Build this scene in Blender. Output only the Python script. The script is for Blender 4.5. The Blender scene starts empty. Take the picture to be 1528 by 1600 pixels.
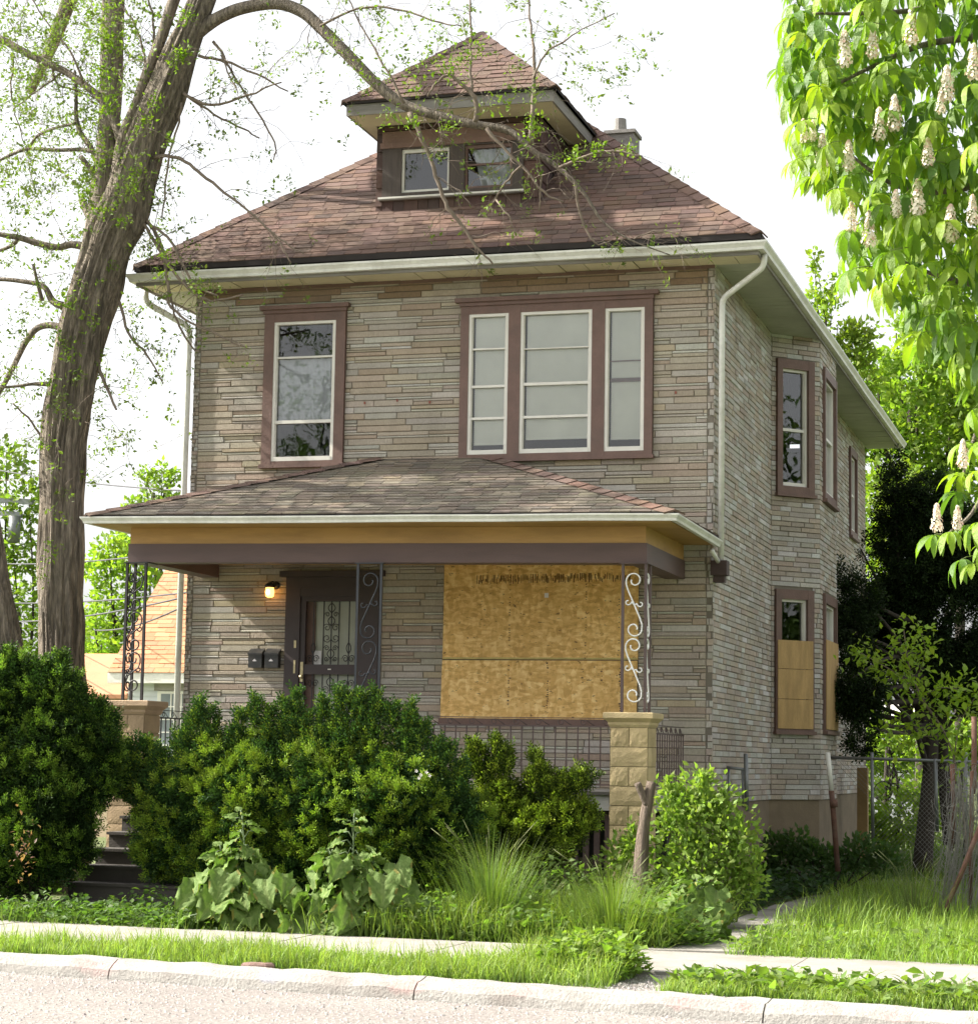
import bpy, math, random
import numpy as np
from mathutils import Vector, Matrix, noise

random.seed(7)
rng = np.random.default_rng(7)
scene = bpy.context.scene
COL = scene.collection
R = math.radians

# ------------------------------------------------------------------ camera
CAM_C = np.array([4.6114, -24.5037, 1.6])
YAW, PITCH, ROLL, FPX = -0.291, 0.1154, 0.017, 3358.18
PW, PH = 1528.0, 1600.0
_f = np.array([math.sin(YAW) * math.cos(PITCH), math.cos(YAW) * math.cos(PITCH), math.sin(PITCH)])
_r0 = np.array([math.cos(YAW), -math.sin(YAW), 0.0])
_u0 = np.cross(_r0, _f)
_r = math.cos(ROLL) * _r0 + math.sin(ROLL) * _u0
_u = -math.sin(ROLL) * _r0 + math.cos(ROLL) * _u0
cam_data = bpy.data.cameras.new('camera')
cam = bpy.data.objects.new('camera', cam_data)
COL.objects.link(cam)
cam_data.sensor_fit = 'HORIZONTAL'
cam_data.sensor_width = 36.0
cam_data.lens = 36.0 * FPX / PW
cam_data.clip_start = 0.1
cam_data.clip_end = 2000.0
M = Matrix(((_r[0], _u[0], -_f[0], CAM_C[0]), (_r[1], _u[1], -_f[1], CAM_C[1]), (_r[2], _u[2], -_f[2], CAM_C[2]), (0, 0, 0, 1)))
cam.matrix_world = M
scene.camera = cam

# ------------------------------------------------------------------ sky, sun, exposure
SUN = Vector((-1.0, -0.15, 0.8)).normalized()          # towards the sun
world = bpy.data.worlds.new('World')
scene.world = world
world.use_nodes = True
wn = world.node_tree.nodes
wl = world.node_tree.links
wn.clear()
sky = wn.new('ShaderNodeTexSky')
sky.sky_type = 'NISHITA'
sky.sun_disc = False
sky.sun_elevation = math.asin(SUN.z)
sky.sun_rotation = math.atan2(SUN.x, SUN.y)
sky.air_density = 1.0
sky.dust_density = 4.0
sky.ozone_density = 1.0
hs = wn.new('ShaderNodeHueSaturation')
hs.inputs['Saturation'].default_value = 0.14
bg = wn.new('ShaderNodeBackground')
bg.inputs['Strength'].default_value = 0.15
wo = wn.new('ShaderNodeOutputWorld')
wl.new(sky.outputs[0], hs.inputs['Color'])
wl.new(hs.outputs[0], bg.inputs['Color'])
wl.new(bg.outputs[0], wo.inputs['Surface'])
sl = bpy.data.lights.new('sun', 'SUN')
sl.energy = 5.0
sl.angle = R(0.55)
sl.color = (1.0, 0.94, 0.84)
so = bpy.data.objects.new('sun', sl)
COL.objects.link(so)
so.rotation_euler = SUN.to_track_quat('Z', 'Y').to_euler()
so.location = (-30, -5, 30)
vs = scene.view_settings
vs.view_transform = 'Standard'
vs.look = 'None'
vs.gamma = 1.0
vs.exposure = 1.22
vs.use_curve_mapping = False
scene.cycles.max_bounces = 8
scene.cycles.transparent_max_bounces = 12


def at(px, py, Y):
    """point of the photograph (its own pixels) on the plane y = Y of the place"""
    d = _f + (px - PW / 2) / FPX * _r - (py - PH / 2) / FPX * _u
    t = (Y - CAM_C[1]) / d[1]
    return CAM_C + d * t


def pxm(Y):
    """photograph pixels per metre at plane Y (about)"""
    return FPX / ((Y - CAM_C[1]) / 1.0)


# ------------------------------------------------------------------ object helpers
def tag(o, label=None, cat=None, group=None, kind=None):
    if label: o['label'] = label
    if cat: o['category'] = cat
    if group: o['group'] = group
    if kind: o['kind'] = kind
    return o


def thing(name, loc, label, cat, group=None, kind=None):
    o = bpy.data.objects.new(name, None)
    o.empty_display_size = 0.2
    COL.objects.link(o)
    o.location = loc
    tag(o, label, cat, group, kind)
    return o


def wloc(o):
    v = Vector((0, 0, 0))
    while o is not None:
        v += o.location
        o = o.parent
    return v


def link(name, me, parent=None, mats=None, kind=None, label=None):
    o = bpy.data.objects.new(name, me)
    COL.objects.link(o)
    if parent is not None:
        o.parent = parent
    if mats is not None:
        for m in (mats if isinstance(mats, (list, tuple)) else [mats]):
            me.materials.append(m)
    if kind: o['kind'] = kind
    if label: o['label'] = label
    return o


class MB:
    """collects shapes in world coordinates, then links them as one mesh"""
    def __init__(s):
        s.v = []; s.f = []; s.t = []; s.m = []; s.sm = []

    def add(s, vs_, fs, tint=(1, 1, 1), mi=0, smooth=False):
        b = len(s.v)
        s.v.extend([tuple(map(float, p)) for p in vs_])
        for f in fs:
            s.f.append(tuple(b + i for i in f)); s.t.append(tint); s.m.append(mi); s.sm.append(smooth)
        return s

    def box(s, x0, x1, y0, y1, z0, z1, tint=(1, 1, 1), mi=0):
        v = [(x0, y0, z0), (x1, y0, z0), (x1, y1, z0), (x0, y1, z0), (x0, y0, z1), (x1, y0, z1), (x1, y1, z1), (x0, y1, z1)]
        return s.add(v, [(0, 3, 2, 1), (4, 5, 6, 7), (0, 1, 5, 4), (1, 2, 6, 5), (2, 3, 7, 6), (3, 0, 4, 7)], tint, mi)

    def quad(s, a, b, c, d, tint=(1, 1, 1), mi=0):
        return s.add([a, b, c, d], [(0, 1, 2, 3)], tint, mi)

    def fbox(s, fr, u0, u1, z0, z1, n0, n1, tint=(1, 1, 1), mi=0):
        v = [fr(u0, z0, n0), fr(u1, z0, n0), fr(u1, z1, n0), fr(u0, z1, n0), fr(u0, z0, n1), fr(u1, z0, n1), fr(u1, z1, n1), fr(u0, z1, n1)]
        return s.add(v, [(0, 3, 2, 1), (4, 5, 6, 7), (0, 1, 5, 4), (1, 2, 6, 5), (2, 3, 7, 6), (3, 0, 4, 7)], tint, mi)

    def fquad(s, fr, u0, u1, z0, z1, n, tint=(1, 1, 1), mi=0):
        return s.add([fr(u0, z0, n), fr(u1, z0, n), fr(u1, z1, n), fr(u0, z1, n)], [(0, 1, 2, 3)], tint, mi)

    def bar(s, a, b, w, h=None, tint=(1, 1, 1), mi=0, up=(0, 0, 1)):
        a = np.array(a, float); b = np.array(b, float); h = h or w
        d = b - a; d /= np.linalg.norm(d)
        up = np.array(up, float)
        if abs(d @ up) > .95: up = np.array((1., 0, 0))
        x = np.cross(d, up); x /= np.linalg.norm(x); y = np.cross(x, d)
        v = []
        for p in (a, b):
            for sx, sy in ((-1, -1), (1, -1), (1, 1), (-1, 1)):
                v.append(p + x * sx * w / 2 + y * sy * h / 2)
        return s.add(v, [(0, 1, 2, 3), (7, 6, 5, 4), (0, 4, 5, 1), (1, 5, 6, 2), (2, 6, 7, 3), (3, 7, 4, 0)], tint, mi)

    def tube(s, pts, rad, n=6, tint=(1, 1, 1), mi=0, cap=True, ridge=0.0, smooth=True):
        pts = np.array(pts, float); k = len(pts)
        rad = np.full(k, rad) if np.isscalar(rad) else np.array(rad, float)
        tan = np.gradient(pts, axis=0); tan /= (np.linalg.norm(tan, axis=1)[:, None] + 1e-9)
        ref = np.array((0.0, 1.0, 0.0)) if abs(tan[0] @ np.array((0, 1., 0))) < .9 else np.array((1., 0, 0))
        x = np.cross(tan[0], ref); x /= np.linalg.norm(x)
        vs_ = []; fs = []
        for i in range(k):
            x = x - tan[i] * (x @ tan[i]); x /= (np.linalg.norm(x) + 1e-9); y = np.cross(tan[i], x)
            for j in range(n):
                a = 2 * math.pi * j / n; r = rad[i]
                if ridge:
                    c, sn = math.cos(a), math.sin(a)
                    q = noise.noise(Vector((c * 4.5, sn * 4.5, pts[i][2] * .55 + pts[i][0] * .3)))
                    q2 = noise.noise(Vector((c * 11, sn * 11, pts[i][2] * 1.6)))
                    q3 = noise.noise(Vector((c * 1.2, sn * 1.2, pts[i][2] * .9 + 7)))
                    r *= 1 + ridge * (abs(q) * 1.1 - .3 + .5 * q2 + .7 * q3)
                vs_.append(pts[i] + (x * math.cos(a) + y * math.sin(a)) * r)
        for i in range(k - 1):
            for j in range(n):
                fs.append((i * n + j, i * n + (j + 1) % n, (i + 1) * n + (j + 1) % n, (i + 1) * n + j))
        if cap and n >= 3:
            fs.append(tuple(range(n - 1, -1, -1))); fs.append(tuple((k - 1) * n + j for j in range(n)))
        return s.add(vs_, fs, tint, mi, smooth)

    def map(s, fn):
        s.v = [tuple(fn(*p)) for p in s.v]
        return s

    def mesh(s, name, off):
        me = bpy.data.meshes.new(name)
        me.from_pydata([(p[0] - off[0], p[1] - off[1], p[2] - off[2]) for p in s.v], [], s.f)
        at_ = me.attributes.new('tint', 'FLOAT_COLOR', 'FACE')
        arr = np.ones((len(s.f), 4), np.float32); arr[:, :3] = np.array(s.t, np.float32).reshape(-1, 3)
        at_.data.foreach_set('color', arr.ravel())
        me.polygons.foreach_set('material_index', np.array(s.m, np.int32))
        me.polygons.foreach_set('use_smooth', np.array(s.sm, bool))
        me.update()
        return me

    def build(s, name, mats, parent=None, kind=None, label=None):
        off = wloc(parent) if parent is not None else Vector((0, 0, 0))
        return link(name, s.mesh(name, off), parent, mats, kind, label)


def frame(O, U, N):
    O = np.array(O, float); U = np.array(U, float); N = np.array(N, float)
    return lambda u, z, n: O + U * u + N * n + np.array((0, 0, z))


def catmull(pts, sub=6):
    P = np.array(pts, float)
    P = np.vstack([2 * P[0] - P[1], P, 2 * P[-1] - P[-2]])
    out = []
    for i in range(1, len(P) - 2):
        for k in range(sub):
            t = k / sub
            a, b, c, d = P[i - 1], P[i], P[i + 1], P[i + 2]
            out.append(.5 * (2 * b + (c - a) * t + (2 * a - 5 * b + 4 * c - d) * t * t + (3 * b - a - 3 * c + d) * t ** 3))
    out.append(P[-2])
    return np.array(out)


# --- numpy scattering of small templates (leaves, needles, blades)
def basis(d, roll=None):
    """rotation matrices whose +Y is d and whose +Z is as upright as can be, turned by roll"""
    d = d / (np.linalg.norm(d, axis=1)[:, None] + 1e-9)
    up = np.tile(np.array((0, 0, 1.0)), (len(d), 1))
    bad = np.abs(d[:, 2]) > .97
    up[bad] = (1, 0, 0)
    x = np.cross(d, up); x /= np.linalg.norm(x, axis=1)[:, None]
    z = np.cross(x, d)
    if roll is not None:
        c = np.cos(roll)[:, None]; s_ = np.sin(roll)[:, None]
        x, z = x * c + z * s_, z * c - x * s_
    return np.stack([x, d, z], axis=2)


def scatter(name, tmpls, pos, rot, scale, tint, mats, parent=None, kind='stuff', label=None, mi=0, smooth=False):
    pos = np.asarray(pos, float); N = len(pos)
    scale = np.broadcast_to(np.asarray(scale, float).reshape(-1, 1) if np.ndim(scale) < 2 else scale, (N, 3))
    tint = np.broadcast_to(np.asarray(tint, float), (N, 3))
    pick = rng.integers(0, len(tmpls), N)
    VV = []; FF = []; TT = []; base = 0
    for k, (tv, tf, tt) in enumerate(tmpls):
        s_ = np.where(pick == k)[0]
        if not len(s_): continue
        loc = tv[None, :, :] * scale[s_][:, None, :]
        w = np.einsum('nij,nkj->nki', rot[s_], loc) + pos[s_][:, None, :]
        VV.append(w.reshape(-1, 3))
        FF.append((tf[None] + (np.arange(len(s_)) * len(tv))[:, None, None] + base).reshape(-1, 3))
        TT.append((tint[s_][:, None, :] * tt[None]).reshape(-1, 3))
        base += len(s_) * len(tv)
    V = np.concatenate(VV); F = np.concatenate(FF); T = np.concatenate(TT)
    off = np.array(wloc(parent)) if parent is not None else np.zeros(3)
    me = bpy.data.meshes.new(name)
    me.vertices.add(len(V)); me.vertices.foreach_set('co', (V - off).astype(np.float32).ravel())
    me.loops.add(F.size); me.loops.foreach_set('vertex_index', F.astype(np.int32).ravel())
    me.polygons.add(len(F)); me.polygons.foreach_set('loop_start', np.arange(0, F.size, 3, dtype=np.int32))
    a = me.attributes.new('tint', 'FLOAT_COLOR', 'FACE')
    arr = np.ones((len(F), 4), np.float32); arr[:, :3] = T
    a.data.foreach_set('color', arr.ravel())
    if smooth: me.polygons.foreach_set('use_smooth', np.ones(len(F), bool))
    me.update(calc_edges=True)
    return link(name, me, parent, mats, kind, label)


def T_(v, f, t=None):
    v = np.array(v, float); f = np.array(f, int)
    return v, f, (np.ones((len(f), 3)) if t is None else np.array(t, float).reshape(len(f), 3))


LEAF = T_([(0, 0, 0), (.26, .38, .07), (0, .45, 0), (-.26, .38, .07), (0, 1, -.10)], [(0, 1, 2), (0, 2, 3), (1, 4, 2), (2, 4, 3)],
          [(1, 1, 1), (.93, .95, .9), (1, 1, 1), (.93, .95, .9)])
LEAF2 = T_([(0, 0, 0), (.20, .25, .05), (.30, .55, .02), (0, .5, -.03), (-.22, .30, .08), (-.28, .58, .10), (.02, 1, -.16)],
           [(0, 1, 3), (1, 2, 3), (2, 6, 3), (0, 3, 4), (4, 3, 5), (5, 3, 6)])
NARROW = T_([(0, 0, 0), (.11, .4, .03), (0, .45, -.02), (-.11, .4, .03), (0, 1, -.14)], [(0, 1, 2), (0, 2, 3), (1, 4, 2), (2, 4, 3)])
BLADES = []
for bend, wd in ((.15, .035), (.35, .03), (.65, .04)):
    pts = [(0, 0), (.33, bend * .10), (.68, bend * .42), (1.0 - bend * .25, bend)]
    v = []
    for k, (h, o) in enumerate(pts[:3]):
        w = wd * (1, .9, .6)[k]
        v += [(-w, o, h), (w, o, h)]
    v.append((0, pts[3][1], pts[3][0]))
    BLADES.append(T_(v, [(0, 1, 3), (0, 3, 2), (2, 3, 5), (2, 5, 4), (4, 5, 6)], [(.75, .8, .8)] * 2 + [(1, 1, 1)] * 2 + [(1.1, 1.05, .9)]))


def sprig(nn, ln, ang, lit):
    """a twig tip along +Y set with needles"""
    v = []; f = []; t = []
    for k in range(nn):
        h = .12 + .80 * k / (nn - 1)
        a = k * 2.4
        L = ln * (1.0 - .35 * h)
        d = np.array((math.cos(a) * math.sin(ang), math.cos(ang), math.sin(a) * math.sin(ang)))
        b = np.array((0, h, 0)); w = np.cross(d, (math.sin(a), 0, -math.cos(a))) * .065
        q = len(v)
        v += [b - w * .6, b + d * L * .55 + w, b + d * L, b + d * L * .55 - w]
        f += [(q, q + 1, q + 2), (q, q + 2, q + 3)]
        c = np.array((1, 1, 1)) * (1 - h * .9) + np.array(lit) * h * .9  # new growth is naturally paler towards the twig's end
        t += [c, c]
    q = len(v)
    v += [(-.03, 0, 0), (.03, 0, 0), (0, .95, 0)]
    f += [(q, q + 1, q + 2)]; t += [(.8, .75, .5)]
    return T_(v, f, t)


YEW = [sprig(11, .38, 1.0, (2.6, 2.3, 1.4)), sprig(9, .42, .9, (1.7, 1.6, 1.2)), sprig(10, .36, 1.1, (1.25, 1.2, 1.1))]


# ------------------------------------------------------------------ materials
def mat(name, base=(.5, .5, .5), rough=.75, var=.18, scale=6.0, bump=0.0, bscale=60.0, tint=False, metal=0.0, stretch=(1, 1, 1),
        dirt=0.0, dirt_col=(.05, .045, .035), dirt_scale=.9, trans=0.0, trans_col=None, spec=.5, emit=None, fine=0.0, bdist=.02, bstretch=None):
    m = bpy.data.materials.new(name)
    m.use_nodes = True
    nt = m.node_tree; N = nt.nodes; Lk = nt.links
    p = N['Principled BSDF']; out = N['Material Output']
    p.inputs['Roughness'].default_value = rough
    p.inputs['Metallic'].default_value = metal
    p.inputs['Specular IOR Level'].default_value = spec
    geo = N.new('ShaderNodeNewGeometry')
    mp = N.new('ShaderNodeMapping'); mp.inputs['Scale'].default_value = stretch
    Lk.new(geo.outputs['Position'], mp.inputs['Vector'])

    def mix(mode, fac, a, b):
        x = N.new('ShaderNodeMix'); x.data_type = 'RGBA'; x.blend_type = mode
        for sock, val in ((x.inputs[0], fac), (x.inputs[6], a), (x.inputs[7], b)):
            if hasattr(val, 'is_output'): Lk.new(val, sock)
            elif isinstance(val, (int, float)): sock.default_value = val
            else: sock.default_value = (*val, 1)
        return x.outputs[2]

    def nz(sc, det=4, rg=.6, vec=None):
        n = N.new('ShaderNodeTexNoise'); n.inputs['Scale'].default_value = sc; n.inputs['Detail'].default_value = det
        n.inputs['Roughness'].default_value = rg
        Lk.new(vec or mp.outputs[0], n.inputs['Vector'])
        return n.outputs['Fac']

    def ramp(v, a, b, c0=0.0, c1=1.0):
        r = N.new('ShaderNodeMapRange'); r.inputs[1].default_value = a; r.inputs[2].default_value = b
        r.inputs[3].default_value = c0; r.inputs[4].default_value = c1
        Lk.new(v, r.inputs[0]); return r.outputs[0]

    if tint:
        at_ = N.new('ShaderNodeAttribute'); at_.attribute_name = 'tint'
        col = mix('MULTIPLY', 1.0, at_.outputs['Color'], base)
    else:
        rgb = N.new('ShaderNodeRGB'); rgb.outputs[0].default_value = (*base, 1); col = rgb.outputs[0]
    if var:
        g = ramp(nz(scale), .25, .75, 1 - var, 1 + var)
        col = mix('MULTIPLY', 1.0, col, g)
    if fine:
        g = ramp(nz(bscale, 3), .3, .7, 1 - fine, 1 + fine)
        col = mix('MULTIPLY', 1.0, col, g)
    if dirt:
        d = ramp(nz(dirt_scale, 6, .65), .48, .72, 0, dirt)
        col = mix('MIX', d, col, dirt_col)
    Lk.new(col, p.inputs['Base Color'])
    if bump:
        b = N.new('ShaderNodeBump'); b.inputs['Strength'].default_value = min(1, bump); b.inputs['Distance'].default_value = bdist
        Lk.new(nz(bscale, 5), b.inputs['Height']); Lk.new(b.outputs[0], p.inputs['Normal'])
    if emit:
        p.inputs['Emission Color'].default_value = (*emit[0], 1); p.inputs['Emission Strength'].default_value = emit[1]
    if trans:
        tr = N.new('ShaderNodeBsdfTranslucent')
        tc = mix('MULTIPLY', 1.0, col, trans_col or (1.5, 1.6, .7))
        Lk.new(tc, tr.inputs['Color'])
        ms = N.new('ShaderNodeMixShader'); ms.inputs[0].default_value = trans
        Lk.new(p.outputs[0], ms.inputs[1]); Lk.new(tr.outputs[0], ms.inputs[2]); Lk.new(ms.outputs[0], out.inputs['Surface'])
    m['api'] = 1
    return m


def glass_mat(name, ior=1.55):
    m = bpy.data.materials.new(name); m.use_nodes = True
    N = m.node_tree.nodes; Lk = m.node_tree.links; out = N['Material Output']; N.remove(N['Principled BSDF'])
    fr = N.new('ShaderNodeFresnel'); fr.inputs[0].default_value = ior
    mu = N.new('ShaderNodeMath'); mu.operation = 'MULTIPLY'; mu.inputs[1].default_value = 2.1; mu.use_clamp = True
    tr = N.new('ShaderNodeBsdfTransparent'); tr.inputs[0].default_value = (.97, .99, .98, 1)
    gl = N.new('ShaderNodeBsdfGlossy'); gl.inputs['Roughness'].default_value = .015
    nzz = N.new('ShaderNodeTexNoise'); nzz.inputs['Scale'].default_value = 2.2; nzz.inputs['Detail'].default_value = 2
    geo = N.new('ShaderNodeNewGeometry'); Lk.new(geo.outputs['Position'], nzz.inputs['Vector'])
    bp = N.new('ShaderNodeBump'); bp.inputs['Strength'].default_value = .12; bp.inputs['Distance'].default_value = .02
    Lk.new(nzz.outputs['Fac'], bp.inputs['Height']); Lk.new(bp.outputs[0], gl.inputs['Normal'])
    ms = N.new('ShaderNodeMixShader')
    Lk.new(fr.outputs[0], mu.inputs[0]); Lk.new(mu.outputs[0], ms.inputs[0]); Lk.new(tr.outputs[0], ms.inputs[1]); Lk.new(gl.outputs[0], ms.inputs[2])
    Lk.new(ms.outputs[0], out.inputs['Surface'])
    return m


X = {}
X['stone'] = mat('cast_stone', (1, 1, 1), .85, .10, 3.0, .4, 70, tint=True, stretch=(1, 1, .35), dirt=.35, dirt_col=(.17, .145, .11), dirt_scale=1.1, fine=.13)
X['mortar'] = mat('mortar', (.17, .15, .12), .95, .2, 5)
X['shingle'] = mat('asphalt_shingle', (1, 1, 1), .93, .16, 2.0, .5, 160, tint=True, fine=.22, dirt=.35, dirt_col=(.055, .045, .04), dirt_scale=.8)
X['deck'] = mat('roof_deck', (.025, .02, .018), .9)
X['white_metal'] = mat('white_gutter_paint', (.74, .74, .69), .45, .12, 2.5, .1, 20, dirt=.4, fine=.05, dirt_col=(.33, .31, .24), dirt_scale=2.2)
X['soffit'] = mat('soffit_paint', (.66, .60, .42), .7, .12, 2, dirt=.35, dirt_col=(.30, .24, .14), dirt_scale=1.4)
X['soffit_grey'] = mat('soffit_grey_paint', (.42, .43, .36), .7, .12, 2, dirt=.3, dirt_col=(.2, .18, .13))
X['trim'] = mat('brown_trim_paint', (.150, .088, .070), .6, .16, 4, .2, 40, dirt=.5, dirt_col=(.085, .060, .05), dirt_scale=3.2, fine=.08)
X['sash'] = mat('white_sash', (.70, .68, .62), .5, .1, 6, dirt=.2, dirt_col=(.35, .33, .3), dirt_scale=3)
X['glass'] = glass_mat('window_glass')
X['blind'] = mat('blind_slats', (.88, .87, .80), .6, .06, 3)
X['curtain'] = mat('curtain_cloth', (.55, .56, .60), .9, .1, 6)
X['dark'] = mat('dark_interior', (.03, .028, .026), .9)
X['shake'] = mat('dormer_shake', (1, 1, 1), .85, .18, 3, .4, 70, tint=True, stretch=(6, 6, .6))
X['wood_grey'] = mat('weathered_wood', (.082, .066, .058), .85, .25, 3, .4, 60, stretch=(8, 8, .8))
X['fascia'] = mat('weathered_fascia', (.25, .235, .215), .8, .25, 2, .3, 50, stretch=(.6, .6, 6), dirt=.5, dirt_col=(.08, .06, .045), dirt_scale=1.6)
X['ochre'] = mat('ochre_paint', (.45, .27, .09), .6, .14, 2, .1, 30, dirt=.5, stretch=(.5, 1, 3), dirt_col=(.22, .12, .04), dirt_scale=1.8)
X['beam'] = mat('beam_brown_paint', (.105, .064, .057), .55, .16, 2, .15, 40, dirt=.45, stretch=(.5, 1, 3), dirt_col=(.06, .04, .036), dirt_scale=1.5)
X['osb'] = None
X['concrete'] = mat('porch_concrete', (.30, .29, .27), .9, .18, 4, .3, 50, dirt=.5, dirt_col=(.10, .09, .08), dirt_scale=1.8)
X['steps'] = mat('old_steps', (.075, .066, .056), .9, .22, 4, .3, 40, dirt=.5, dirt_col=(.05, .045, .035), dirt_scale=2)
X['buff'] = mat('buff_block', (1, 1, 1), .9, .14, 5, .45, 45, tint=True, dirt=.3, dirt_col=(.25, .18, .09), dirt_scale=2.0)
X['foundation'] = mat('foundation_plaster', (.18, .138, .088), .9, .22, 2.5, .3, 30, dirt=.5, dirt_col=(.12, .09, .06), dirt_scale=1.2)
X['iron'] = mat('black_iron', (.018, .016, .017), .5, .2, 10)
X['iron_brown'] = mat('brown_iron', (.085, .055, .050), .55, .2, 10)
X['iron_blue'] = mat('dark_blue_iron', (.03, .034, .042), .45, .2, 10)
X['white_iron'] = mat('white_iron', (.8, .8, .78), .45, .05, 10)
X['lattice'] = mat('lattice_brown', (.055, .033, .030), .7, .2, 6)
X['door_dark'] = mat('storm_door_brown', (.040, .026, .026), .5, .15, 6)
X['door_panel'] = mat('door_panel_cream', (.42, .44, .37), .7, .10, 2)
X['paper'] = mat('white_paper', (.75, .73, .75), .8, .03, 5)
X['brass'] = mat('worn_brass', (.5, .42, .25), .4, .2, 20, metal=.7)
X['black_metal'] = mat('mailbox_black', (.022, .022, .022), .35, .25, 12, dirt=.3, dirt_col=(.12, .10, .07), dirt_scale=12)
X['lamp_glass'] = mat('lamp_glass', (.9, .6, .25), .4, 0, emit=((1.0, .42, .07), 3.0))
X['bulb'] = mat('bulb', (1, .9, .7), .4, 0, emit=((1.0, .72, .32), 12.0))
X['galv'] = mat('galvanised_pipe', (.20, .21, .21), .45, .15, 10, metal=.6, dirt=.3, dirt_col=(.14, .12, .10), dirt_scale=6)
X['rust'] = mat('rusted_steel', (.12, .058, .038), .85, .35, 9, .3, 60, dirt=.4, dirt_col=(.22, .17, .14), dirt_scale=5)
X['wire'] = mat('fence_wire', (.22, .21, .19), .6, .3, 20, metal=.3)
X['bark'] = mat('tree_bark', (.245, .205, .160), .95, .62, 4.2, 1.0, 5.5, stretch=(7, 7, 1.0), dirt=.5, dirt_col=(.055, .043, .032), dirt_scale=2.2, bdist=.09, fine=.35)
X['bark_thin'] = mat('twig_bark', (.19, .15, .115), .9, .3, 9, .4, 40)
X['bark_dark'] = mat('dark_bark', (.045, .035, .027), .95, .3, 4, .6, 30, stretch=(5, 5, 1))
X['dead'] = mat('dead_wood', (.185, .142, .108), .9, .5, 5, 1.0, 9, stretch=(7, 7, 1), dirt=.7, dirt_col=(.075, .05, .035), dirt_scale=2.4, bdist=.05)
LF = dict(rough=.55, tint=True, scale=1.4, spec=.3)
X['leaf'] = mat('leaf', (1, 1, 1), var=.15, trans=.42, trans_col=(1.5, 1.7, .6), **LF)
X['leaf_bg'] = mat('far_leaf', (1, 1, 1), var=.22, trans=.45, trans_col=(1.5, 1.7, .55), **LF)
X['yew'] = mat('yew_needles', (1, 1, 1), var=.22, trans=.22, trans_col=(1.4, 1.5, .6), **{**LF, 'spec': .12})
X['chestnut'] = mat('chestnut_leaf', (1, 1, 1), var=.22, trans=.42, trans_col=(1.6, 1.75, .45), bump=.5, bscale=38, **{**LF, 'rough': .46, 'spec': .4, 'scale': 5.0})
X['burdock'] = mat('burdock_leaf', (1, 1, 1), var=.16, trans=.25, trans_col=(1.2, 1.5, .6), bump=.6, bscale=26, **{**LF, 'rough': .65, 'spec': .15, 'scale': 7.0})
X['petal'] = mat('blossom', (1, 1, 1), var=.06, trans=.3, trans_col=(1, .95, .85), **LF)
X['grass'] = mat('grass_blade', (1, 1, 1), var=.20, trans=.38, trans_col=(1.5, 1.6, .6), **LF)
X['sidewalk'] = mat('sidewalk_concrete', (.285, .265, .235), .92, .16, 3, .3, 60, fine=.14, dirt=.6, dirt_col=(.17, .15, .12), dirt_scale=1.6)
X['curb'] = mat('curb_concrete', (.30, .285, .26), .92, .2, 3, .5, 45, fine=.18, dirt=.65, dirt_col=(.17, .14, .12), dirt_scale=2.0, bdist=.03)
X['gravel'] = mat('gravel_grain', (1, 1, 1), .9, .1, 6, tint=True)
X['siding'] = mat('white_siding', (.62, .66, .70), .6, .06, 3)
X['tan_wall'] = mat('tan_wall', (.42, .33, .22), .8, .1, 3)
X['orange_roof'] = mat('orange_shingle', (1, 1, 1), .9, .12, 2, tint=True, fine=.15, bscale=60)
X['wire_black'] = mat('cable', (.05, .05, .055), .6)
X['pole'] = mat('pole_wood', (.20, .17, .15), .9, .2, 4)
X['red_bit'] = mat('red_brick', (.20, .125, .10), .9, .25, 20, .4, 60)
X['pale_wall'] = mat('pale_garage', (.42, .43, .45), .7, .08, 2)
X['grey_roof'] = mat('pale_roof', (.60, .58, .52), .8, .1, 3)


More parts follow.
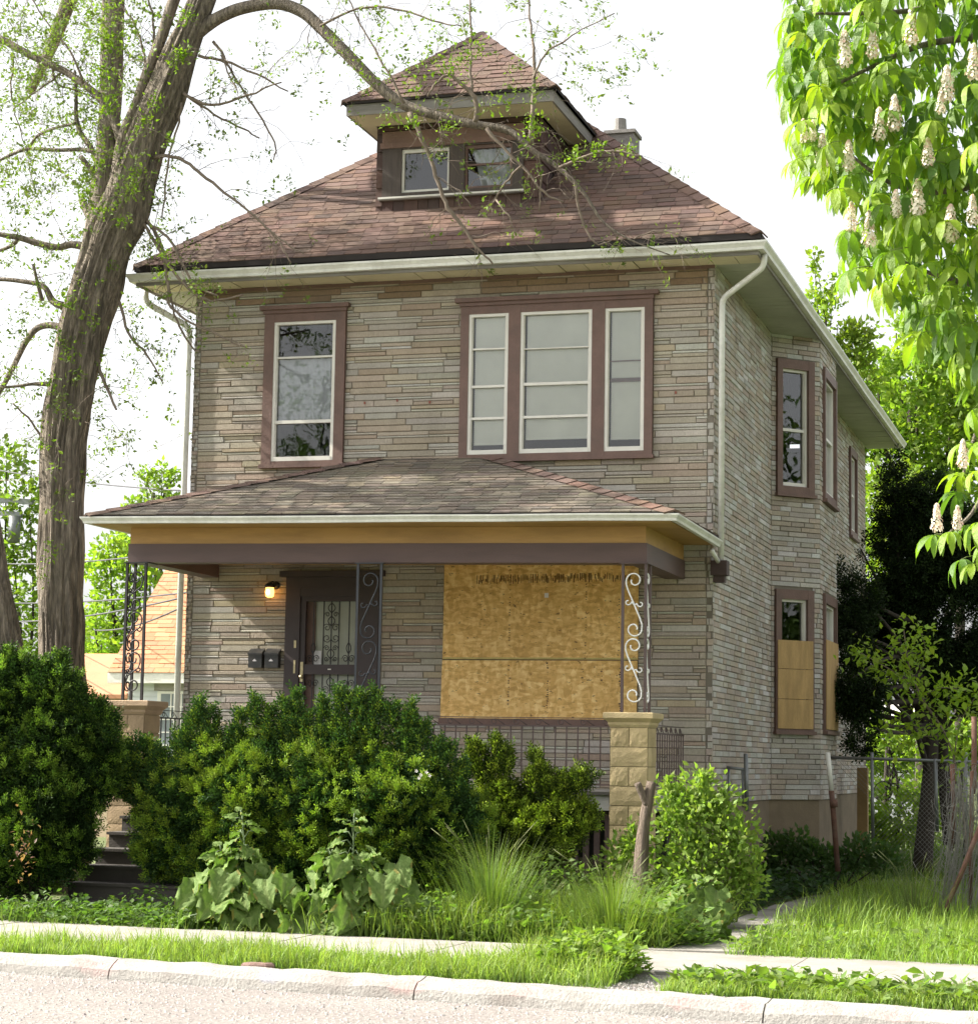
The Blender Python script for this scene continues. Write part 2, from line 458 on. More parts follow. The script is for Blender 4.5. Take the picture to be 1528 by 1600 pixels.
def osb_mat():
    m = bpy.data.materials.new('osb'); m.use_nodes = True
    N = m.node_tree.nodes; Lk = m.node_tree.links; p = N['Principled BSDF']; p.inputs['Roughness'].default_value = .75
    geo = N.new('ShaderNodeNewGeometry')

    def flakes(sx, sz, rotz, seed):
        mp = N.new('ShaderNodeMapping'); mp.inputs['Scale'].default_value = (sx, 1, sz); mp.inputs['Rotation'].default_value = (0, rotz, 0); mp.inputs['Location'].default_value = (seed, 0, seed * .7)
        # flakes lie at many angles: warp before the cells
        nn = N.new('ShaderNodeTexNoise'); nn.inputs['Scale'].default_value = 3.0
        Lk.new(geo.outputs['Position'], nn.inputs['Vector'])
        ad = N.new('ShaderNodeVectorMath'); ad.operation = 'MULTIPLY_ADD'
        ad.inputs[1].default_value = (.10, .10, .10); Lk.new(nn.outputs['Color'], ad.inputs[0]); Lk.new(geo.outputs['Position'], ad.inputs[2])
        Lk.new(ad.outputs[0], mp.inputs['Vector'])
        vo = N.new('ShaderNodeTexVoronoi'); vo.inputs['Scale'].default_value = 1.0; vo.inputs['Randomness'].default_value = 1.0
        Lk.new(mp.outputs[0], vo.inputs['Vector'])
        return vo.outputs['Color']
    sp = []
    for a in ((9, 30, .25, 0), (25, 11, .5, 5), (14, 26, -.45, 9)):
        s = N.new('ShaderNodeSeparateColor'); Lk.new(flakes(*a), s.inputs[0]); sp.append(s)
    mx = N.new('ShaderNodeMath'); mx.operation = 'ADD'; Lk.new(sp[0].outputs[0], mx.inputs[0]); Lk.new(sp[1].outputs[1], mx.inputs[1])
    mx2 = N.new('ShaderNodeMath'); mx2.operation = 'ADD'; Lk.new(mx.outputs[0], mx2.inputs[0]); Lk.new(sp[2].outputs[2], mx2.inputs[1])
    mr = N.new('ShaderNodeMapRange'); mr.inputs[1].default_value = .5; mr.inputs[2].default_value = 2.5; Lk.new(mx2.outputs[0], mr.inputs[0])
    cr = N.new('ShaderNodeValToRGB'); e = cr.color_ramp.elements
    e[0].position = 0; e[0].color = (.54, .32, .095, 1); e[1].position = 1; e[1].color = (.88, .64, .28, 1)
    k = cr.color_ramp.elements.new(.45); k.color = (.70, .43, .14, 1)
    Lk.new(mr.outputs[0], cr.inputs[0])
    # scattered dark knots of bark in the board
    mp = N.new('ShaderNodeMapping'); mp.inputs['Scale'].default_value = (7, 1, 13); Lk.new(geo.outputs['Position'], mp.inputs['Vector'])
    nk = N.new('ShaderNodeTexNoise'); nk.inputs['Scale'].default_value = 1.6; nk.inputs['Detail'].default_value = 3; nk.inputs['Roughness'].default_value = .7
    Lk.new(mp.outputs[0], nk.inputs['Vector'])
    kr = N.new('ShaderNodeMapRange'); kr.inputs[1].default_value = .625; kr.inputs[2].default_value = .67; kr.inputs[3].default_value = 0; kr.inputs[4].default_value = .8
    Lk.new(nk.outputs['Fac'], kr.inputs[0])
    mi = N.new('ShaderNodeMix'); mi.data_type = 'RGBA'; mi.inputs[7].default_value = (.07, .035, .018, 1)
    Lk.new(kr.outputs[0], mi.inputs[0]); Lk.new(cr.outputs[0], mi.inputs[6])
    ns = N.new('ShaderNodeTexNoise'); ns.inputs['Scale'].default_value = 1.1; ns.inputs['Detail'].default_value = 5; Lk.new(geo.outputs['Position'], ns.inputs['Vector'])
    nr = N.new('ShaderNodeMapRange'); nr.inputs[1].default_value = .3; nr.inputs[2].default_value = .7; nr.inputs[3].default_value = .92; nr.inputs[4].default_value = 1.08; Lk.new(ns.outputs['Fac'], nr.inputs[0])
    mu = N.new('ShaderNodeMix'); mu.data_type = 'RGBA'; mu.blend_type = 'MULTIPLY'; mu.inputs[0].default_value = 1
    Lk.new(mi.outputs[2], mu.inputs[6]); Lk.new(nr.outputs[0], mu.inputs[7])
    Lk.new(mu.outputs[2], p.inputs['Base Color'])
    return m


X['osb'] = osb_mat()
X['plywood'] = mat('plywood', (.43, .28, .115), .8, .22, 4, .2, 40, stretch=(3, 3, .5), dirt=.3, dirt_col=(.26, .15, .06), dirt_scale=2.5, fine=.1)
X['ink'] = mat('printed_ink', (.13, .07, .035), .8, .4, 30)
X['osb_green'] = mat('osb_mildew', (.50, .40, .15), .8, .2, 12)


def ground_mat(name, c1, c2, c3, sc=.8):
    m = bpy.data.materials.new(name); m.use_nodes = True
    N = m.node_tree.nodes; Lk = m.node_tree.links; p = N['Principled BSDF']; p.inputs['Roughness'].default_value = .95
    geo = N.new('ShaderNodeNewGeometry')
    n1 = N.new('ShaderNodeTexNoise'); n1.inputs['Scale'].default_value = sc; n1.inputs['Detail'].default_value = 6; Lk.new(geo.outputs['Position'], n1.inputs['Vector'])
    n2 = N.new('ShaderNodeTexNoise'); n2.inputs['Scale'].default_value = 22; n2.inputs['Detail'].default_value = 4; Lk.new(geo.outputs['Position'], n2.inputs['Vector'])
    cr = N.new('ShaderNodeValToRGB'); e = cr.color_ramp.elements
    e[0].position = .36; e[0].color = (*c1, 1); e[1].position = .62; e[1].color = (*c2, 1)
    Lk.new(n1.outputs['Fac'], cr.inputs[0])
    r2 = N.new('ShaderNodeMapRange'); r2.inputs[1].default_value = .45; r2.inputs[2].default_value = .7; Lk.new(n2.outputs['Fac'], r2.inputs[0])
    mx = N.new('ShaderNodeMix'); mx.data_type = 'RGBA'; mx.inputs[7].default_value = (*c3, 1); Lk.new(r2.outputs[0], mx.inputs[0]); Lk.new(cr.outputs[0], mx.inputs[6])
    Lk.new(mx.outputs[2], p.inputs['Base Color'])
    b = N.new('ShaderNodeBump'); b.inputs['Strength'].default_value = .6; b.inputs['Distance'].default_value = .03
    Lk.new(n2.outputs['Fac'], b.inputs['Height']); Lk.new(b.outputs[0], p.inputs['Normal'])
    return m


X['yard'] = ground_mat('yard_soil', (.075, .105, .022), (.10, .145, .03), (.09, .07, .04))
X['street'] = ground_mat('old_asphalt', (.215, .19, .175), (.26, .235, .215), (.16, .14, .125), 1.2)


def spray(m, spots):
    """faded spray paint spots, fixed to places on the kerb"""
    N = m.node_tree.nodes; Lk = m.node_tree.links; p = N['Principled BSDF']
    old = p.inputs['Base Color'].links[0].from_socket
    geo = N.new('ShaderNodeNewGeometry')
    nz = N.new('ShaderNodeTexNoise'); nz.inputs['Scale'].default_value = 14; nz.inputs['Detail'].default_value = 5
    Lk.new(geo.outputs['Position'], nz.inputs['Vector'])
    for (x, y, z), r, c in spots:
        vm = N.new('ShaderNodeVectorMath'); vm.operation = 'SUBTRACT'; vm.inputs[1].default_value = (x, y, z); Lk.new(geo.outputs['Position'], vm.inputs[0])
        sc = N.new('ShaderNodeVectorMath'); sc.operation = 'MULTIPLY'; sc.inputs[1].default_value = (1 / r, 2.2 / r, 2.2 / r); Lk.new(vm.outputs[0], sc.inputs[0])
        ln = N.new('ShaderNodeVectorMath'); ln.operation = 'LENGTH'; Lk.new(sc.outputs[0], ln.inputs[0])
        ad = N.new('ShaderNodeMath'); ad.operation = 'ADD'; Lk.new(ln.outputs['Value'], ad.inputs[0]); Lk.new(nz.outputs['Fac'], ad.inputs[1])
        mr = N.new('ShaderNodeMapRange'); mr.inputs[1].default_value = 1.0; mr.inputs[2].default_value = 1.5; mr.inputs[3].default_value = .22; mr.inputs[4].default_value = 0
        Lk.new(ad.outputs[0], mr.inputs[0])
        mx = N.new('ShaderNodeMix'); mx.data_type = 'RGBA'; Lk.new(mr.outputs[0], mx.inputs[0]); Lk.new(old, mx.inputs[6]); mx.inputs[7].default_value = (*c, 1); old = mx.outputs[2]
    Lk.new(old, p.inputs['Base Color'])


_cy = lambda x: -9.35 - .125 * x - .08
spray(X['curb'], [((x, _cy(x), -.03), r, c) for x, r, c in ((1.62, .16, (.5, .13, .13)), (2.05, .11, (.5, .13, .13)), (3.1, .14, (.5, .15, .15)), (-1.6, .16, (.2, .26, .5)), (-.45, .2, (.48, .18, .17)), (-3.1, .25, (.46, .2, .19)), (.4, .12, (.5, .14, .14)))])
# ------------------------------------------------------------------ ground
def walk_back(x): return -6.15 - .055 * x
def walk_front(x): return -7.93 - .055 * x
def curb_y(x): return -9.35 - .125 * x


def sheet(name, m, pts, z, kind='structure'):
    me = bpy.data.meshes.new(name)
    me.from_pydata([(x, y, z) for x, y in pts], [], [tuple(range(len(pts)))])
    me.update()
    o = link(name, me, None, m, kind)
    return o


XL, XR = -300.0, 300.0
sheet('ground', X['yard'], [(XL, -60), (XR, -60), (XR, 500), (XL, 500)], -.20)
sheet('yard', X['yard'], [(-60, curb_y(-60) + .14), (-4, curb_y(-4) + .14), (4, curb_y(4) + .14), (60, curb_y(60) + .14), (60, 120), (-60, 120)], -.03)
sheet('street', X['street'], [(-60, curb_y(-60) - .16), (60, curb_y(60) - .16), (60, curb_y(60) - 9.5), (-60, curb_y(-60) - 9.5)], -.13)
sheet('far_verge', X['yard'], [(-120, curb_y(-60) - 9.4), (120, curb_y(60) - 9.4), (120, -140), (-120, -140)], -.06)

curb = thing('curb', (0, curb_y(0), 0), None, None, kind='structure')
xs = [-16.0]
while xs[-1] < 14: xs.append(xs[-1] + 2.6)
for a, b in zip(xs[:-1], xs[1:]):
    m = MB(); g = .006
    seg = np.linspace(a + g, b - g, 22)
    prof = [(.15, -.2), (.15, .0), (.10, .015), (.0, .012), (-.06, -.01), (-.11, -.06), (-.13, -.14), (-.13, -.2)]
    v = []; fs = []
    for i, x in enumerate(seg):
        for j, (o, z) in enumerate(prof):
            w = noise.noise(Vector((x * 3.1, j * .9, 2.0))) * .022 - .03 * max(0, noise.noise(Vector((x * 1.7, j * .4, 9.0)))) * (1 if j in (2, 3, 4) else 0)
            v.append((x + .125 * o, curb_y(x) + o, z + (w if 0 < j < 7 else 0)))
    P = len(prof)
    for i in range(len(seg) - 1):
        for j in range(P - 1): fs.append((i * P + j, i * P + j + 1, (i + 1) * P + j + 1, (i + 1) * P + j))
    fs.append(tuple(range(P))); fs.append(tuple((len(seg) - 1) * P + j for j in range(P - 1, -1, -1)))
    m.add(v, fs); m.build('curb_stone', X['curb'], curb)
walk = thing('sidewalk', (0, walk_back(0), 0), None, None, kind='structure')
x = -16.0
while x < 16:
    L = 1.5; g = .008
    dz = random.uniform(-.008, .010)
    m = MB()
    a, b = x + g, x + L - g
    v = [(a, walk_front(a), -.1), (b, walk_front(b), -.1), (b, walk_back(b), -.1), (a, walk_back(a), -.1)]
    v += [(p[0], p[1], .012 + dz + random.uniform(-.006, .006)) for p in v]
    m.add(v, [(4, 5, 6, 7), (0, 1, 5, 4), (1, 2, 6, 5), (2, 3, 7, 6), (3, 0, 4, 7)])
    m.build('slab', X['sidewalk'], walk)
    x += L
path = thing('path', (.9, -5.9, 0), None, None, kind='structure')
y = walk_back(1) + .02
for k in range(14):
    L = .95; m = MB(); x0 = .55 + .02 * k + random.uniform(-.03, .03); z = .008 + random.uniform(-.012, .02)
    m.add([(x0, y + .01, -.1), (x0 + .85, y + .01, -.1), (x0 + .85, y + L - .01, -.1), (x0, y + L - .01, -.1), (x0, y + .01, z), (x0 + .85, y + .01, z + .015), (x0 + .85, y + L - .01, z + .02), (x0, y + L - .01, z)],
          [(4, 5, 6, 7), (0, 1, 5, 4), (1, 2, 6, 5), (2, 3, 7, 6), (3, 0, 4, 7)])
    m.build('slab', X['sidewalk'], path)
    y += L
# worn gravel crossing between the two grass strips
m = MB()
m.add([(-.05, curb_y(0) + .16, -.022), (1.75, curb_y(1.7) + .16, -.022), (1.5, walk_front(1.5) - .01, -.015), (.5, walk_front(.5) - .01, -.015)], [(0, 1, 2, 3)])
m.build('gravel_crossing', X['street'], kind='structure')
GR = T_([(-.5, -.4, 0), (.5, -.45, 0), (.35, .5, 0), (-.4, .45, 0), (-.1, 0, .55), (.2, .1, .5)], [(0, 1, 5), (0, 5, 4), (1, 2, 5), (2, 3, 4), (2, 4, 5), (3, 0, 4)])
n = 26000
gx = rng.uniform(-8, 6, n); gy = curb_y(gx) - .15 - rng.uniform(0, 1, n) ** 1.2 * 4.2; gz = np.full(n, -.13)
n2 = 5000
t_ = rng.uniform(0, 1, n2); hx = rng.uniform(-.1, 1.75, n2); hy = curb_y(hx) + .15 + t_ * (walk_front(hx) - curb_y(hx) - .2); hz = np.full(n2, -.018)
n3 = 9000
ix = rng.uniform(-6, 5, n3); iy = curb_y(ix) + .15 + np.abs(rng.normal(0, .16, n3)); iz = np.full(n3, -.03)
pos = np.stack([np.r_[gx, hx, ix], np.r_[gy, hy, iy], np.r_[gz, hz, iz]], 1)
a_ = rng.uniform(0, 6.28, len(pos)); dr = np.stack([np.cos(a_), np.sin(a_), 0 * a_], 1)
tn = rng.uniform(.22, .42, len(pos))[:, None] * np.array((1, .93, .87)) * rng.uniform(.95, 1.05, (len(pos), 3))
o = scatter('gravel', [GR], pos, basis(dr), rng.gamma(3, .0032, len(pos)).clip(.003, .028), tn, X['gravel'])
tag(o, 'loose pale gravel strewn over the worn street and kerb edge', 'gravel')

# ------------------------------------------------------------------ the house
H = thing('house', (-3.32, 0, 0), 'weathered two storey house clad in stone strips with hipped brown roof and boarded porch window', 'house')
WX0, ZS, ZF = -6.64, 7.46, 1.15
S2 = math.sqrt(.5)
FR = frame((0, 0, 0), (1, 0, 0), (0, -1, 0))
SD1 = frame((0, 0, 0), (0, 1, 0), (1, 0, 0))
BO = frame((0, 4.15, 0), (S2, S2, 0), (S2, -S2, 0))
BF = frame((.58, 4.73, 0), (0, 1, 0), (1, 0, 0))
BB = frame((.58, 6.40, 0), (-S2, S2, 0), (S2, S2, 0))
SD2 = frame((0, 6.98, 0), (0, 1, 0), (1, 0, 0))
SL = frame((WX0, 14.9, 0), (0, -1, 0), (-1, 0, 0))


def panel(mb, fr, u0, u1, z0, z1, holes, n=-.012, depth=.16):
    us = sorted({u0, u1} | {h[0] for h in holes} | {h[1] for h in holes})
    zs = sorted({z0, z1} | {h[2] for h in holes} | {h[3] for h in holes})
    for a, b in zip(us[:-1], us[1:]):
        for c, d in zip(zs[:-1], zs[1:]):
            if any(h[0] <= a and b <= h[1] and h[2] <= c and d <= h[3] for h in holes): continue
            mb.fquad(fr, a, b, c, d, n)
    for h in holes:
        a, b, c, d = h
        e = n - depth
        mb.add([fr(a, c, n), fr(b, c, n), fr(b, c, e), fr(a, c, e)], [(0, 1, 2, 3)])
        mb.add([fr(a, d, n), fr(a, d, e), fr(b, d, e), fr(b, d, n)], [(0, 1, 2, 3)])
        mb.add([fr(a, c, n), fr(a, c, e), fr(a, d, e), fr(a, d, n)], [(0, 1, 2, 3)])
        mb.add([fr(b, c, n), fr(b, d, n), fr(b, d, e), fr(b, c, e)], [(0, 1, 2, 3)])


zb = lambda py, Y=4.43, px=1242: float(at(px, py, Y)[2])
B2 = (.08, .70, zb(772), zb(563))       # second floor bay trim u0,u1,z0,z1
B1 = (.06, .69, zb(1143), zb(922))
SASH_B2 = (.165, .60, B2[2] + .10, B2[3] - .13)
SASH_B1 = (.15, .585, B1[2] + .12, B1[3] - .13)
WA = (-5.55, -4.73, 5.24, 6.99)
WB = [(-3.01, -2.51, 5.26, 6.98), (-2.36, -1.475, 5.26, 6.98), (-1.315, -.835, 5.26, 6.98)]
DOOR = (-5.20, -4.17, 1.30, 3.66)
holes_f = [WA, *WB, DOOR]
F2 = (.32, 1.40, SASH_B2[2], SASH_B2[3]); F1 = (.32, 1.40, SASH_B1[2], SASH_B1[3])
S2W = (2.0, 3.0, SASH_B2[2], SASH_B2[3]); S2X = (5.6, 6.4, SASH_B2[2] + .3, SASH_B2[3]); S1W = (2.0, 3.0, SASH_B1[2], SASH_B1[3])
w = MB()
panel(w, FR, WX0, 0, ZF, ZS, holes_f)
panel(w, SD1, 0, 4.15, ZF, ZS, [])
panel(w, BO, 0, .82, ZF, ZS, [SASH_B2, SASH_B1])
panel(w, BF, 0, 1.67, ZF, ZS, [F2, F1])
panel(w, BB, 0, .82, ZF, ZS, [])
panel(w, SD2, 0, 7.92, ZF, ZS, [S2W, S2X, S1W])
panel(w, SL, 0, 14.9, ZF, ZS, [])
w.quad((0, 14.9, ZF), (WX0, 14.9, ZF), (WX0, 14.9, ZS), (0, 14.9, ZS))
w.build('wall', X['mortar'], H)
m = MB()
m.box(WX0 + .2, -.2, .2, 14.7, 4.0, 4.12); m.box(WX0 + .2, -.2, .2, 14.7, 1.16, 1.28)
m.box(-3.55, -3.45, .25, 7, 4.12, 7.4); m.box(-4.0, -3.9, .25, 7, 1.28, 4.0); m.box(WX0 + .2, -.2, 7.0, 7.1, 1.28, 7.4)
m.build('inner_floor', X['dark'], H)
f = MB()
f.box(WX0 + .02, -.025, .02, 14.88, -.2, ZF)
f.add([(0 - .03, 4.17, -.2), (.56, 4.75, -.2), (.56, 6.38, -.2), (-.03, 6.96, -.2), (-.03, 4.17, ZF), (.56, 4.75, ZF), (.56, 6.38, ZF), (-.03, 6.96, ZF)],
      [(0, 1, 5, 4), (1, 2, 6, 5), (2, 3, 7, 6), (4, 5, 6, 7)])
f.build('foundation', X['foundation'], H)

PAL = [((.325, .283, .240), 6), ((.345, .298, .240), 5), ((.385, .362, .33), 3), ((.355, .302, .222), 2), ((.300, .238, .188), 2), ((.325, .297, .262), 4), ((.33, .268, .216), 2)]
PALW = [((.44, .425, .39), 3), ((.40, .37, .32), 2), ((.37, .33, .265), 2)]


def pick(pal):
    c = random.choices([p[0] for p in pal], [p[1] for p in pal])[0]
    g = random.uniform(.9, 1.1) * 1.11
    return tuple(x * g * k_ * random.uniform(.97, 1.03) for x, k_ in zip(c, (1.0, 1.0, .965)))


def strips(u0, u1, z0, z1, clips, lo, hi, hgt=.079, seed=0, small=False):
    """rectangles (u0,u1,z0,z1,tint) of the cladding, cut back at openings"""
    out = []; z = z0; row = 0
    while z < z1 - .02:
        zt = min(z + hgt, z1)
        u = u0 - random.uniform(0, lo)
        while u < u1:
            L = random.uniform(lo, hi); a, b = max(u, u0), min(u + L, u1); u += L
            if b - a < .03: continue
            if small: kinds = [(z, zt, pick([((.36, .33, .30), 6), ((.355, .298, .25), 5), ((.385, .365, .345), 4), ((.315, .27, .235), 4), ((.45, .44, .43), 2.2)]))]
            else:
                q = random.random()
                if q < .42:
                    s = z + hgt * random.uniform(.33, .42)
                    kinds = [(z, s, pick(PALW)), (s, zt, pick(PAL))]
                    if random.random() < .3: kinds = [(z, z + zt - s, pick(PAL)), (z + zt - s, zt, pick(PALW))]
                else: kinds = [(z, zt, pick(PAL))]
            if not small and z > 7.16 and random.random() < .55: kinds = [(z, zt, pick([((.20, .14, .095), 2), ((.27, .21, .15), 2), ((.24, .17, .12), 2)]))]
            for c, d, t in kinds:
                segs = [(a, b)]
                for h in clips:
                    if d <= h[2] + .004 or c >= h[3] - .004: continue
                    ns = []
                    for p, q_ in segs:
                        if q_ <= h[0] or p >= h[1]: ns.append((p, q_)); continue
                        if p < h[0]: ns.append((p, h[0]))
                        if q_ > h[1]: ns.append((h[1], q_))
                    segs = ns
                for p, q_ in segs:
                    if q_ - p > .025: out.append((p, q_, c, d, t))
        z = zt; row += 1
    return out


def stone_box(mb, fr, r, g=.0025):
    u0, u1, z0, z1, t = r
    p = random.uniform(-.005, .007); e = .006
    a, b, c, d = u0 + g, u1 - g, z0 + g, z1 - g
    v = [fr(a, c, -.011), fr(b, c, -.011), fr(b, d, -.011), fr(a, d, -.011), fr(a + e, c + e, p), fr(b - e, c + e, p), fr(b - e, d - e, p), fr(a + e, d - e, p)]
    mb.add(v, [(4, 5, 6, 7), (0, 1, 5, 4), (1, 2, 6, 5), (2, 3, 7, 6), (3, 0, 4, 7)], t)


trimA = (-5.68, -4.605, 5.20, 7.15); trimB = (-3.115, -.735, 5.21, 7.15); trimD = (-5.29, -4.085, 1.2, 3.84); osbR = (-3.27, -.89, 2.08, 3.98)
fs_ = strips(WX0 + .085, -.085, ZF, ZS, [trimA, trimB, trimD, osbR], .38, .78)
fs_ += strips(-.085, 0, ZF, ZS, [], .085, .0851, small=True) + strips(WX0, WX0 + .085, ZF, ZS, [], .085, .0851, hgt=.05, small=True)
# broken places on the right corner
dam = [5.62, 5.28, 3.47, 3.30, 2.62, 2.50, 2.36, 1.95]
fs_ = [r for r in fs_ if not (r[0] > -.09 and any(abs((r[2] + r[3]) / 2 - z) < .038 for z in dam))]
vis = [r for r in fs_ if r[3] > 1.35]
vis.sort(key=lambda r: -(r[1] - r[0]) * (r[3] - r[2]))
big = {id(r) for r in vis[:300]}
rest = MB()
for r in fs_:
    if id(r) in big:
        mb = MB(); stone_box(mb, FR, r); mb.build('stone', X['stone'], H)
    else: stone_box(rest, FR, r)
for fr, u1, clips in ((SD1, 4.15, []), (BO, .82, [B2, B1]), (BF, 1.67, [(F2[0] - .09, F2[1] + .09, F2[2] - .1, F2[3] + .13), (F1[0] - .09, F1[1] + .09, F1[2] - .12, F1[3] + .13)]), (BB, .82, []),
                      (SD2, 7.92, [(h[0] - .09, h[1] + .09, h[2] - .1, h[3] + .12) for h in (S2W, S2X, S1W)])):
    for r in strips(0, u1, ZF, ZS, clips, .16, .52, hgt=.068, small=True): stone_box(rest, fr, r)
for r in strips(0, 14.9, ZF, ZS, [], .5, 1.1, hgt=.079): stone_box(rest, SL, r)
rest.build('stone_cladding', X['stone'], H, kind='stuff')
# red rust blots where nails held a sign once
m = MB()
for k in range(9):
    x = -4.35 + k * .42
    if x > -3.25: x += 2.62
    if x > -.12: break
    m.fbox(FR, x, x + .02, 5.925 + .02 * math.sin(k * 2.1), 5.955 + .02 * math.sin(k * 2.1), .004, .012)
m2 = [q for q in range(3) if 1]
m.build('nail_stain', mat('nail_rust', (.25, .07, .05), .9, .2, 20), H)


# --- windows
def window(fr, name, trim, cornice, openings, label=None, tw=True, sill=True):
    """trim = outer brown casing; openings = list of dicts(box, bars, white, blind)"""
    fm = MB(); u0, u1, z0, z1 = trim; n0, n1 = -.012, .040
    us = [u0] + [v for o in openings for v in (o['box'][0], o['box'][1])] + [u1]
    za = openings[0]['box'][2]; zt = openings[0]['box'][3]
    for a, b in zip(us[0::2], us[1::2]): fm.fbox(fr, a, b, z0, z1, n0, n1)
    for o in openings:
        fm.fbox(fr, o['box'][0], o['box'][1], zt, z1, n0, n1 - .003)
        fm.fbox(fr, o['box'][0], o['box'][1], z0, za, n0, n1 - .003)
    if cornice:
        c = cornice
        fm.fbox(fr, u0 - .015, u1 + .015, z1, z1 + .045, n0, n1 + .02)
        fm.fbox(fr, c[0], c[1], z1 + .045, c[3], n0, n1 + .05)
    if sill: fm.fbox(fr, u0 - .02, u1 + .02, z0 - .045, z0, n0, n1 + .03)
    W = fm.build(name, X['trim'], H, label=label)
    for o in openings:
        a, b, c, d = o['box']; sm = MB(); t = .035; nb = o.get('depth', -.01); nf = nb + .04; q = .006
        sm.fbox(fr, a, a + t, c, d, nb - .03, nf); sm.fbox(fr, b - t, b, c, d, nb - .03, nf)
        sm.fbox(fr, a + t, b - t, d - t, d, nb - .03, nf); sm.fbox(fr, a + t, b - t, c, c + t * 1.5, nb - .03, nf + .006)
        # inner lip of the storm sash
        for (p, r, s, v) in ((a + t, a + t + .012, c + t, d - t), (b - t - .012, b - t, c + t, d - t)): sm.fbox(fr, p, r, s, v, nb - .02, nf - .014)
        for z, hh in o.get('bars', []): sm.fbox(fr, a + t, b - t, z - hh / 2, z + hh / 2, nb - .02, nf - .010)
        sm.build('sash', X[o.get('sash', 'sash')], W)
        gm = MB(); gm.fquad(fr, a + t, b - t, c + t, d - t, nb - .008); gm.build('pane', X['glass'], W)
        for z, hh in o.get('brown', []):
            bm_ = MB(); bm_.fbox(fr, a + t, b - t, z - hh / 2, z + hh / 2, nb - .04, nb - .012); bm_.build('meeting_rail', X['trim'], W)
        if 'blind' in o:
            bl = MB(); z = d - t; k = 0
            while z > o['blind']:
                bl.add([fr(a + t + .03, z, nb - .040), fr(b - t - .02, z, nb - .040), fr(b - t - .02, z - .0285, nb - .029), fr(a + t + .03, z - .0285, nb - .029)], [(0, 1, 2, 3)])
                z -= .0245
            bl.fbox(fr, a + t + .03, b - t - .02, z - .02, z, nb - .050, nb - .030)
            bl.build('blind', X['blind'], W)
        if 'sheer' in o:
            cm = MB(); n = 40; v = []
            for k in range(n):
                u = a + t + .01 + (b - a - 2 * t - .02) * k / (n - 1)
                for z in (o['sheer'][0], o['sheer'][1]): v.append(fr(u, z, nb - .055 + .010 * math.sin(k * 1.1)))
            cm.add(v, [(2 * k, 2 * k + 2, 2 * k + 3, 2 * k + 1) for k in range(n - 1)]); cm.build('curtain', X['curtain'], W)
        if 'curtain' in o:
            ca, cb = o['curtain']; cm = MB(); n = 26; v = []
            for k in range(n):
                u = ca + (cb - ca) * k / (n - 1)
                for z in (c, c + (d - c) * .5, d): v.append(fr(u + .05 * math.sin(k) * (1 - (z - c) / (d - c)), z, nb - .10 + .02 * math.sin(k * 1.3)))
            cm.add(v, [(3 * k + j, 3 * k + 3 + j, 3 * k + 4 + j, 3 * k + 1 + j) for k in range(n - 1) for j in (0, 1)])
            cm.build('curtain', X['curtain'], W)
    return W


window(FR, 'window', (-5.68, -4.605, 5.20, 7.10), (-5.735, -4.555, 0, 7.195), [dict(box=WA, bars=[(6.54, .022), (5.73, .04)], sheer=(5.75, 6.53))])
window(FR, 'window', (-3.115, -.735, 5.21, 7.08), (-3.18, -.665, 0, 7.175),
       [dict(box=WB[0], bars=[(6.55, .02), (6.09, .03), (5.70, .03)], blind=5.42), dict(box=WB[1], bars=[(6.53, .012), (6.10, .035), (5.70, .03)], blind=5.47),
        dict(box=WB[2], bars=[], brown=[(6.12, .045), (6.35, .012)], blind=5.44)])
window(BO, 'window', B2, None, [dict(box=SASH_B2, bars=[(sum(SASH_B2[2:]) / 2 - .03, .04)], depth=-.05)])
window(BO, 'window', B1, None, [dict(box=SASH_B1, bars=[(sum(SASH_B1[2:]) / 2 + .1, .04)], depth=-.05)], label='brown framed bay window half covered by a plywood board')
for fr, h in ((BF, F2), (BF, F1), (SD2, S2W), (SD2, S2X), (SD2, S1W)):
    window(fr, 'window', (h[0] - .09, h[1] + .09, h[2] - .1, h[3] + .13), None, [dict(box=h, bars=[((h[2] + h[3]) / 2, .04)], depth=-.05)])


def board(fr, u0, u1, z0, z1, n=.042, nm='plywood_board', sheetlines=()):
    m = MB(); cuts = [z0, *sheetlines, z1]
    for a, b in zip(cuts[:-1], cuts[1:]): m.fbox(fr, u0, u1, a + .003, b - .003, n, n + .012)
    return m.build(nm, X['plywood'], H)


zt = zb(1001)
board(BO, B1[0] + .02, B1[1] - .03, B1[2] + .03, zt, sheetlines=(zb(1093), zb(1046)))
board(BF, F1[0] - .07, F1[1] + .05, F1[2] - .08, zt + .05)
board(SD2, S1W[0] - .07, S1W[1] + .05, S1W[2] - .08, zt - .1)

# --- boarded front window
m = MB(); m.fbox(FR, -3.27, -.885, 2.800, 3.975, .004, .018)
up = m.build('osb_board', X['osb'], H)
m = MB(); m.add([FR(-3.285, 2.10, .006), FR(-.895, 2.10, .006), FR(-.89, 2.788, .006), FR(-3.275, 2.788, .006), FR(-3.285, 2.10, .019), FR(-.895, 2.10, .019), FR(-.89, 2.788, .019), FR(-3.275, 2.788, .019)],
                [(4, 5, 6, 7), (0, 1, 5, 4), (1, 2, 6, 5), (2, 3, 7, 6), (3, 0, 4, 7)])
lo_ = m.build('osb_board', X['osb'], H)
m = MB(); m.fbox(FR, -3.30, -.87, 2.03, 2.10, .0, .045); m.build('board_sill', X['trim'], H)
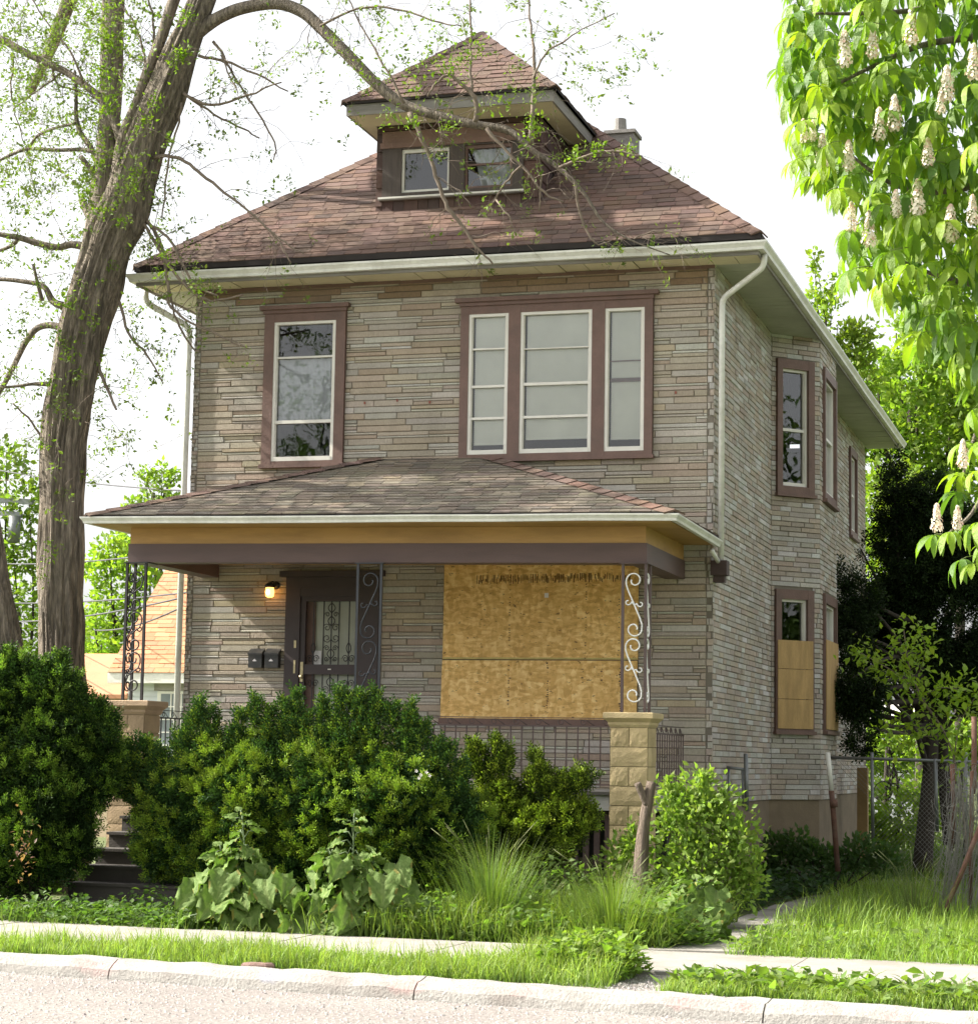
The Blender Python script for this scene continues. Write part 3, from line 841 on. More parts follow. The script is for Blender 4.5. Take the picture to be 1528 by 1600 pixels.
# blurred factory stamp near the top and dotted stud lines: flat ink on the boards
ink = MB(); random.seed(11)
x = -2.86
while x < -.98:
    wd = random.choice((.006, .009, .012)); hgt = .115 if x < -1.2 else .08
    if random.random() < .92:
        a = 3.69 + .012 * (x + 2.8)
        for k in range(random.choice((1, 2, 3))):
            z = a + hgt * random.uniform(0, .6); ink.fquad(FR, x, x + wd, z, min(z + random.uniform(.03, .09), a + hgt), .0195)
    x += wd + random.choice((.005, .007, .010, .016))
for u, z0, z1 in ((-2.45, 2.81, 3.96), (-1.52, 2.81, 3.7), (-1.12, 2.9, 3.5)):
    z = z0
    while z < z1:
        if random.random() < .42: ink.fquad(FR, u + random.uniform(-.006, .006), u + .014, z, z + .012, .0195)
        z += .03
ink.build('printed_stamp', X['ink'], up, kind='stuff')
ink = MB()
for u, z0, z1 in ((-2.45, 2.2, 2.78), (-1.98, 2.2, 2.75), (-1.97, 2.25, 2.7), (-1.55, 2.5, 2.7), (-1.1, 2.2, 2.78), (-1.32, 2.55, 2.7)):
    z = z0
    while z < z1:
        if random.random() < .6: ink.fquad(FR, u + random.uniform(-.012, .012), u + .014, z, z + random.uniform(.008, .02), .0205)
        z += .026
ink.build('printed_stamp', X['ink'], lo_, kind='stuff')
m = MB(); m.fquad(FR, -3.26, -.89, 2.801, 2.822, .0192); m.build('mildew_line', X['osb_green'], up)
m = MB(); m.fquad(FR, -2.02, -1.97, 3.53, 3.585, .0197); m.build('paper_label', X['paper'], up)
random.seed(12)

# --- front door with iron storm door
fm = MB()
fm.fbox(FR, -5.29, -5.10, 1.30, 3.66, -.012, .05); fm.fbox(FR, -4.30, -4.085, 1.30, 3.66, -.012, .05)
fm.fbox(FR, -5.10, -4.30, 3.56, 3.66, -.012, .047); fm.fbox(FR, -5.29, -4.085, 3.66, 3.80, -.012, .052)
fm.fbox(FR, -5.36, -4.02, 3.80, 3.87, -.012, .10)
D = fm.build('door', X['door_dark'], H)
m = MB(); m.fbox(FR, -5.10, -4.30, 1.30, 3.56, -.10, -.06); m.build('door_panel', X['door_panel'], D)
m = MB(); m.fbox(FR, -5.10, -4.93, 1.35, 3.50, -.058, -.035, ); m.build('door_edge', X['trim'], D)
sd = MB()
sd.fbox(FR, -5.10, -5.03, 1.30, 3.56, -.01, .03); sd.fbox(FR, -4.37, -4.30, 1.30, 3.56, -.01, .03)
sd.fbox(FR, -5.03, -4.37, 3.50, 3.56, -.01, .03); sd.fbox(FR, -5.03, -4.37, 2.61, 2.73, -.01, .03); sd.fbox(FR, -5.03, -4.37, 1.30, 1.42, -.01, .03)
sd.build('storm_door', X['door_dark'], D)


def spiral(cx, cz, r0, turns, a0, sgn, n=16):
    out = []
    for k in range(n):
        t = k / (n - 1); r = r0 * (1 - .72 * t); a = a0 + sgn * turns * 2 * math.pi * t
        out.append((cx + r * math.cos(a), cz + r * math.sin(a)))
    return out


def fr_tube(mb, fr, pts, n, r, sides=4):
    mb.tube([fr(u, z, n) for u, z in pts], r, sides)


g = MB()
for u in (-4.93, -4.80, -4.60, -4.47): g.fbox(FR, u - .006, u + .006, 2.73, 3.50, .005, .017); g.fbox(FR, u - .006, u + .006, 1.42, 2.61, .005, .017)
g.fbox(FR, -4.706, -4.694, 2.73, 3.50, .005, .017); g.fbox(FR, -4.706, -4.694, 1.42, 2.61, .005, .017)
for s in (-1, 1):
    for (zc, r, a0) in ((3.18, .05, 0), (3.05, .055, math.pi), (3.34, .032, 0), (2.93, .035, 0), (2.80, .03, math.pi), (2.42, .05, 0), (2.2, .05, math.pi), (2.0, .05, 0), (1.7, .05, 0)):
        fr_tube(g, FR, [(-4.70 + s * (abs(x_)), z_) for x_, z_ in spiral(.055, zc, r, 1.3, a0, 1)], .011, .005)
    for zc in (3.42, 2.52, 3.26, 2.86):
        fr_tube(g, FR, [(-4.70 + s * .045 * math.sin(math.pi * t), zc - .06 + .12 * t) for t in np.linspace(0, 1, 8)], .011, .006)
    for ub in (-4.93, -4.47):
        for zc in (2.80, 2.50, 2.0): fr_tube(g, FR, [(ub + s * abs(x_) * .8, z_) for x_, z_ in spiral(.05, zc, .05, 1.3, 0, 1)], .011, .005)
        fr_tube(g, FR, [(ub + s * .03 * math.sin(math.pi * t), 2.86 + .14 * t) for t in np.linspace(0, 1, 8)], .011, .006)
g.build('grille', X['iron'], D)
m = MB(); m.fbox(FR, -5.08, -5.045, 2.52, 2.76, .03, .04); m.tube([FR(-5.06, 2.58, .04), FR(-5.06, 2.58, .075)], [.025, .02], 10); m.build('handle', X['brass'], D)
m = MB(); m.fbox(FR, -5.165, -5.135, 2.93, 3.02, .05, .056); m.fbox(FR, -5.165, -5.14, 2.62, 2.78, .05, .055); m.build('lock_plate', X['brass'], D)
m = MB(); m.fbox(FR, -4.93, -4.835, 2.735, 2.90, -.03, -.025); m.build('paper_notice', X['paper'], D)
m = MB(); m.fbox(FR, -4.725, -4.685, 2.665, 2.68, .03, .036); m.build('mail_slot', X['sash'], D)
m = MB(); m.fbox(FR, -5.3, -4.08, 1.26, 1.30, -.012, .10); m.build('door_sill', X['concrete'], D)

# --- roof
EZ = 7.68
rx0, rx1, ry0, ry1 = -7.26, .62, -.52, 15.42
AP = (-3.32, 3.42, 10.95); AP2 = (-3.32, 11.48, 10.95)
d = MB()
def roof_deck(mb, x0, x1, y0, y1, z, a, b, th=.07):
    v = [(x0, y0, z), (x1, y0, z), (x1, y1, z), (x0, y1, z), a, b]
    v += [(p[0], p[1], p[2] - th) for p in v[:4]]
    mb.add(v, [(0, 1, 4), (1, 2, 5, 4), (2, 3, 5), (3, 0, 4, 5), (0, 6, 7, 1), (1, 7, 8, 2), (2, 8, 9, 3), (3, 9, 6, 0)])
roof_deck(d, rx0, rx1, ry0, ry1, EZ, AP, AP2)
ROOF = d.build('roof', X['deck'], H)


def rcol(pal):
    c = random.choice(pal); g_ = random.uniform(.86, 1.14)
    return tuple(x_ * g_ * k_ * random.uniform(.95, 1.05) for x_, k_ in zip(c, (1.0, 1.01, 1.0)))


RED = [(.142, .087, .068), (.128, .078, .061), (.158, .100, .077), (.112, .070, .057), (.150, .089, .064)]
GREYB = [(.165, .138, .105), (.150, .124, .096), (.180, .148, .110), (.130, .106, .084)]


def shingles(O, U, V, N, length, umin, umax, expo=.122, tab=.22, pal=RED, skip=None, wav=.006):
    """list of wedge tabs lying on a roof plane"""
    O, U, V, N = (np.array(q, float) for q in (O, U, V, N))
    out = []; v = 0.0; row = 0
    pt = lambda u, v_, n: O + U * u + V * v_ + N * n
    while v < length - .02:
        e = min(expo * 1.0, length - v)
        a0, b0 = umin(v), umax(v); a1, b1 = umin(v + e), umax(v + e)
        u = a0 - (row * .137 % tab) - random.uniform(0, .05)
        while u < b0:
            w_ = tab * random.uniform(.93, 1.07); p, q = u, u + w_; u += w_
            c0, c1 = max(p, a0), min(q, b0); d0, d1 = max(p, a1), min(q, b1)
            if c1 - c0 < .02: continue
            if d1 < d0: d0 = d1 = (min(max((c0 + c1) / 2, a1), b1))
            if skip and skip((c0 + c1) / 2, v): continue
            g_ = .004; dr = random.uniform(-.010, .006); lift = .008 + random.uniform(0, wav)
            out.append(([pt(c0 + g_, v + dr, .002), pt(c1 - g_, v + dr, .002), pt(c1 - g_, v + dr, lift), pt(c0 + g_, v + dr, lift + random.uniform(-.002, .003)), pt(d1 - g_ * .5, v + e + .012, .004), pt(d0 + g_ * .5, v + e + .012, .004)],
                        [(0, 1, 2, 3), (3, 2, 4, 5), (1, 4, 2), (0, 3, 5)], rcol(pal), v))
        v += e; row += 1
    return out


rest_sh = MB()
def lay(lst, n_parts, parent, restmb=None):
    lst2 = sorted(lst, key=lambda s: s[3])
    r = restmb if restmb is not None else MB()
    for k, s in enumerate(lst2):
        if k < n_parts:
            mb = MB(); mb.add(s[0], s[1], s[2]); mb.build('shingle', X['shingle'], parent)
        else: r.add(s[0], s[1], s[2])
    return r


run, rise = AP[1] - ry0, AP[2] - EZ; LL = math.hypot(run, rise); W_ = rx1 - rx0
front = shingles((rx0, ry0, EZ), (1, 0, 0), (0, run / LL, rise / LL), (0, -rise / LL, run / LL), LL, lambda v: v / LL * run, lambda v: W_ - v / LL * run,
                 skip=lambda u, v: -4.36 < rx0 + u < -2.32 and ry0 + v / LL * run > .52)
lay(front, 150, ROOF, rest_sh)
DD = ry1 - ry0
for s in shingles((rx1, ry0, EZ), (0, 1, 0), (-run / LL, 0, rise / LL), (rise / LL, 0, run / LL), LL, lambda v: v / LL * run, lambda v: DD - v / LL * run, tab=.45): rest_sh.add(*s[:3])
for s in shingles((rx0, ry1, EZ), (0, -1, 0), (run / LL, 0, rise / LL), (-rise / LL, 0, run / LL), LL, lambda v: v / LL * run, lambda v: DD - v / LL * run, tab=.45): rest_sh.add(*s[:3])
rest_sh.build('shingle_rows', X['shingle'], ROOF, kind='stuff')


def hipcaps(a, b, na, nb, parent, pal=RED, step=.24, wdt=.13, parts=True):
    a = np.array(a, float); b = np.array(b, float); na = np.array(na, float); nb = np.array(nb, float)
    L = np.linalg.norm(b - a); d_ = (b - a) / L; n = int(L / step); up = na + nb; up /= np.linalg.norm(up)
    sa = np.cross(d_, na); sa /= np.linalg.norm(sa); sb = np.cross(nb, d_); sb /= np.linalg.norm(sb)
    if sa @ nb > 0: sa = -sa
    if sb @ na > 0: sb = -sb
    mb = MB()
    for k in range(n):
        p = a + d_ * (k * L / n); q = a + d_ * ((k + 1) * L / n + .03)
        if not parts or k >= 60: pass
        m_ = MB() if parts else mb
        l0, l1 = .030, .016
        v = [p + up * l0, p + sa * wdt + na * (l0 - .008), p + sb * wdt + nb * (l0 - .008), q + up * l1, q + sa * wdt + na * l1 * .6, q + sb * wdt + nb * l1 * .6,
             p + sa * wdt + na * .004, p + sb * wdt + nb * .004, p + up * .006]
        m_.add(v, [(1, 0, 3, 4), (0, 2, 5, 3), (6, 8, 0, 1), (8, 7, 2, 0)], rcol(pal))
        if parts: m_.build('hip_cap', X['shingle'], parent)
    if not parts: mb.build('hip_caps', X['shingle'], parent)


nF = (0, -rise / LL, run / LL); nR = (rise / LL, 0, run / LL); nL = (-rise / LL, 0, run / LL)
hipcaps((rx1, ry0, EZ), AP, nF, nR, ROOF); hipcaps((rx0, ry0, EZ), AP, nF, nL, ROOF)
hipcaps(AP, AP2, nR, nL, ROOF, parts=False)


def gutter(name, path, outs, z, parent, sag=None, k=1.0):
    prof = [(0, 0), (0, -.115), (.075, -.115), (.085, -.075), (.10, -.055), (.125, -.025), (.128, 0), (.116, .0), (.112, -.022), (.07, -.10), (.012, -.10), (.012, 0)]
    mb = MB(); v = []; fs = []
    for (x, y), (ox, oy) in zip(path, outs):
        for o, dz in prof: v.append((x + ox * o * k, y + oy * o * k, z + dz * k))
    P = len(prof)
    for i in range(len(path) - 1):
        for j in range(P): fs.append((i * P + j, i * P + (j + 1) % P, (i + 1) * P + (j + 1) % P, (i + 1) * P + j))
    fs.append(tuple(range(P))); fs.append(tuple((len(path) - 1) * P + j for j in range(P - 1, -1, -1)))
    mb.add(v, fs)
    if sag: mb.map(sag)
    return mb.build(name, X['white_metal'], parent)


gy, gx0, gx1 = -.50, -7.24, .60
pth = [(gx0, 15.4), (gx0, gy)] + [(x_, gy) for x_ in np.linspace(gx0, gx1, 9)[1:-1]] + [(gx1, gy)] + [(gx1, y_) for y_ in np.linspace(gy, 15.4, 9)[1:]]
ots = [(-1, 0), (-1, -1)] + [(0, -1)] * 7 + [(1, -1)] + [(1, 0)] * 8
def sag1(x, y, z):
    s = noise.noise(Vector((x * .5, y * .35, 3))) * .022
    return (x, y, z + s)
gutter('gutter', pth, ots, 7.57, H, sag1, k=.84)
m = MB(); m.box(gx0, gx1, gy + .001, gy + .025, 7.43, 7.60); m.box(gx1 - .025, gx1 - .001, gy + .03, 15.4, 7.43, 7.60); m.box(gx0 + .001, gx0 + .025, gy + .03, 15.4, 7.43, 7.60)
m.build('fascia', X['fascia'], H)
x = gx0 + .03
while x < gx1 - .05:
    m = MB(); b = min(x + .30, gx1 - .03); dz = random.uniform(-.006, .006)
    m.box(x + .005, b - .005, gy + .028, -.002, 7.452 + dz, 7.464 + dz); m.build('soffit_panel', X['soffit'], H); x += .30
m = MB(); y = .01
while y < 15.2:
    dz = random.uniform(-.003, .003); m.box(.0, gx1 - .028, y, y + .094, 7.454 + dz, 7.464); y += .10
y = .01
while y < 15.2:
    m.box(gx0 + .028, WX0, y, y + .094, 7.454, 7.464); y += .10
m.build('side_soffit', X['soffit_grey'], H, kind='stuff')
m = MB(); m.box(WX0, -.0, -.016, -.003, 7.41, 7.452); m.build('frieze_board', X['trim'], H)

# downspouts
def spout(name, pts, w=.075, h=.055):
    mb = MB(); P_ = catmull(pts, 1) if len(pts) < 2 else np.array(pts, float)
    mb.tube(P_, w * .47, 8, smooth=True)
    return mb.build(name, X['white_metal'], H)
def rounded(pts, r=.09, n=5):
    P_ = [np.array(p, float) for p in pts]; out = [P_[0]]
    for a, b, c in zip(P_[:-2], P_[1:-1], P_[2:]):
        p = b + (a - b) / np.linalg.norm(a - b) * r; q = b + (c - b) / np.linalg.norm(c - b) * r
        for t in np.linspace(0, 1, n): out.append((1 - t) ** 2 * p + 2 * t * (1 - t) * b + t * t * q)
    out.append(P_[-1]); return out
spout('downspout', rounded([(.63, -.30, 7.47), (.63, -.30, 7.33), (.075, .045, 7.05), (.075, .045, 3.93)]))
spout('downspout', rounded([(-7.27, -.15, 7.47), (-7.27, -.15, 7.30), (-6.71, -.02, 6.98), (-6.71, -.02, .4)]), w=.085)
m = MB(); m.box(-.03, .16, -.05, .13, 3.78, 3.95); m.box(.0, .13, -.02, .1, 3.70, 3.78); m.build('leader_box', X['lattice'], H)
spout('downspout', [(.03, -.28, 4.05), (.035, -.25, 4.02), (.06, -.02, 3.93)], w=.06)

# --- dormer
DX0, DX1, DY = -4.50, -2.37, .70
DF = frame((0, DY, 0), (1, 0, 0), (0, -1, 0))
w = MB()
panel(w, DF, DX0, DX1, 8.3, 9.64, [(-4.16, -3.53, 8.75, 9.31), (-3.33, -2.71, 8.75, 9.31)], n=-.012, depth=.1)
w.quad((DX1 - .012, DY, 8.3), (DX1 - .012, 3.2, 8.3), (DX1 - .012, 3.2, 9.64), (DX1 - .012, DY, 9.64)); w.quad((DX0 + .012, DY, 8.3), (DX0 + .012, DY, 9.64), (DX0 + .012, 3.2, 9.64), (DX0 + .012, 3.2, 8.3))
w.quad((DX0, 1.9, 8.3), (DX1, 1.9, 8.3), (DX1, 1.9, 9.64), (DX0, 1.9, 9.64))
DM = w.build('dormer', X['dark'], H)
SH = [(.085, .048, .040), (.075, .043, .037), (.098, .055, .044), (.066, .04, .036)]
def shakes(fr, u0, u1, z0, z1, hgt, wd, clips, parts):
    rr = MB(); z = z0
    while z < z1 - .01:
        u = u0
        while u < u1 - .01:
            w2 = min(wd * random.uniform(.8, 1.2), u1 - u); zt_ = min(z + hgt, z1)
            if not any(u < c[1] - .02 and u + w2 > c[0] + .02 and z < c[3] - .02 and zt_ > c[2] + .02 for c in clips):
                mb = MB() if parts else rr
                t = rcol(SH); p = random.uniform(0, .006)
                mb.add([fr(u + .003, z, -.011), fr(u + w2 - .003, z, -.011), fr(u + w2 - .003, z, .014 + p), fr(u + .003, z, .014 + p), fr(u + w2 - .003, zt_, .002), fr(u + .003, zt_, .002), fr(u + w2 - .003, zt_, -.011), fr(u + .003, zt_, -.011)],
                       [(0, 1, 2, 3), (3, 2, 4, 5), (1, 6, 4, 2), (0, 3, 5, 7)], t)
                if parts: mb.build('shake', X['shake'], DM)
            u += w2
        z += hgt
    if not parts: rr.build('side_shakes', X['shake'], DM, kind='stuff')
DW = (-4.41, -2.57, 8.68, 9.56)
shakes(DF, DX0, DW[0], 8.36, 9.62, .235, .2, [], True); shakes(DF, DW[1], DX1, 8.36, 9.62, .235, .2, [], True)
shakes(DF, DW[0], DW[1], 8.44, 8.665, .225, .17, [], True); shakes(DF, DW[0], DW[1], 9.56, 9.63, .07, .3, [], True)
shakes(frame((DX1, DY, 0), (0, 1, 0), (1, 0, 0)), 0, 2.4, 8.36, 9.62, .235, .16, [], False)
m = MB()
for a, b in ((-4.41, -4.16), (-3.53, -3.33), (-2.71, -2.57)): m.fbox(DF, a, b, 8.70, 9.33, -.01, .03)
for a, b in ((-4.16, -3.53), (-3.33, -2.71)): m.fbox(DF, a, b, 8.70, 8.75, -.01, .027); m.fbox(DF, a, b, 9.31, 9.33, -.01, .027)
m.build('window_frame', X['wood_grey'], DM)
m = MB(); m.fbox(DF, -4.44, -2.55, 9.33, 9.40, -.01, .045); m.fbox(DF, -4.42, -2.56, 9.40, 9.545, -.01, .034)
m.build('head_board', mat('pinkish_board', (.20, .125, .10), .8, .25, 3, .2, 40), DM)
m = MB(); m.fbox(DF, -4.45, -2.55, 8.66, 8.70, -.01, .06); m.build('window_sill', X['fascia'], DM)
m = MB(); m.fbox(DF, -4.45, -2.55, 8.675, 8.697, .06, .066); m.build('sill_edge', X['sash'], DM)
for a, b, c in ((-4.16, -3.53, 'sash'), (-3.33, -2.71, 'trim')):
    s = MB(); s.fbox(DF, a, a + .03, 8.75, 9.31, -.05, 0); s.fbox(DF, b - .03, b, 8.75, 9.31, -.05, 0); s.fbox(DF, a + .03, b - .03, 9.265, 9.31, -.05, 0); s.fbox(DF, a + .03, b - .03, 8.75, 8.785, -.05, 0)
    if c == 'trim': s.fbox(DF, a + .03, b - .03, 9.05, 9.075, -.04, -.01)
    s.build('sash', X[c], DM)
    g_ = MB(); g_.fquad(DF, a + .03, b - .03, 8.785, 9.265, -.03); g_.build('pane', X['glass'], DM)
cm = MB(); v = []
for k in range(20):
    u = -3.25 + .5 * k / 19
    for z in (8.78, 9.27): v.append(DF(u + (.12 if z < 9 else 0), z, -.08 + .015 * math.sin(k * 1.6)))
cm.add(v, [(2 * k, 2 * k + 2, 2 * k + 3, 2 * k + 1) for k in range(19)]); cm.build('curtain', X['curtain'], DM)
ex0, ex1, ey, ez = -4.76, -2.02, .13, 9.80
dhw = (ex1 - ex0) / 2; dap = ((ex0 + ex1) / 2, ey + dhw, 11.04)
m = MB()
v = [(ex0, ey, ez), (ex1, ey, ez), (ex1, 3.5, ez), (ex0, 3.5, ez), dap, (dap[0], 3.7, dap[2])]
v += [(p[0], p[1], p[2] - .03) for p in v[:4]]
m.add(v, [(0, 1, 4), (1, 2, 5, 4), (3, 0, 4, 5), (0, 6, 7, 1), (1, 7, 8, 2), (3, 9, 6, 0)])
m.build('dormer_roof', X['deck'], DM)
m = MB(); m.box(ex0 + .04, ex1 - .04, ey + .03, ey + .055, 9.63, 9.77); m.box(ex1 - .065, ex1 - .04, ey + .056, 2.3, 9.63, 9.77); m.box(ex0 + .04, ex0 + .065, ey + .056, 2.3, 9.63, 9.77)
m.build('fascia', X['fascia'], DM)
m = MB(); m.box(ex0 + .066, ex1 - .066, ey + .056, DY - .02, 9.632, 9.642); m.box(DX1 + .02, ex1 - .066, DY - .018, 2.3, 9.634, 9.644); m.box(ex0 + .066, DX0 - .02, DY - .018, 2.3, 9.634, 9.644)
m.build('soffit', X['soffit'], DM)
drise = dap[2] - ez; dl = math.hypot(dhw, drise)
rr = MB()
for s in shingles((ex0, ey, ez), (1, 0, 0), (0, dhw / dl, drise / dl), (0, -drise / dl, dhw / dl), dl, lambda v: v / dl * dhw, lambda v: 2 * dhw - v / dl * dhw, wav=.012):
    mb = MB(); mb.add(*s[:3]); mb.build('shingle', X['shingle'], DM)
for s in shingles((ex1, ey, ez), (0, 1, 0), (-dhw / dl, 0, drise / dl), (drise / dl, 0, dhw / dl), dl, lambda v: v / dl * dhw, lambda v: 3.4): rr.add(*s[:3])
for s in shingles((ex0, 3.5, ez), (0, -1, 0), (dhw / dl, 0, drise / dl), (-drise / dl, 0, dhw / dl), dl, lambda v: 0, lambda v: 3.37 - v / dl * dhw): rr.add(*s[:3])
rr.build('shingle_rows', X['shingle'], DM, kind='stuff')
dn = lambda a, b, c: (a * drise / dl, b * drise / dl, c * dhw / dl)
hipcaps((ex1, ey, ez), dap, dn(0, -1, 1), dn(1, 0, 1), DM, parts=True, wdt=.10); hipcaps((ex0, ey, ez), dap, dn(0, -1, 1), dn(-1, 0, 1), DM, parts=True, wdt=.10)
DM.location = (.095, -.30, -.085)          # the whole dormer sits a little further out on the slope

# --- chimney
m = MB(); m.box(-2.50, -2.10, 4.8, 5.2, 9.6, 10.60); m.box(-2.53, -2.07, 4.77, 5.23, 10.60, 10.65); m.tube([(-2.34, 4.98, 10.65), (-2.34, 4.98, 10.69), (-2.34, 4.98, 10.86)], [.12, .10, .09], 12, smooth=False)
m.build('chimney', X['fascia'], H)
# ------------------------------------------------------------------ porch (moves with the house)
def psag(x, y, z): return (x, y, z - .011 * (x + .6))
py0, pz0 = -2.52, 4.235
px0, px1 = -6.76, .06
RA, RB = (-4.17, 0, 5.20), (-2.70, 0, 5.20)
m = MB()
v = [(px0, py0, pz0), (px1, py0, pz0), (px1, -.015, pz0), (px0, -.015, pz0), (RA[0], -.016, 5.20), (RB[0], -.016, 5.20)]
v += [(p[0], p[1], p[2] - .05) for p in v[:4]]
m.add(v, [(0, 1, 5, 4), (1, 2, 5), (3, 0, 4), (0, 6, 7, 1), (1, 7, 8, 2), (3, 9, 6, 0)]).map(psag)
PR = m.build('porch_roof', X['deck'], H)
prise = 5.20 - pz0; prun = -py0; pl = math.hypot(prise, prun)
kl = (RA[0] - px0) / pl; kr = (px1 - RB[0]) / pl
def sag_list(lst):
    return [([psag(*p) for p in s[0]], *s[1:]) for s in lst]
ps = sag_list(shingles((px0, py0, pz0), (1, 0, 0), (0, prun / pl, prise / pl), (0, -prise / pl, prun / pl), pl, lambda v: v * kl, lambda v: (px1 - px0) - v * kr, pal=GREYB, expo=.125, wav=.008))
rr = lay(ps, 150, PR)
run_r = px1 - RB[0]; lr = math.hypot(run_r, prise)
for s in sag_list(shingles((px1, py0, pz0), (0, 1, 0), (-run_r / lr, 0, prise / lr), (prise / lr, 0, run_r / lr), lr, lambda v: v / lr * prun, lambda v: prun - .02, pal=RED)): rr.add(*s[:3])
run_l = RA[0] - px0; ll = math.hypot(run_l, prise)
for s in sag_list(shingles((px0, -.015, pz0), (0, -1, 0), (run_l / ll, 0, prise / ll), (-prise / ll, 0, run_l / ll), ll, lambda v: 0, lambda v: prun - v / ll * prun, pal=RED)): rr.add(*s[:3])
rr.build('shingle_rows', X['shingle'], PR, kind='stuff')
pn = (0, -prise / pl, prun / pl)
hipcaps(psag(px1, py0, pz0), psag(RB[0], -.03, 5.20), pn, (prise / lr, 0, run_r / lr), PR, wdt=.14)
hipcaps(psag(px0, py0, pz0), psag(RA[0], -.03, 5.20), pn, (-prise / ll, 0, run_l / ll), PR, wdt=.14)
gp = [(px0 + .03, -.03), (px0 + .03, py0 + .02)] + [(x_, py0 + .02) for x_ in np.linspace(px0, px1, 8)[1:-1]] + [(px1 - .03, py0 + .02), (px1 - .03, -.04)]
go = [(-1, 0), (-1, -1)] + [(0, -1)] * 6 + [(1, -1), (1, 0)]
gutter('gutter', gp, go, 4.215, H, lambda x, y, z: psag(x, y, z + noise.noise(Vector((x * .6, y, 8))) * .012 - .03 * (y + 2.5) / 2.5 * (1 if x > 0 else 0)), k=.64)
# soffit boards, ochre frieze, brown beam, ceiling
m = MB(); m.box(px0 + .06, px1 - .06, py0 + .05, -.02, 4.137, 4.150).map(psag); m.build('porch_soffit', X['ochre'], H)
def ring(mb, x0, x1, y0, z0, z1, t):
    mb.box(x0, x1, y0, y0 + t, z0, z1); mb.box(x0, x0 + t, y0 + t, -.02, z0, z1); mb.box(x1 - t, x1, y0 + t, -.02, z0, z1)
m = MB(); ring(m, -6.42, -.35, -2.06, 3.955, 4.135, .20); m.map(psag); m.build('frieze', X['ochre'], H)
m = MB(); ring(m, -6.435, -.335, -2.075, 3.74, 3.953, .235); m.map(psag); m.build('beam', X['beam'], H)
m = MB(); m.box(-6.2, -.57, -1.84, -.02, 3.99, 4.02).map(psag); m.build('porch_ceiling', X['ochre'], H)
m = MB(); m.box(-6.2, -.57, -.06, -.02, 3.90, 3.99).map(psag); m.build('ceiling_trim', X['ochre'], H)

# floor slab and the lattice below
m = MB(); m.box(-6.52, -.28, -2.22, -.02, 1.10, 1.295); m.build('porch_slab', X['concrete'], H)
m = MB(); m.box(-6.54, -.26, -2.25, -2.222, 1.262, 1.298); m.build('slab_lip', X['steps'], H)
LT = MB(); LT.box(-3.6, -.68, -2.12, -2.09, .98, 1.09); LT.box(-3.6, -.68, -2.12, -2.09, .52, .60)
LA = LT.build('lattice', X['lattice'], H)
x = -3.58
while x < -.70:
    m = MB(); m.box(x, x + .065, -2.15, -2.122, .0, 1.09 + random.uniform(-.02, 0)); m.build('slat', X['lattice'], LA); x += .118
m = MB(); m.box(-6.5, -.3, -1.1, -1.0, 0, 1.09); m.build('lattice_shade_panel', X['dark'], H)  # added near-black panel standing for the shade behind the lattice


def rock_face(mb, fr, u0, u1, z0, z1, tint, amp=.022, n=6, k=4, seed=0.0):
    v = []; fs = []
    for j in range(k + 1):
        for i in range(n + 1):
            s, t = i / n, j / k
            e = min(s, 1 - s, .28) / .28; e2 = min(t, 1 - t, .28) / .28
            b = (e * e2) ** .5
            h = amp * b * (.7 + .8 * noise.noise(Vector((u0 * 3 + s * 4 + seed, z0 * 9 + t * 2.5, seed)))) 
            v.append(fr(u0 + (u1 - u0) * s, z0 + (z1 - z0) * t, h))
    for j in range(k):
        for i in range(n): fs.append((j * (n + 1) + i, j * (n + 1) + i + 1, (j + 1) * (n + 1) + i + 1, (j + 1) * (n + 1) + i))
    mb.add(v, fs, tint, smooth=False)


def pier(x0, x1, y0, y1, top, base, rough, label):
    m = MB(); m.box(x0 + .012, x1 - .012, y0 + .012, y1 - .012, base, top, (.30, .235, .12))
    P_ = m.build('pier', X['buff'], H, label=label)
    z = top; k = 0
    frames = [(frame((x0, y0, 0), (1, 0, 0), (0, -1, 0)), x1 - x0), (frame((x1, y0, 0), (0, 1, 0), (1, 0, 0)), y1 - y0), (frame((x0, y1, 0), (0, -1, 0), (-1, 0, 0)), y1 - y0)]
    while z > base + .02:
        zl = max(z - .205, base)
        for fi, (fr, ln) in enumerate(frames):
            cuts = [0, ln / 2, ln] if (k + fi) % 2 == 0 else [0, ln]
            for a, b in zip(cuts[:-1], cuts[1:]):
                mb = MB(); g_ = .004; t = np.array((.47, .365, .195) if rough else (.36, .26, .155)) * random.uniform(.9, 1.08)
                rock_face(mb, fr, a + g_, b - g_, zl + g_, z - g_, tuple(t), .013 if rough else .006, seed=k * 1.7 + fi)
                mb.build('block', X['buff'], P_)
        z = zl; k += 1
    c = MB(); q = .0
    prof = [(.0, .0), (.018, .03), (.02, .055), (.055, .09), (.065, .10), (.065, .150), (.055, .158)]
    v = []; fs = []
    for o, h in prof:
        v += [(x0 - o, y0 - o, top + h), (x1 + o, y0 - o, top + h), (x1 + o, y1 + o, top + h), (x0 - o, y1 + o, top + h)]
    for i in range(len(prof) - 1):
        for j in range(4): fs.append((i * 4 + j, i * 4 + (j + 1) % 4, i * 4 + 4 + (j + 1) % 4, i * 4 + 4 + j))
    fs.append(tuple((len(prof) - 1) * 4 + j for j in range(4)))
    c.add(v, fs, (.47, .37, .205) if rough else (.38, .27, .17)); c.build('pier_cap', X['buff'], P_)
    return P_


pier(-.675, -.265, -2.26, -1.85, 1.975, .0, True, 'rock faced buff block pier with moulded cap')
pier(-6.49, -6.07, -2.26, -1.84, 2.055, .2, False, 'smooth brown plastered pier with chipped corner')
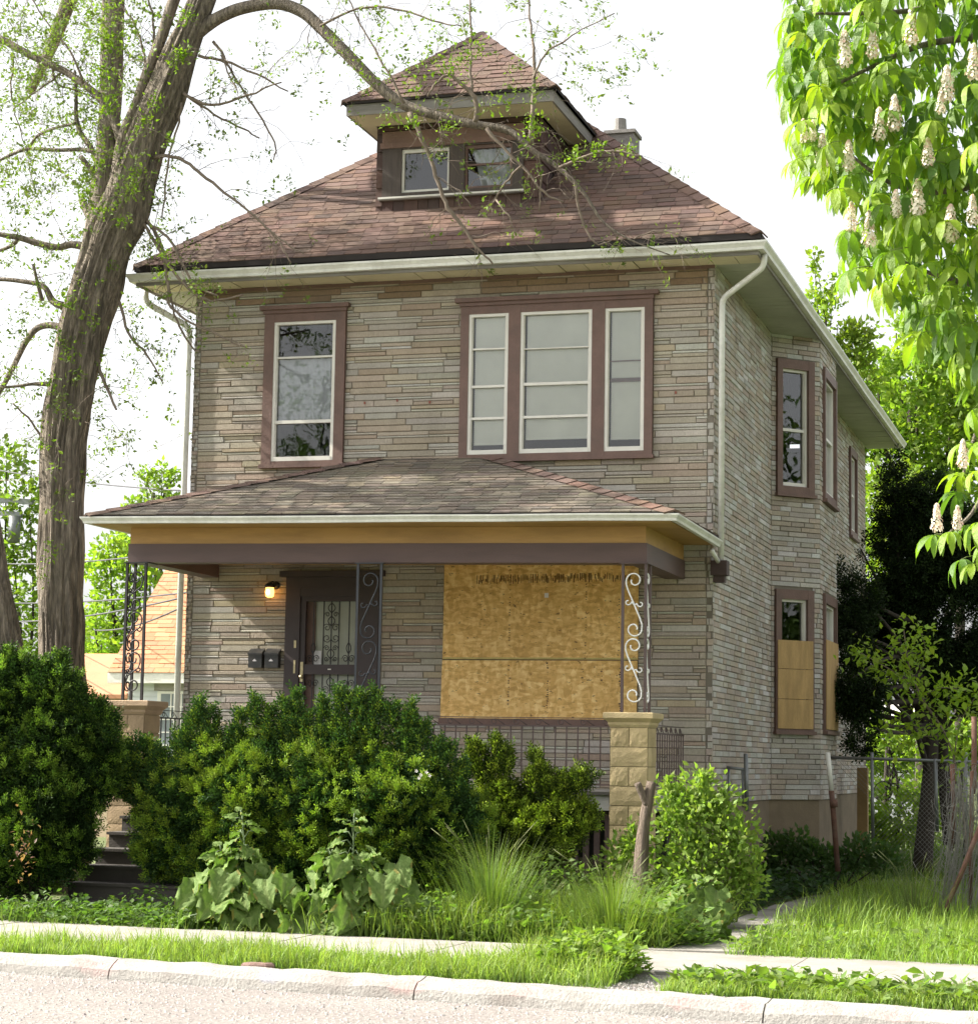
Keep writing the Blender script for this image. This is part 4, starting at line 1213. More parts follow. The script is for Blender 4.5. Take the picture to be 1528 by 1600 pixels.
# chipped plaster on the left pier
m = MB(); fl = frame((-6.49, -2.26, 0), (1, 0, 0), (0, -1, 0))
m.fbox(fl, .07, .20, 1.62, 1.76, .006, .013); m.fbox(fl, .20, .27, 1.60, 1.66, .006, .013); m.fbox(fl, .06, .16, 1.50, 1.55, .006, .012)
m.build('plaster_chip', X['foundation'], H)


def scroll_panel(mb, P0, U, z0, z1, wdt, r=.009, reps=2, mirror=False):
    """s-scrolls of bent bar between two posts"""
    fr = frame(P0, U, (0, 0, 0)); h = (z1 - z0) / reps; c = wdt / 2; q = wdt * .36
    sg = -1 if mirror else 1
    fx = lambda u: c + sg * (u - c)
    for k in range(reps):
        a = z0 + h * k; b = a + h
        pts = []
        # upper hook, long diagonal, lower hook
        for t in np.linspace(2.6 * math.pi, .5 * math.pi, 26):
            rr_ = q * (.35 + .65 * (1 - (t - .5 * math.pi) / (2.1 * math.pi)))
            pts.append((c + rr_ * math.cos(t - .0) * -1 * -1, b - q * 1.02 + rr_ * math.sin(t) * .98))
        pts += [(c - q * .98, b - q * 1.5), (c - q * .75, b - q * 2.2), (c, (a + b) / 2), (c + q * .75, a + q * 2.2), (c + q * .98, a + q * 1.5)]
        for t in np.linspace(0, -2.1 * math.pi, 26)[1:]:
            rr_ = q * (1 - .65 * (-t) / (2.1 * math.pi))
            pts.append((c + rr_ * math.cos(t), a + q * 1.02 + rr_ * math.sin(t) * .98))
        # join upper hook so it runs into the diagonal on the left
        up_ = [(c + q * (1 - .65 * k2) * math.cos(math.pi - 2.1 * math.pi * k2), b - q * 1.02 + q * (1 - .65 * k2) * math.sin(math.pi - 2.1 * math.pi * k2)) for k2 in np.linspace(1, 0, 26)]
        pts = up_ + pts[26:]
        mb.tube([fr(fx(u), z, 0) for u, z in pts], r, 5)
        for s in (-1, 1):
            sm = [(c + s * (.03 + q * .42) + s * q * .40 * (1 - .6 * t) * math.cos(math.pi + s * 0 + 5.0 * t), (a + b) / 2 + q * .2 + s * -.01 + q * .40 * (1 - .6 * t) * math.sin(math.pi + 5.0 * t) * 1) for t in np.linspace(0, 1, 14)]
            sm = [(c, (a + b) / 2 - s * .0)] + sm
            mb.tube([fr(fx(u), z, 0) for u, z in sm], r * .9, 5)


def column(posts, z0, z1, mat_post, mat_scroll, panels, label, reps=2):
    m = MB(); m.box(min(p[0] for p in posts) - .03, max(p[0] for p in posts) + .03, min(p[1] for p in posts) - .03, max(p[1] for p in posts) + .03, z1 - .012, z1)
    C_ = m.build('porch_column', mat_post, H, label=label)
    for p in posts:
        b = MB(); b.box(p[0] - .014, p[0] + .014, p[1] - .014, p[1] + .014, z0, z1 - .013); b.build('post', mat_post, C_)
    for (a, b, mir) in panels:
        A = np.array((*posts[a], 0.)); B_ = np.array((*posts[b], 0.)); w_ = np.linalg.norm(B_ - A)
        s = MB(); scroll_panel(s, A, (B_ - A) / w_, z0 + .10, z1 - .10, w_, mirror=mir, reps=reps); s.build('scroll', mat_scroll, C_)


column([(-.585, -2.11), (-.335, -2.11), (-.335, -1.90)], 2.133, 3.735, X['iron_brown'], X['white_iron'], [(0, 1, False), (1, 2, False)], 'corner column with white painted scrolls')
column([(-6.42, -2.11), (-6.185, -2.11), (-6.42, -1.90)], 2.213, 3.80, X['iron'], X['iron'], [(0, 1, True), (0, 2, True)], 'black iron corner column on the plastered pier', reps=3)
column([(-3.60, -2.11), (-3.325, -2.11)], 1.296, 3.765, X['iron_blue'], X['iron_blue'], [(0, 1, True)], 'flat dark iron column beside the steps', reps=3)


def railing(a, b, z0, z1, m_=None):
    a = np.array(a, float); b = np.array(b, float); L = np.linalg.norm(b - a); U = (b - a) / L
    m_ = m_ or X['iron_brown']; fr = frame((*a, 0), (*U, 0), (-U[1], U[0], 0))
    m = MB(); m.fbox(fr, 0, L, z1 - .10, z1 - .083, -.012, .012); m.fbox(fr, 0, L, z1 - .008, z1, -.010, .010); m.fbox(fr, 0, L, z0 + .06, z0 + .075, -.012, .012)
    Rr = m.build('railing', m_, H)
    n = max(2, int(round(L / .125))); 
    for k in range(n + 1):
        u = L * k / n
        bm = MB(); bm.fbox(fr, u - .007, u + .007, z0 + (.0 if k in (0, n) else .06), z1 - .10, -.006, .006); bm.build('baluster', m_, Rr)
    sc = MB()
    for k in range(0, n, 2):
        u = L * (k + .5) / n
        pts = [(u + .035 * (1 - .6 * t) * math.cos(2.4 + 6 * t), z1 - .047 + .035 * (1 - .6 * t) * math.sin(2.4 + 6 * t)) for t in np.linspace(1, 0, 14)] + [(u + .02, z1 - .02), (u + .12, z1 - .085)]
        sc.tube([fr(p, z, 0) for p, z in pts], .005, 4)
    sc.build('rail_scroll', m_, Rr)


railing((-3.30, -2.11), (-.69, -2.11), 1.30, 2.075)
railing((-.335, -1.84), (-.335, -.06), 1.30, 2.02)
railing((-6.30, -1.83), (-6.30, -.06), 1.30, 2.13, X['iron'])

# concrete steps up to the door
ST = thing('front_steps', (-4.85, -3.1, 0), 'worn dark concrete steps between the dark yew bushes', 'steps')
n = 7
for k in range(n):
    z1 = 1.10 - k * .165; y1 = -2.25 - k * .30
    m = MB(); m.box(-6.0 - .0, -3.75, y1 - .32, y1, max(z1 - .165, 0), z1 - .03); s_ = m.build('step', X['steps'], ST)
    m = MB(); m.box(-6.02, -3.73, y1 - .345, y1 - .001, z1 - .029, z1); m.build('tread', X['steps'], s_)
m = MB(); m.box(-5.98, -3.77, -3.5, -2.27, 0, .3); m.build('step_base', X['steps'], ST)

# ------------------------------------------------------------------ things on the porch wall
def mailbox(x, label):
    t = thing('mailbox', (x, -.06, 2.80), label, 'mailbox', 'mailboxes by the front door')
    m = MB(); m.box(x - .088, x + .088, -.095, .0 - .004, 2.685, 2.865); m.build('box', X['black_metal'], t)
    m = MB(); m.add([(x - .094, -.004, 2.925), (x + .094, -.004, 2.925), (x + .094, -.105, 2.868), (x - .094, -.105, 2.868), (x - .094, -.004, 2.867), (x + .094, -.004, 2.867), (x + .094, -.105, 2.845), (x - .094, -.105, 2.845)],
                    [(0, 1, 2, 3)[::-1], (3, 2, 6, 7)[::-1], (1, 5, 6, 2)[::-1], (0, 3, 7, 4)[::-1], (4, 7, 6, 5)]); m.build('lid', X['black_metal'], t)
    m = MB()
    for s in (0, .012, .024): m.fbox(FR, x - .03 + s, x + .02 - s, 2.765 + s, 2.774 + s, .0955, .098)
    m.build('emblem', X['paper'], t)
mailbox(-5.655, 'black wall mailbox, the one farther from the front door')
mailbox(-5.440, 'black wall mailbox, the one next to the front door')
PL = thing('porch_light', (-5.47, -.1, 3.62), 'small lit amber porch lantern on the stone wall left of the door', 'lamp')
m = MB(); m.tube([FR(-5.44, 3.70, -.0), FR(-5.44, 3.70, .03)], [.05, .045], 12); m.tube([FR(-5.44, 3.70, .03), FR(-5.455, 3.74, .08), FR(-5.475, 3.72, .12)], .012, 6)
m.tube([FR(-5.475, 3.73, .12), FR(-5.475, 3.70, .12), FR(-5.475, 3.665, .12)], [.018, .06, .068], 10); m.build('bracket', X['iron'], PL)
m = MB(); m.tube([FR(-5.475, 3.664, .12), FR(-5.475, 3.61, .12), FR(-5.475, 3.56, .12), FR(-5.475, 3.545, .12)], [.048, .056, .05, .03], 12); m.build('lamp_glass', X['lamp_glass'], PL)
m = MB(); m.tube([FR(-5.475, 3.63, .179), FR(-5.475, 3.60, .181), FR(-5.475, 3.575, .178)], [.012, .02, .012], 8); m.build('bulb_glow', X['bulb'], PL)
# grey pipe handrail beside the house
PF = thing('pipe_handrail', tuple(at(1150, 1255, .9)), 'short grey pipe handrail frame standing beside the stone side wall', 'handrail')
def pipe(mb, pxs, Y, r=.02): mb.tube([at(x_, y_, Y) for x_, y_ in pxs], r, 7)
m = MB(); pipe(m, [(1130, 1180), (1129, 1258)], .9); pipe(m, [(1165, 1178), (1167, 1268)], .9, .026); m.build('post', X['galv'], PF)
m = MB(); pipe(m, [(1130, 1199), (1166, 1203)], .9, .018); pipe(m, [(1139, 1200), (1138, 1258)], .9, .014); pipe(m, [(1160, 1203), (1161, 1262)], .9, .014); m.build('rail', X['galv'], PF)

# ------------------------------------------------------------------ neighbour, garage, wires
NB = thing('neighbour_house', (-9.0, 16.6, 0), 'small white sided house with orange brown shingle roof behind the porch', 'house')
nx0, nx1 = -14.65, -3.5
m = MB(); m.box(nx0 + .3, nx1, 14.25, 19.1, -.2, 3.1); m.add([(nx0 + .3, 14.25, 3.1), (nx0 + .3, 19.1, 3.1), (nx0 + .3, 16.67, 5.5)], [(0, 1, 2)]); m.build('wall', X['siding'], NB)
m = MB(); z = .1
while z < 2.9:
    m.add([(nx0 + .28, 14.247, z + .11), (nx1, 14.247, z + .11), (nx1, 14.225, z), (nx0 + .28, 14.225, z), (nx0 + .28, 14.248, z), (nx1, 14.248, z)], [(3, 2, 1, 0), (4, 5, 2, 3)]); z += .115
m.build('clapboards', X['siding'], NB, kind='stuff')
m = MB(); m.box(nx0, nx1, 13.9, 13.95, 3.0, 3.2); m.box(nx0, nx1, 13.951, 14.25, 3.0, 3.02); m.build('fascia', X['white_metal'], NB)
m = MB(); v = [(nx0, 13.88, 3.2), (nx1, 13.88, 3.2), (nx1, 16.7, 5.75), (nx0, 16.7, 5.75), (nx0, 19.5, 3.2), (nx1, 19.5, 3.2)]
m.add(v, [(0, 1, 2, 3), (3, 2, 5, 4)]); NR = m.build('roof', X['deck'], NB)
ORG = [(.42, .20, .10), (.46, .23, .12), (.40, .19, .095), (.44, .215, .11)]
nl = math.hypot(2.82, 2.55); rr = MB()
for s in shingles((nx0, 13.88, 3.2), (1, 0, 0), (0, 2.82 / nl, 2.55 / nl), (0, -2.55 / nl, 2.82 / nl), nl, lambda v: 0, lambda v: 6.0, pal=ORG, expo=.14, tab=.33, wav=.012): rr.add(*s[:3])
rr.build('shingle_rows', X['orange_roof'], NR, kind='stuff')
wx0, wx1 = -13.62, -12.3
NF_ = frame((0, 14.22, 0), (1, 0, 0), (0, -1, 0))
m = MB(); m.fbox(NF_, wx0 - .08, wx1 + .08, 1.5, 2.85, 0, .04); NW = m.build('window', X['white_metal'], NB)
m = MB(); m.fbox(NF_, wx0 - .15, wx1 + .1, 2.86, 3.0, 0, .05); m.build('lintel', X['concrete'], NW)
m = MB(); m.fbox(NF_, wx0, wx1, 1.55, 2.8, .042, .046); m.build('pane', mat('grey_pane', (.18, .21, .22), .15, .2, 3), NW)
m = MB()
for k in range(1, 6): m.fbox(NF_, wx0 + (wx1 - wx0) * k / 6 - .012, wx0 + (wx1 - wx0) * k / 6 + .012, 1.55, 2.8, .047, .056)
for k in range(1, 5): m.fbox(NF_, wx0, wx1, 1.55 + 1.25 * k / 5 - .012, 1.55 + 1.25 * k / 5 + .012, .047, .054)
m.build('muntin', X['white_metal'], NW)
m = MB(); m.box(-17.2, nx0 + .29, 14.6, 18, -.2, 2.75); m.build('lean_to', X['tan_wall'], NB)
m = MB(); m.add([(-17.4, 14.2, 2.78), (nx0 + .3, 14.2, 2.78), (nx0 + .3, 16.4, 3.7), (-17.4, 16.4, 3.7), (-17.4, 14.2, 2.70), (nx0 + .3, 14.2, 2.70)], [(0, 1, 2, 3), (4, 5, 1, 0)], (.42, .21, .11)); m.build('lean_to_roof', X['orange_roof'], NB)

GA = thing('garage', (1.8, 46, 0), 'pale garage with a light roof half hidden behind the backyard trees', 'garage')
ga = at(1372, 1128, 46); gb = at(1420, 1128, 46)
m = MB(); m.box(ga[0] - .2, gb[0] + .2, 46, 52, -.2, at(1400, 1128, 46)[2]); m.build('wall', X['pale_wall'], GA)
zt_ = float(at(1400, 1095, 49)[2]); ze = float(at(1400, 1130, 45.6)[2])
m = MB(); m.add([(ga[0] - .4, 45.6, ze), (gb[0] + .4, 45.6, ze), (gb[0] + .4, 49, zt_), (ga[0] - .4, 49, zt_), (gb[0] + .4, 52.4, ze), (ga[0] - .4, 52.4, ze), (ga[0] - .4, 45.6, ze - .12), (gb[0] + .4, 45.6, ze - .12)], [(0, 1, 2, 3), (3, 2, 4, 5), (6, 7, 1, 0)]); m.build('roof', X['grey_roof'], GA)
CARL = at(1350, 1205, 40); CARR = at(1445, 1205, 40)
m = MB()   # a pale boat-like tarp shape behind the fence reads as a parked white trailer
TRL = thing('white_trailer', (float((CARL[0] + CARR[0]) / 2), 40, 0), 'low white trailer parked behind the chain link fence', 'trailer')
z0, z1 = float(at(1400, 1222, 40)[2]), float(at(1400, 1186, 40)[2])
m.box(CARL[0], CARR[0], 40, 42, z0, z1); m.build('body', X['pale_wall'], TRL)
m = MB(); m.box(CARL[0] - .03, CARR[0] + .03, 39.96, 42.04, z0 - .10, z0 - .002); m.build('skirt', X['galv'], TRL)
for fx in (.3, .7):
    x = CARL[0] + (CARR[0] - CARL[0]) * fx
    m = MB(); m.tube([(x, 39.9, z0 - .28), (x, 40.1, z0 - .28)], .30, 14); m.build('wheel', X['dark'], TRL)


def cable(pa, pb, Ya, Yb, label, sag=.25, r=.014):
    a, b = at(*pa, Ya), at(*pb, Yb)
    mb = MB(); mb.tube([a + (b - a) * t - np.array((0, 0, sag * 4 * t * (1 - t))) for t in np.linspace(0, 1, 14)], r, 5)
    o = mb.build('utility_cable', X['wire_black'], None)
    tag(o, label, 'cable', 'utility cables left of the house')


cable((-60, 722), (292, 767), 22, 6, 'utility cable highest on the left, sloping behind the big trunk', .1)
cable((-60, 876), (300, 858), 22, 6, 'utility cable meeting the porch beam height left of the house', .15)
cable((-60, 938), (300, 925), 22, 6, 'utility cable crossing just under the porch column top', .12)
cable((-60, 965), (285, 934), 22, 3, 'utility cable second from the bottom, ending at the house corner', .2)
cable((150, 985), (285, 948), 13, 3, 'short slack service cable ending lowest at the house corner', .1)
UP = thing('utility_pole', tuple(at(-14, 1150, 26) * np.array((1, 1, 0))), 'wooden utility pole with crossarm far behind the left tree', 'utility pole')
pb = at(-14, 1150, 26); pt_ = at(-8, 640, 26)
m = MB(); m.tube([(pb[0], 26, -.2), (pt_[0], 26, pt_[2])], [.16, .12], 10); m.build('post', X['pole'], UP)
m = MB(); a, b = at(-60, 778, 26), at(58, 786, 26); m.bar(a + np.array((0, -.2, 0)), b + np.array((0, -.2, 0)), .12, .14); a, b = at(-60, 800, 26), at(40, 805, 26); m.bar(a + np.array((0, -.2, 0)), b + np.array((0, -.2, 0)), .10, .12)
m.build('crossarm', X['galv'], UP)
m = MB(); a = at(34, 830, 26); m.tube([a + np.array((0, -.4, .35)), a + np.array((0, -.4, -.35))], .16, 12); m.build('transformer', X['galv'], UP)

# ------------------------------------------------------------------ fences on the right
FN = thing('chain_link_fence', (1.6, 4.5, 0), 'grey chain link fence with a top rail across the side yard', 'fence')
def ptube(name, pxs, Y, r, m_, par, n=8):
    mb = MB(); mb.tube([at(x_, y_, Y) for x_, y_ in pxs], r, n); return mb.build(name, m_, par)
ptube('top_rail', [(1296, 1184), (1400, 1187), (1512, 1191), (1600, 1194)], 4.5, .022, X['galv'], FN)
ptube('post', [(1362, 1176), (1364, 1330)], 4.5, .022, X['galv'], FN)
ptube('post', [(1461, 1186), (1464, 1300)], 4.5, .026, X['galv'], FN)
ptube('post', [(1507, 1176), (1509, 1340)], 4.5, .036, X['galv'], FN)
wm = MB(); A = at(1300, 1190, 4.5); B_ = at(1600, 1200, 4.5); zb_ = .25
n = int((B_[0] - A[0]) / .06)
for k in range(n):
    for s in (-1, 1):
        x0_ = A[0] + k * .06 + (0 if s > 0 else 1.4); x1_ = x0_ + s * 1.35
        wm.bar((x0_, 4.5 + .004 * s, zb_), (x1_, 4.5 + .004 * s, 1.66), .004)
wm.build('wire_mesh', X['wire'], FN, kind='stuff')
PO = thing('leaning_post', tuple(at(1309, 1362, 2.5)), 'leaning fence post, white at the top and rusted brown below, by the house corner', 'post')
ptube('upper_pipe', [(1293, 1176), (1299, 1236)], 2.5, .030, X['sash'], PO)
ptube('rusty_pipe', [(1299, 1236), (1302, 1270), (1309, 1362)], 2.5, .034, X['rust'], PO)
ptube('bracket', [(1302, 1250), (1303, 1262)], 2.5, .05, X['rust'], PO)
WP = thing('wooden_post', tuple(at(1347, 1330, 11.5)), 'weathered yellowish wooden post at the back corner of the house', 'post')
m = MB(); a, b = at(1348, 1340, 11.5), at(1348, 1200, 11.5); m.bar(a, b, .17, .17); m.build('timber', mat('yellowed_timber', (.30, .20, .085), .85, .25, 4, .3, 30), WP)
BF_ = thing('broken_fence', tuple(at(1500, 1440, -1.0)), 'collapsed rusty wire fence with dead brush at the right edge', 'fence')
ptube('rusty_post', [(1488, 1194), (1490, 1260), (1486, 1330)], -.6, .027, X['rust'], BF_)
ptube('rusty_post', [(1522, 1120), (1522, 1230), (1519, 1240)], -.4, .030, X['rust'], BF_)
ptube('rusty_post', [(1519, 1205), (1517, 1330), (1516, 1420)], -.9, .022, X['rust'], BF_)
ptube('leaning_bar', [(1532, 1290), (1500, 1370), (1484, 1405), (1474, 1436)], -1.3, .026, X['rust'], BF_)
random.seed(21)
wm = MB()
for k in range(85):
    x0_ = random.uniform(1482, 1545); y0_ = random.uniform(1195, 1240)
    sp_ = random.uniform(-45, -5); Yk = -.9 + random.uniform(-.35, .35)
    pts = []
    for t in np.linspace(0, 1, 8):
        pts.append(at(x0_ + sp_ * t ** 1.5 + 7 * math.sin(3 * t + k), y0_ + (1440 - y0_) * t * random.uniform(.9, 1.0), Yk + .1 * math.sin(k + t * 3)))
    wm.tube(catmull(pts, 2), random.choice((.0022, .003, .004)), 3)
for k in range(70):
    x0_, y0_ = random.uniform(1476, 1535), random.uniform(1200, 1400)
    a0 = random.uniform(0, 6.28); ln = random.uniform(25, 70); Yk = -.9 + random.uniform(-.4, .4)
    pts = [at(x0_ + ln * t * math.cos(a0 + 2.2 * t), y0_ + ln * t * math.sin(a0 + 2.2 * t), Yk + .2 * t) for t in np.linspace(0, 1, 7)]
    wm.tube(catmull(pts, 2), .0028, 3)
wm.build('tangled_wire', X['wire'], BF_, kind='stuff')
# ------------------------------------------------------------------ vegetation
def jit(t, n, amt=.18, hue=.08):
    t = np.array(t, float)
    g_ = rng.uniform(1 - amt, 1 + amt, (n, 1)); h_ = rng.uniform(1 - hue, 1 + hue, (n, 3))
    return t * g_ * h_


def unit(n):
    v = rng.normal(size=(n, 3)); return v / np.linalg.norm(v, axis=1)[:, None]


def lobes_sample(lobes, Y, dens, shell=(.62, 1.0), ydep=.85, up=.5, rnd=.6, front=False):
    P_ = []; D_ = []
    for l in lobes:
        px, py, rp = l[:3]; Yl = Y + (l[3] if len(l) > 3 else 0)
        c = at(px, py, Yl); r = rp / pxm(Yl)
        n = max(6, int(dens * 4 * math.pi * r * r))
        u = unit(n)
        lump = np.array([noise.noise(Vector(q * 2.2) + Vector((px * .05, py * .05, 0))) for q in u])
        rad = r * rng.uniform(shell[0], shell[1], n) * (1 + .28 * lump)
        p = c + u * rad[:, None] * np.array((1, ydep, 1))
        d = u + np.array((0, 0, up)) + rng.normal(size=(n, 3)) * rnd
        k = p[:, 2] > .03
        P_.append(p[k]); D_.append(d[k])
    return np.concatenate(P_), np.concatenate(D_)


def stems(mb, base, lobes, Y, r=.02):
    base = np.array(base, float)
    for l in lobes:
        c = at(l[0], l[1], Y + (l[3] if len(l) > 3 else 0))
        mid = base * .5 + c * .5 + np.array((random.uniform(-.1, .1), random.uniform(-.1, .1), -.1))
        mb.tube(catmull([base, mid, c], 4), np.linspace(r, r * .3, 9), 5)


def bush(name, lobes, Y, label, cat, tmpl, dens, size, tint, m_, bark='bark_dark', shell=(.55, 1.0), tips=(), sm=.3, up=.5, rnd=.6, group=None, inner=.45, stem_r=.02, ydep=.85, part='foliage', shoots=None):
    cx = np.mean([l[0] for l in lobes]); cy = max(l[1] + l[2] for l in lobes)
    b = at(cx, cy, Y); root = (float(b[0]), Y, 0.0)
    t = thing(name, root, label, cat, group)
    mb = MB(); stems(mb, root, lobes, Y, stem_r); mb.build('stem', X[bark], t)
    p, d = lobes_sample(lobes, Y, dens, shell, ydep, up, rnd)
    if inner:
        p2, d2 = lobes_sample([(l[0], l[1], l[2] * .62, *(l[3:])) for l in lobes], Y, dens * inner * 1.4, (.2, 1.0), ydep, up, rnd)
        p = np.concatenate([p, p2]); d = np.concatenate([d, d2])
    TPs, TDs = [], []
    for (px, py, hp) in tips:
        c = at(px, py + hp + 8, Y - .1); h_ = hp / pxm(Y); n = int(24 + 130 * h_)
        tt = rng.uniform(0, 1, n); a = rng.uniform(0, 6.28, n); rr_ = .058 * (1.15 - tt) * rng.uniform(.3, 1, n)
        q = c + np.stack([rr_ * np.cos(a), rr_ * np.sin(a), tt * h_], 1)
        p = np.concatenate([p, q]); d = np.concatenate([d, np.stack([np.cos(a) * .6, np.sin(a) * .6, np.full(n, 1.0)], 1)])
        if shoots:
            k = rng.uniform(0, 1, n) < .8
            TPs.append(q[k] + rng.normal(0, .012, (k.sum(), 3))); TDs.append(np.stack([np.cos(a[k]) * .5, np.sin(a[k]) * .5, np.full(k.sum(), 1.0)], 1))
    n = len(p)
    scatter(part, tmpl, p, basis(d, rng.uniform(0, 6.28, n)), size * rng.uniform(1 - sm, 1 + sm, n), jit(tint, n), m_, t)
    if shoots:
        p, d = lobes_sample(lobes, Y, shoots[0], (.90, 1.10), ydep, 1.1, .35)
        q = np.array([noise.noise(Vector(v * 5.0)) for v in p]); k = q > -.12; p, d = p[k], d[k]
        n0 = len(p); P2 = []; D2 = []
        for j in range(6):                                   # each new shoot is a small fan of soft sprays
            o_ = rng.normal(0, .45, (n0, 3)); dd = d / np.linalg.norm(d, axis=1)[:, None] + o_
            P2.append(p + dd * .02); D2.append(dd)
        P2 = np.concatenate(P2); D2 = np.concatenate(D2); g_ = np.tile(rng.uniform(.45, 1.25, n0), 6)[:, None]
        if TPs:
            TP_ = np.concatenate(TPs); P2 = np.concatenate([P2, TP_]); D2 = np.concatenate([D2, np.concatenate(TDs)]); g_ = np.concatenate([g_, rng.uniform(.5, 1.2, (len(TP_), 1))])
        scatter('new_shoots', shoots[3], P2, basis(D2, rng.uniform(0, 6.28, len(P2))), shoots[1] * rng.uniform(.7, 1.2, len(P2)), jit(shoots[2], len(P2), .12) * g_, m_, t)
    return t


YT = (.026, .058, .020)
SOFT = [sprig(8, .5, .75, (1.25, 1.2, 1.0)), sprig(7, .45, .6, (1.35, 1.3, .95))]
yl = [(250, 1252, 50), (330, 1212, 60), (430, 1200, 56), (530, 1196, 54), (610, 1220, 52), (690, 1268, 46), (300, 1290, 80), (400, 1270, 105), (520, 1260, 105), (630, 1275, 95), (690, 1310, 75),
      (370, 1340, 80), (500, 1345, 90), (620, 1350, 75), (260, 1325, 50), (215, 1190, 34, .1)]
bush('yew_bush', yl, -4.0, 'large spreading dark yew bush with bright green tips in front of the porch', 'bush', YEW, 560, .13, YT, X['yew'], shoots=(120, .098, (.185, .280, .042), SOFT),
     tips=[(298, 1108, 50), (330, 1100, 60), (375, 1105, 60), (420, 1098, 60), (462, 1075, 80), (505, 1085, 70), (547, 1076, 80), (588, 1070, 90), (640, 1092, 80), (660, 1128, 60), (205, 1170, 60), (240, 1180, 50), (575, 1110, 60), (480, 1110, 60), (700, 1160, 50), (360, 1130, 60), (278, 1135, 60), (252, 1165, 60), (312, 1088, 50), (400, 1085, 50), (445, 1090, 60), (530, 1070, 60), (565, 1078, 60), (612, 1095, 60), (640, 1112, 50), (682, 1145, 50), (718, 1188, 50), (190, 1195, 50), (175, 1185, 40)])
yl2 = [(20, 1085, 62), (80, 1085, 52), (0, 1180, 90), (90, 1165, 75), (150, 1135, 34), (60, 1260, 100), (140, 1225, 45), (15, 1335, 80), (95, 1320, 58), (-60, 1150, 100), (-60, 1290, 110), (160, 1180, 25)]
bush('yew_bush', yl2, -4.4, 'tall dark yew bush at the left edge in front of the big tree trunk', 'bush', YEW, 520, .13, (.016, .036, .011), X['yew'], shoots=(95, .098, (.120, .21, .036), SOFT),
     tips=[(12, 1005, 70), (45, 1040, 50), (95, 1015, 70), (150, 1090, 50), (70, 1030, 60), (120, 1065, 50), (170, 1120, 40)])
GOLD = [sprig(11, .38, 1.0, (3.6, 2.9, 1.2)), sprig(9, .42, .9, (2.6, 2.2, 1.1)), sprig(10, .36, 1.1, (1.6, 1.5, 1.0))]
yl3 = [(775, 1222, 22), (795, 1258, 34), (750, 1285, 44), (838, 1232, 15), (790, 1315, 56), (855, 1268, 26), (885, 1242, 17), (908, 1222, 12), (925, 1214, 8), (850, 1308, 44), (890, 1290, 30), (730, 1300, 50), (910, 1278, 18)]
bush('golden_yew_bush', yl3, -3.35, 'smaller yew bush with yellow tipped sprays reaching towards the buff pier', 'bush', GOLD, 480, .125, (.026, .046, .012), X['yew'], up=.25, shoots=(130, .105, (.22, .31, .045), SOFT),
     tips=[(735, 1152, 60), (752, 1160, 50), (775, 1148, 60), (790, 1165, 40), (835, 1170, 60), (850, 1195, 40), (870, 1205, 30), (905, 1208, 24), (885, 1212, 24)])

# green leafy shrub by the pier, dead trunk in it
sl_ = [(1095, 1265, 48), (1055, 1285, 40), (1140, 1305, 45), (1085, 1340, 62), (1150, 1355, 42), (1048, 1235, 20), (1100, 1222, 22), (1130, 1262, 26), (1060, 1375, 50), (1165, 1385, 30), (985, 1318, 28), (965, 1350, 30), (1110, 1390, 50)]
bush('leafy_shrub', sl_, -3.4, 'light green leafy shrub in sun beside the forked dead trunk', 'shrub', [LEAF, LEAF2], 430, .066, (.20, .285, .060), X['leaf'], bark='bark_thin', shell=(.35, 1.38), up=.35, rnd=.9, inner=.5, stem_r=.016, tips=[(1100, 1205, 60), (1060, 1222, 50), (1045, 1212, 50), (1130, 1235, 50), (1155, 1270, 40), (985, 1285, 40), (1180, 1320, 40)])
DT = thing('dead_trunk', tuple(at(1002, 1345, -3.7)), 'forked grey brown dead tree trunk cut off in front of the buff pier', 'stump')
m = MB(); P_ = catmull([at(1000, 1420, -3.7), at(1002, 1345, -3.7), at(1006, 1290, -3.7), at(1012, 1255, -3.7), at(1018, 1222, -3.7)], 4)
m.tube(P_, np.array([24, 22, 21, 20, 19, 18, 17, 16, 15, 15, 15, 15, 15, 14, 14, 14, 13])[:len(P_)] / pxm(-3.7) * .62, 14, ridge=.22); m.build('trunk', X['dead'], DT)
m = MB(); m.tube(catmull([at(1011, 1258, -3.72), at(1003, 1240, -3.75), at(996, 1224, -3.78)], 4), np.linspace(6.5, 6, 9) / pxm(-3.7), 10, ridge=.2); m.build('branch_stub', X['dead'], DT)


# --- burdocks
def burdock_leaf(L, wob, seed):
    nu, nv = 12, 10; v = []
    for j in range(nv + 1):
        t = j / nv
        w = .46 * L * (math.sin(math.pi * min(1, (t * .86 + .14)) ** .75)) ** .8 * (1 if t > .01 else .9)
        yc = L * t
        for i in range(nu + 1):
            s = 2 * i / nu - 1
            e = abs(s)
            back = -.16 * L * max(0, e - .25) * (1 - t) ** 2
            ruff = wob * L * e ** 2 * math.sin(9 * t + 5 * s + seed) + 1.0 * wob * L * e ** 3 * math.sin(23 * t + seed * 2 + 3 * s) + .018 * L * math.sin(26 * t + 9 * e) * (1 - e) + .05 * L * noise.noise(Vector((s * 2.2 + seed, t * 3.0, seed)))
            z = -.42 * L * t * t + .10 * L * e * (1 - .4 * t) + ruff + (.0 if e > .1 else -.012 * L)
            v.append((s * w * (1 + .07 * math.sin(11 * t + seed) + .05 * e * math.sin(27 * t + seed)), yc + back, z))
    f = []
    for j in range(nv):
        for i in range(nu):
            q = j * (nu + 1) + i; f += [(q, q + 1, q + nu + 2), (q, q + nu + 2, q + nu + 1)]
    return v, f


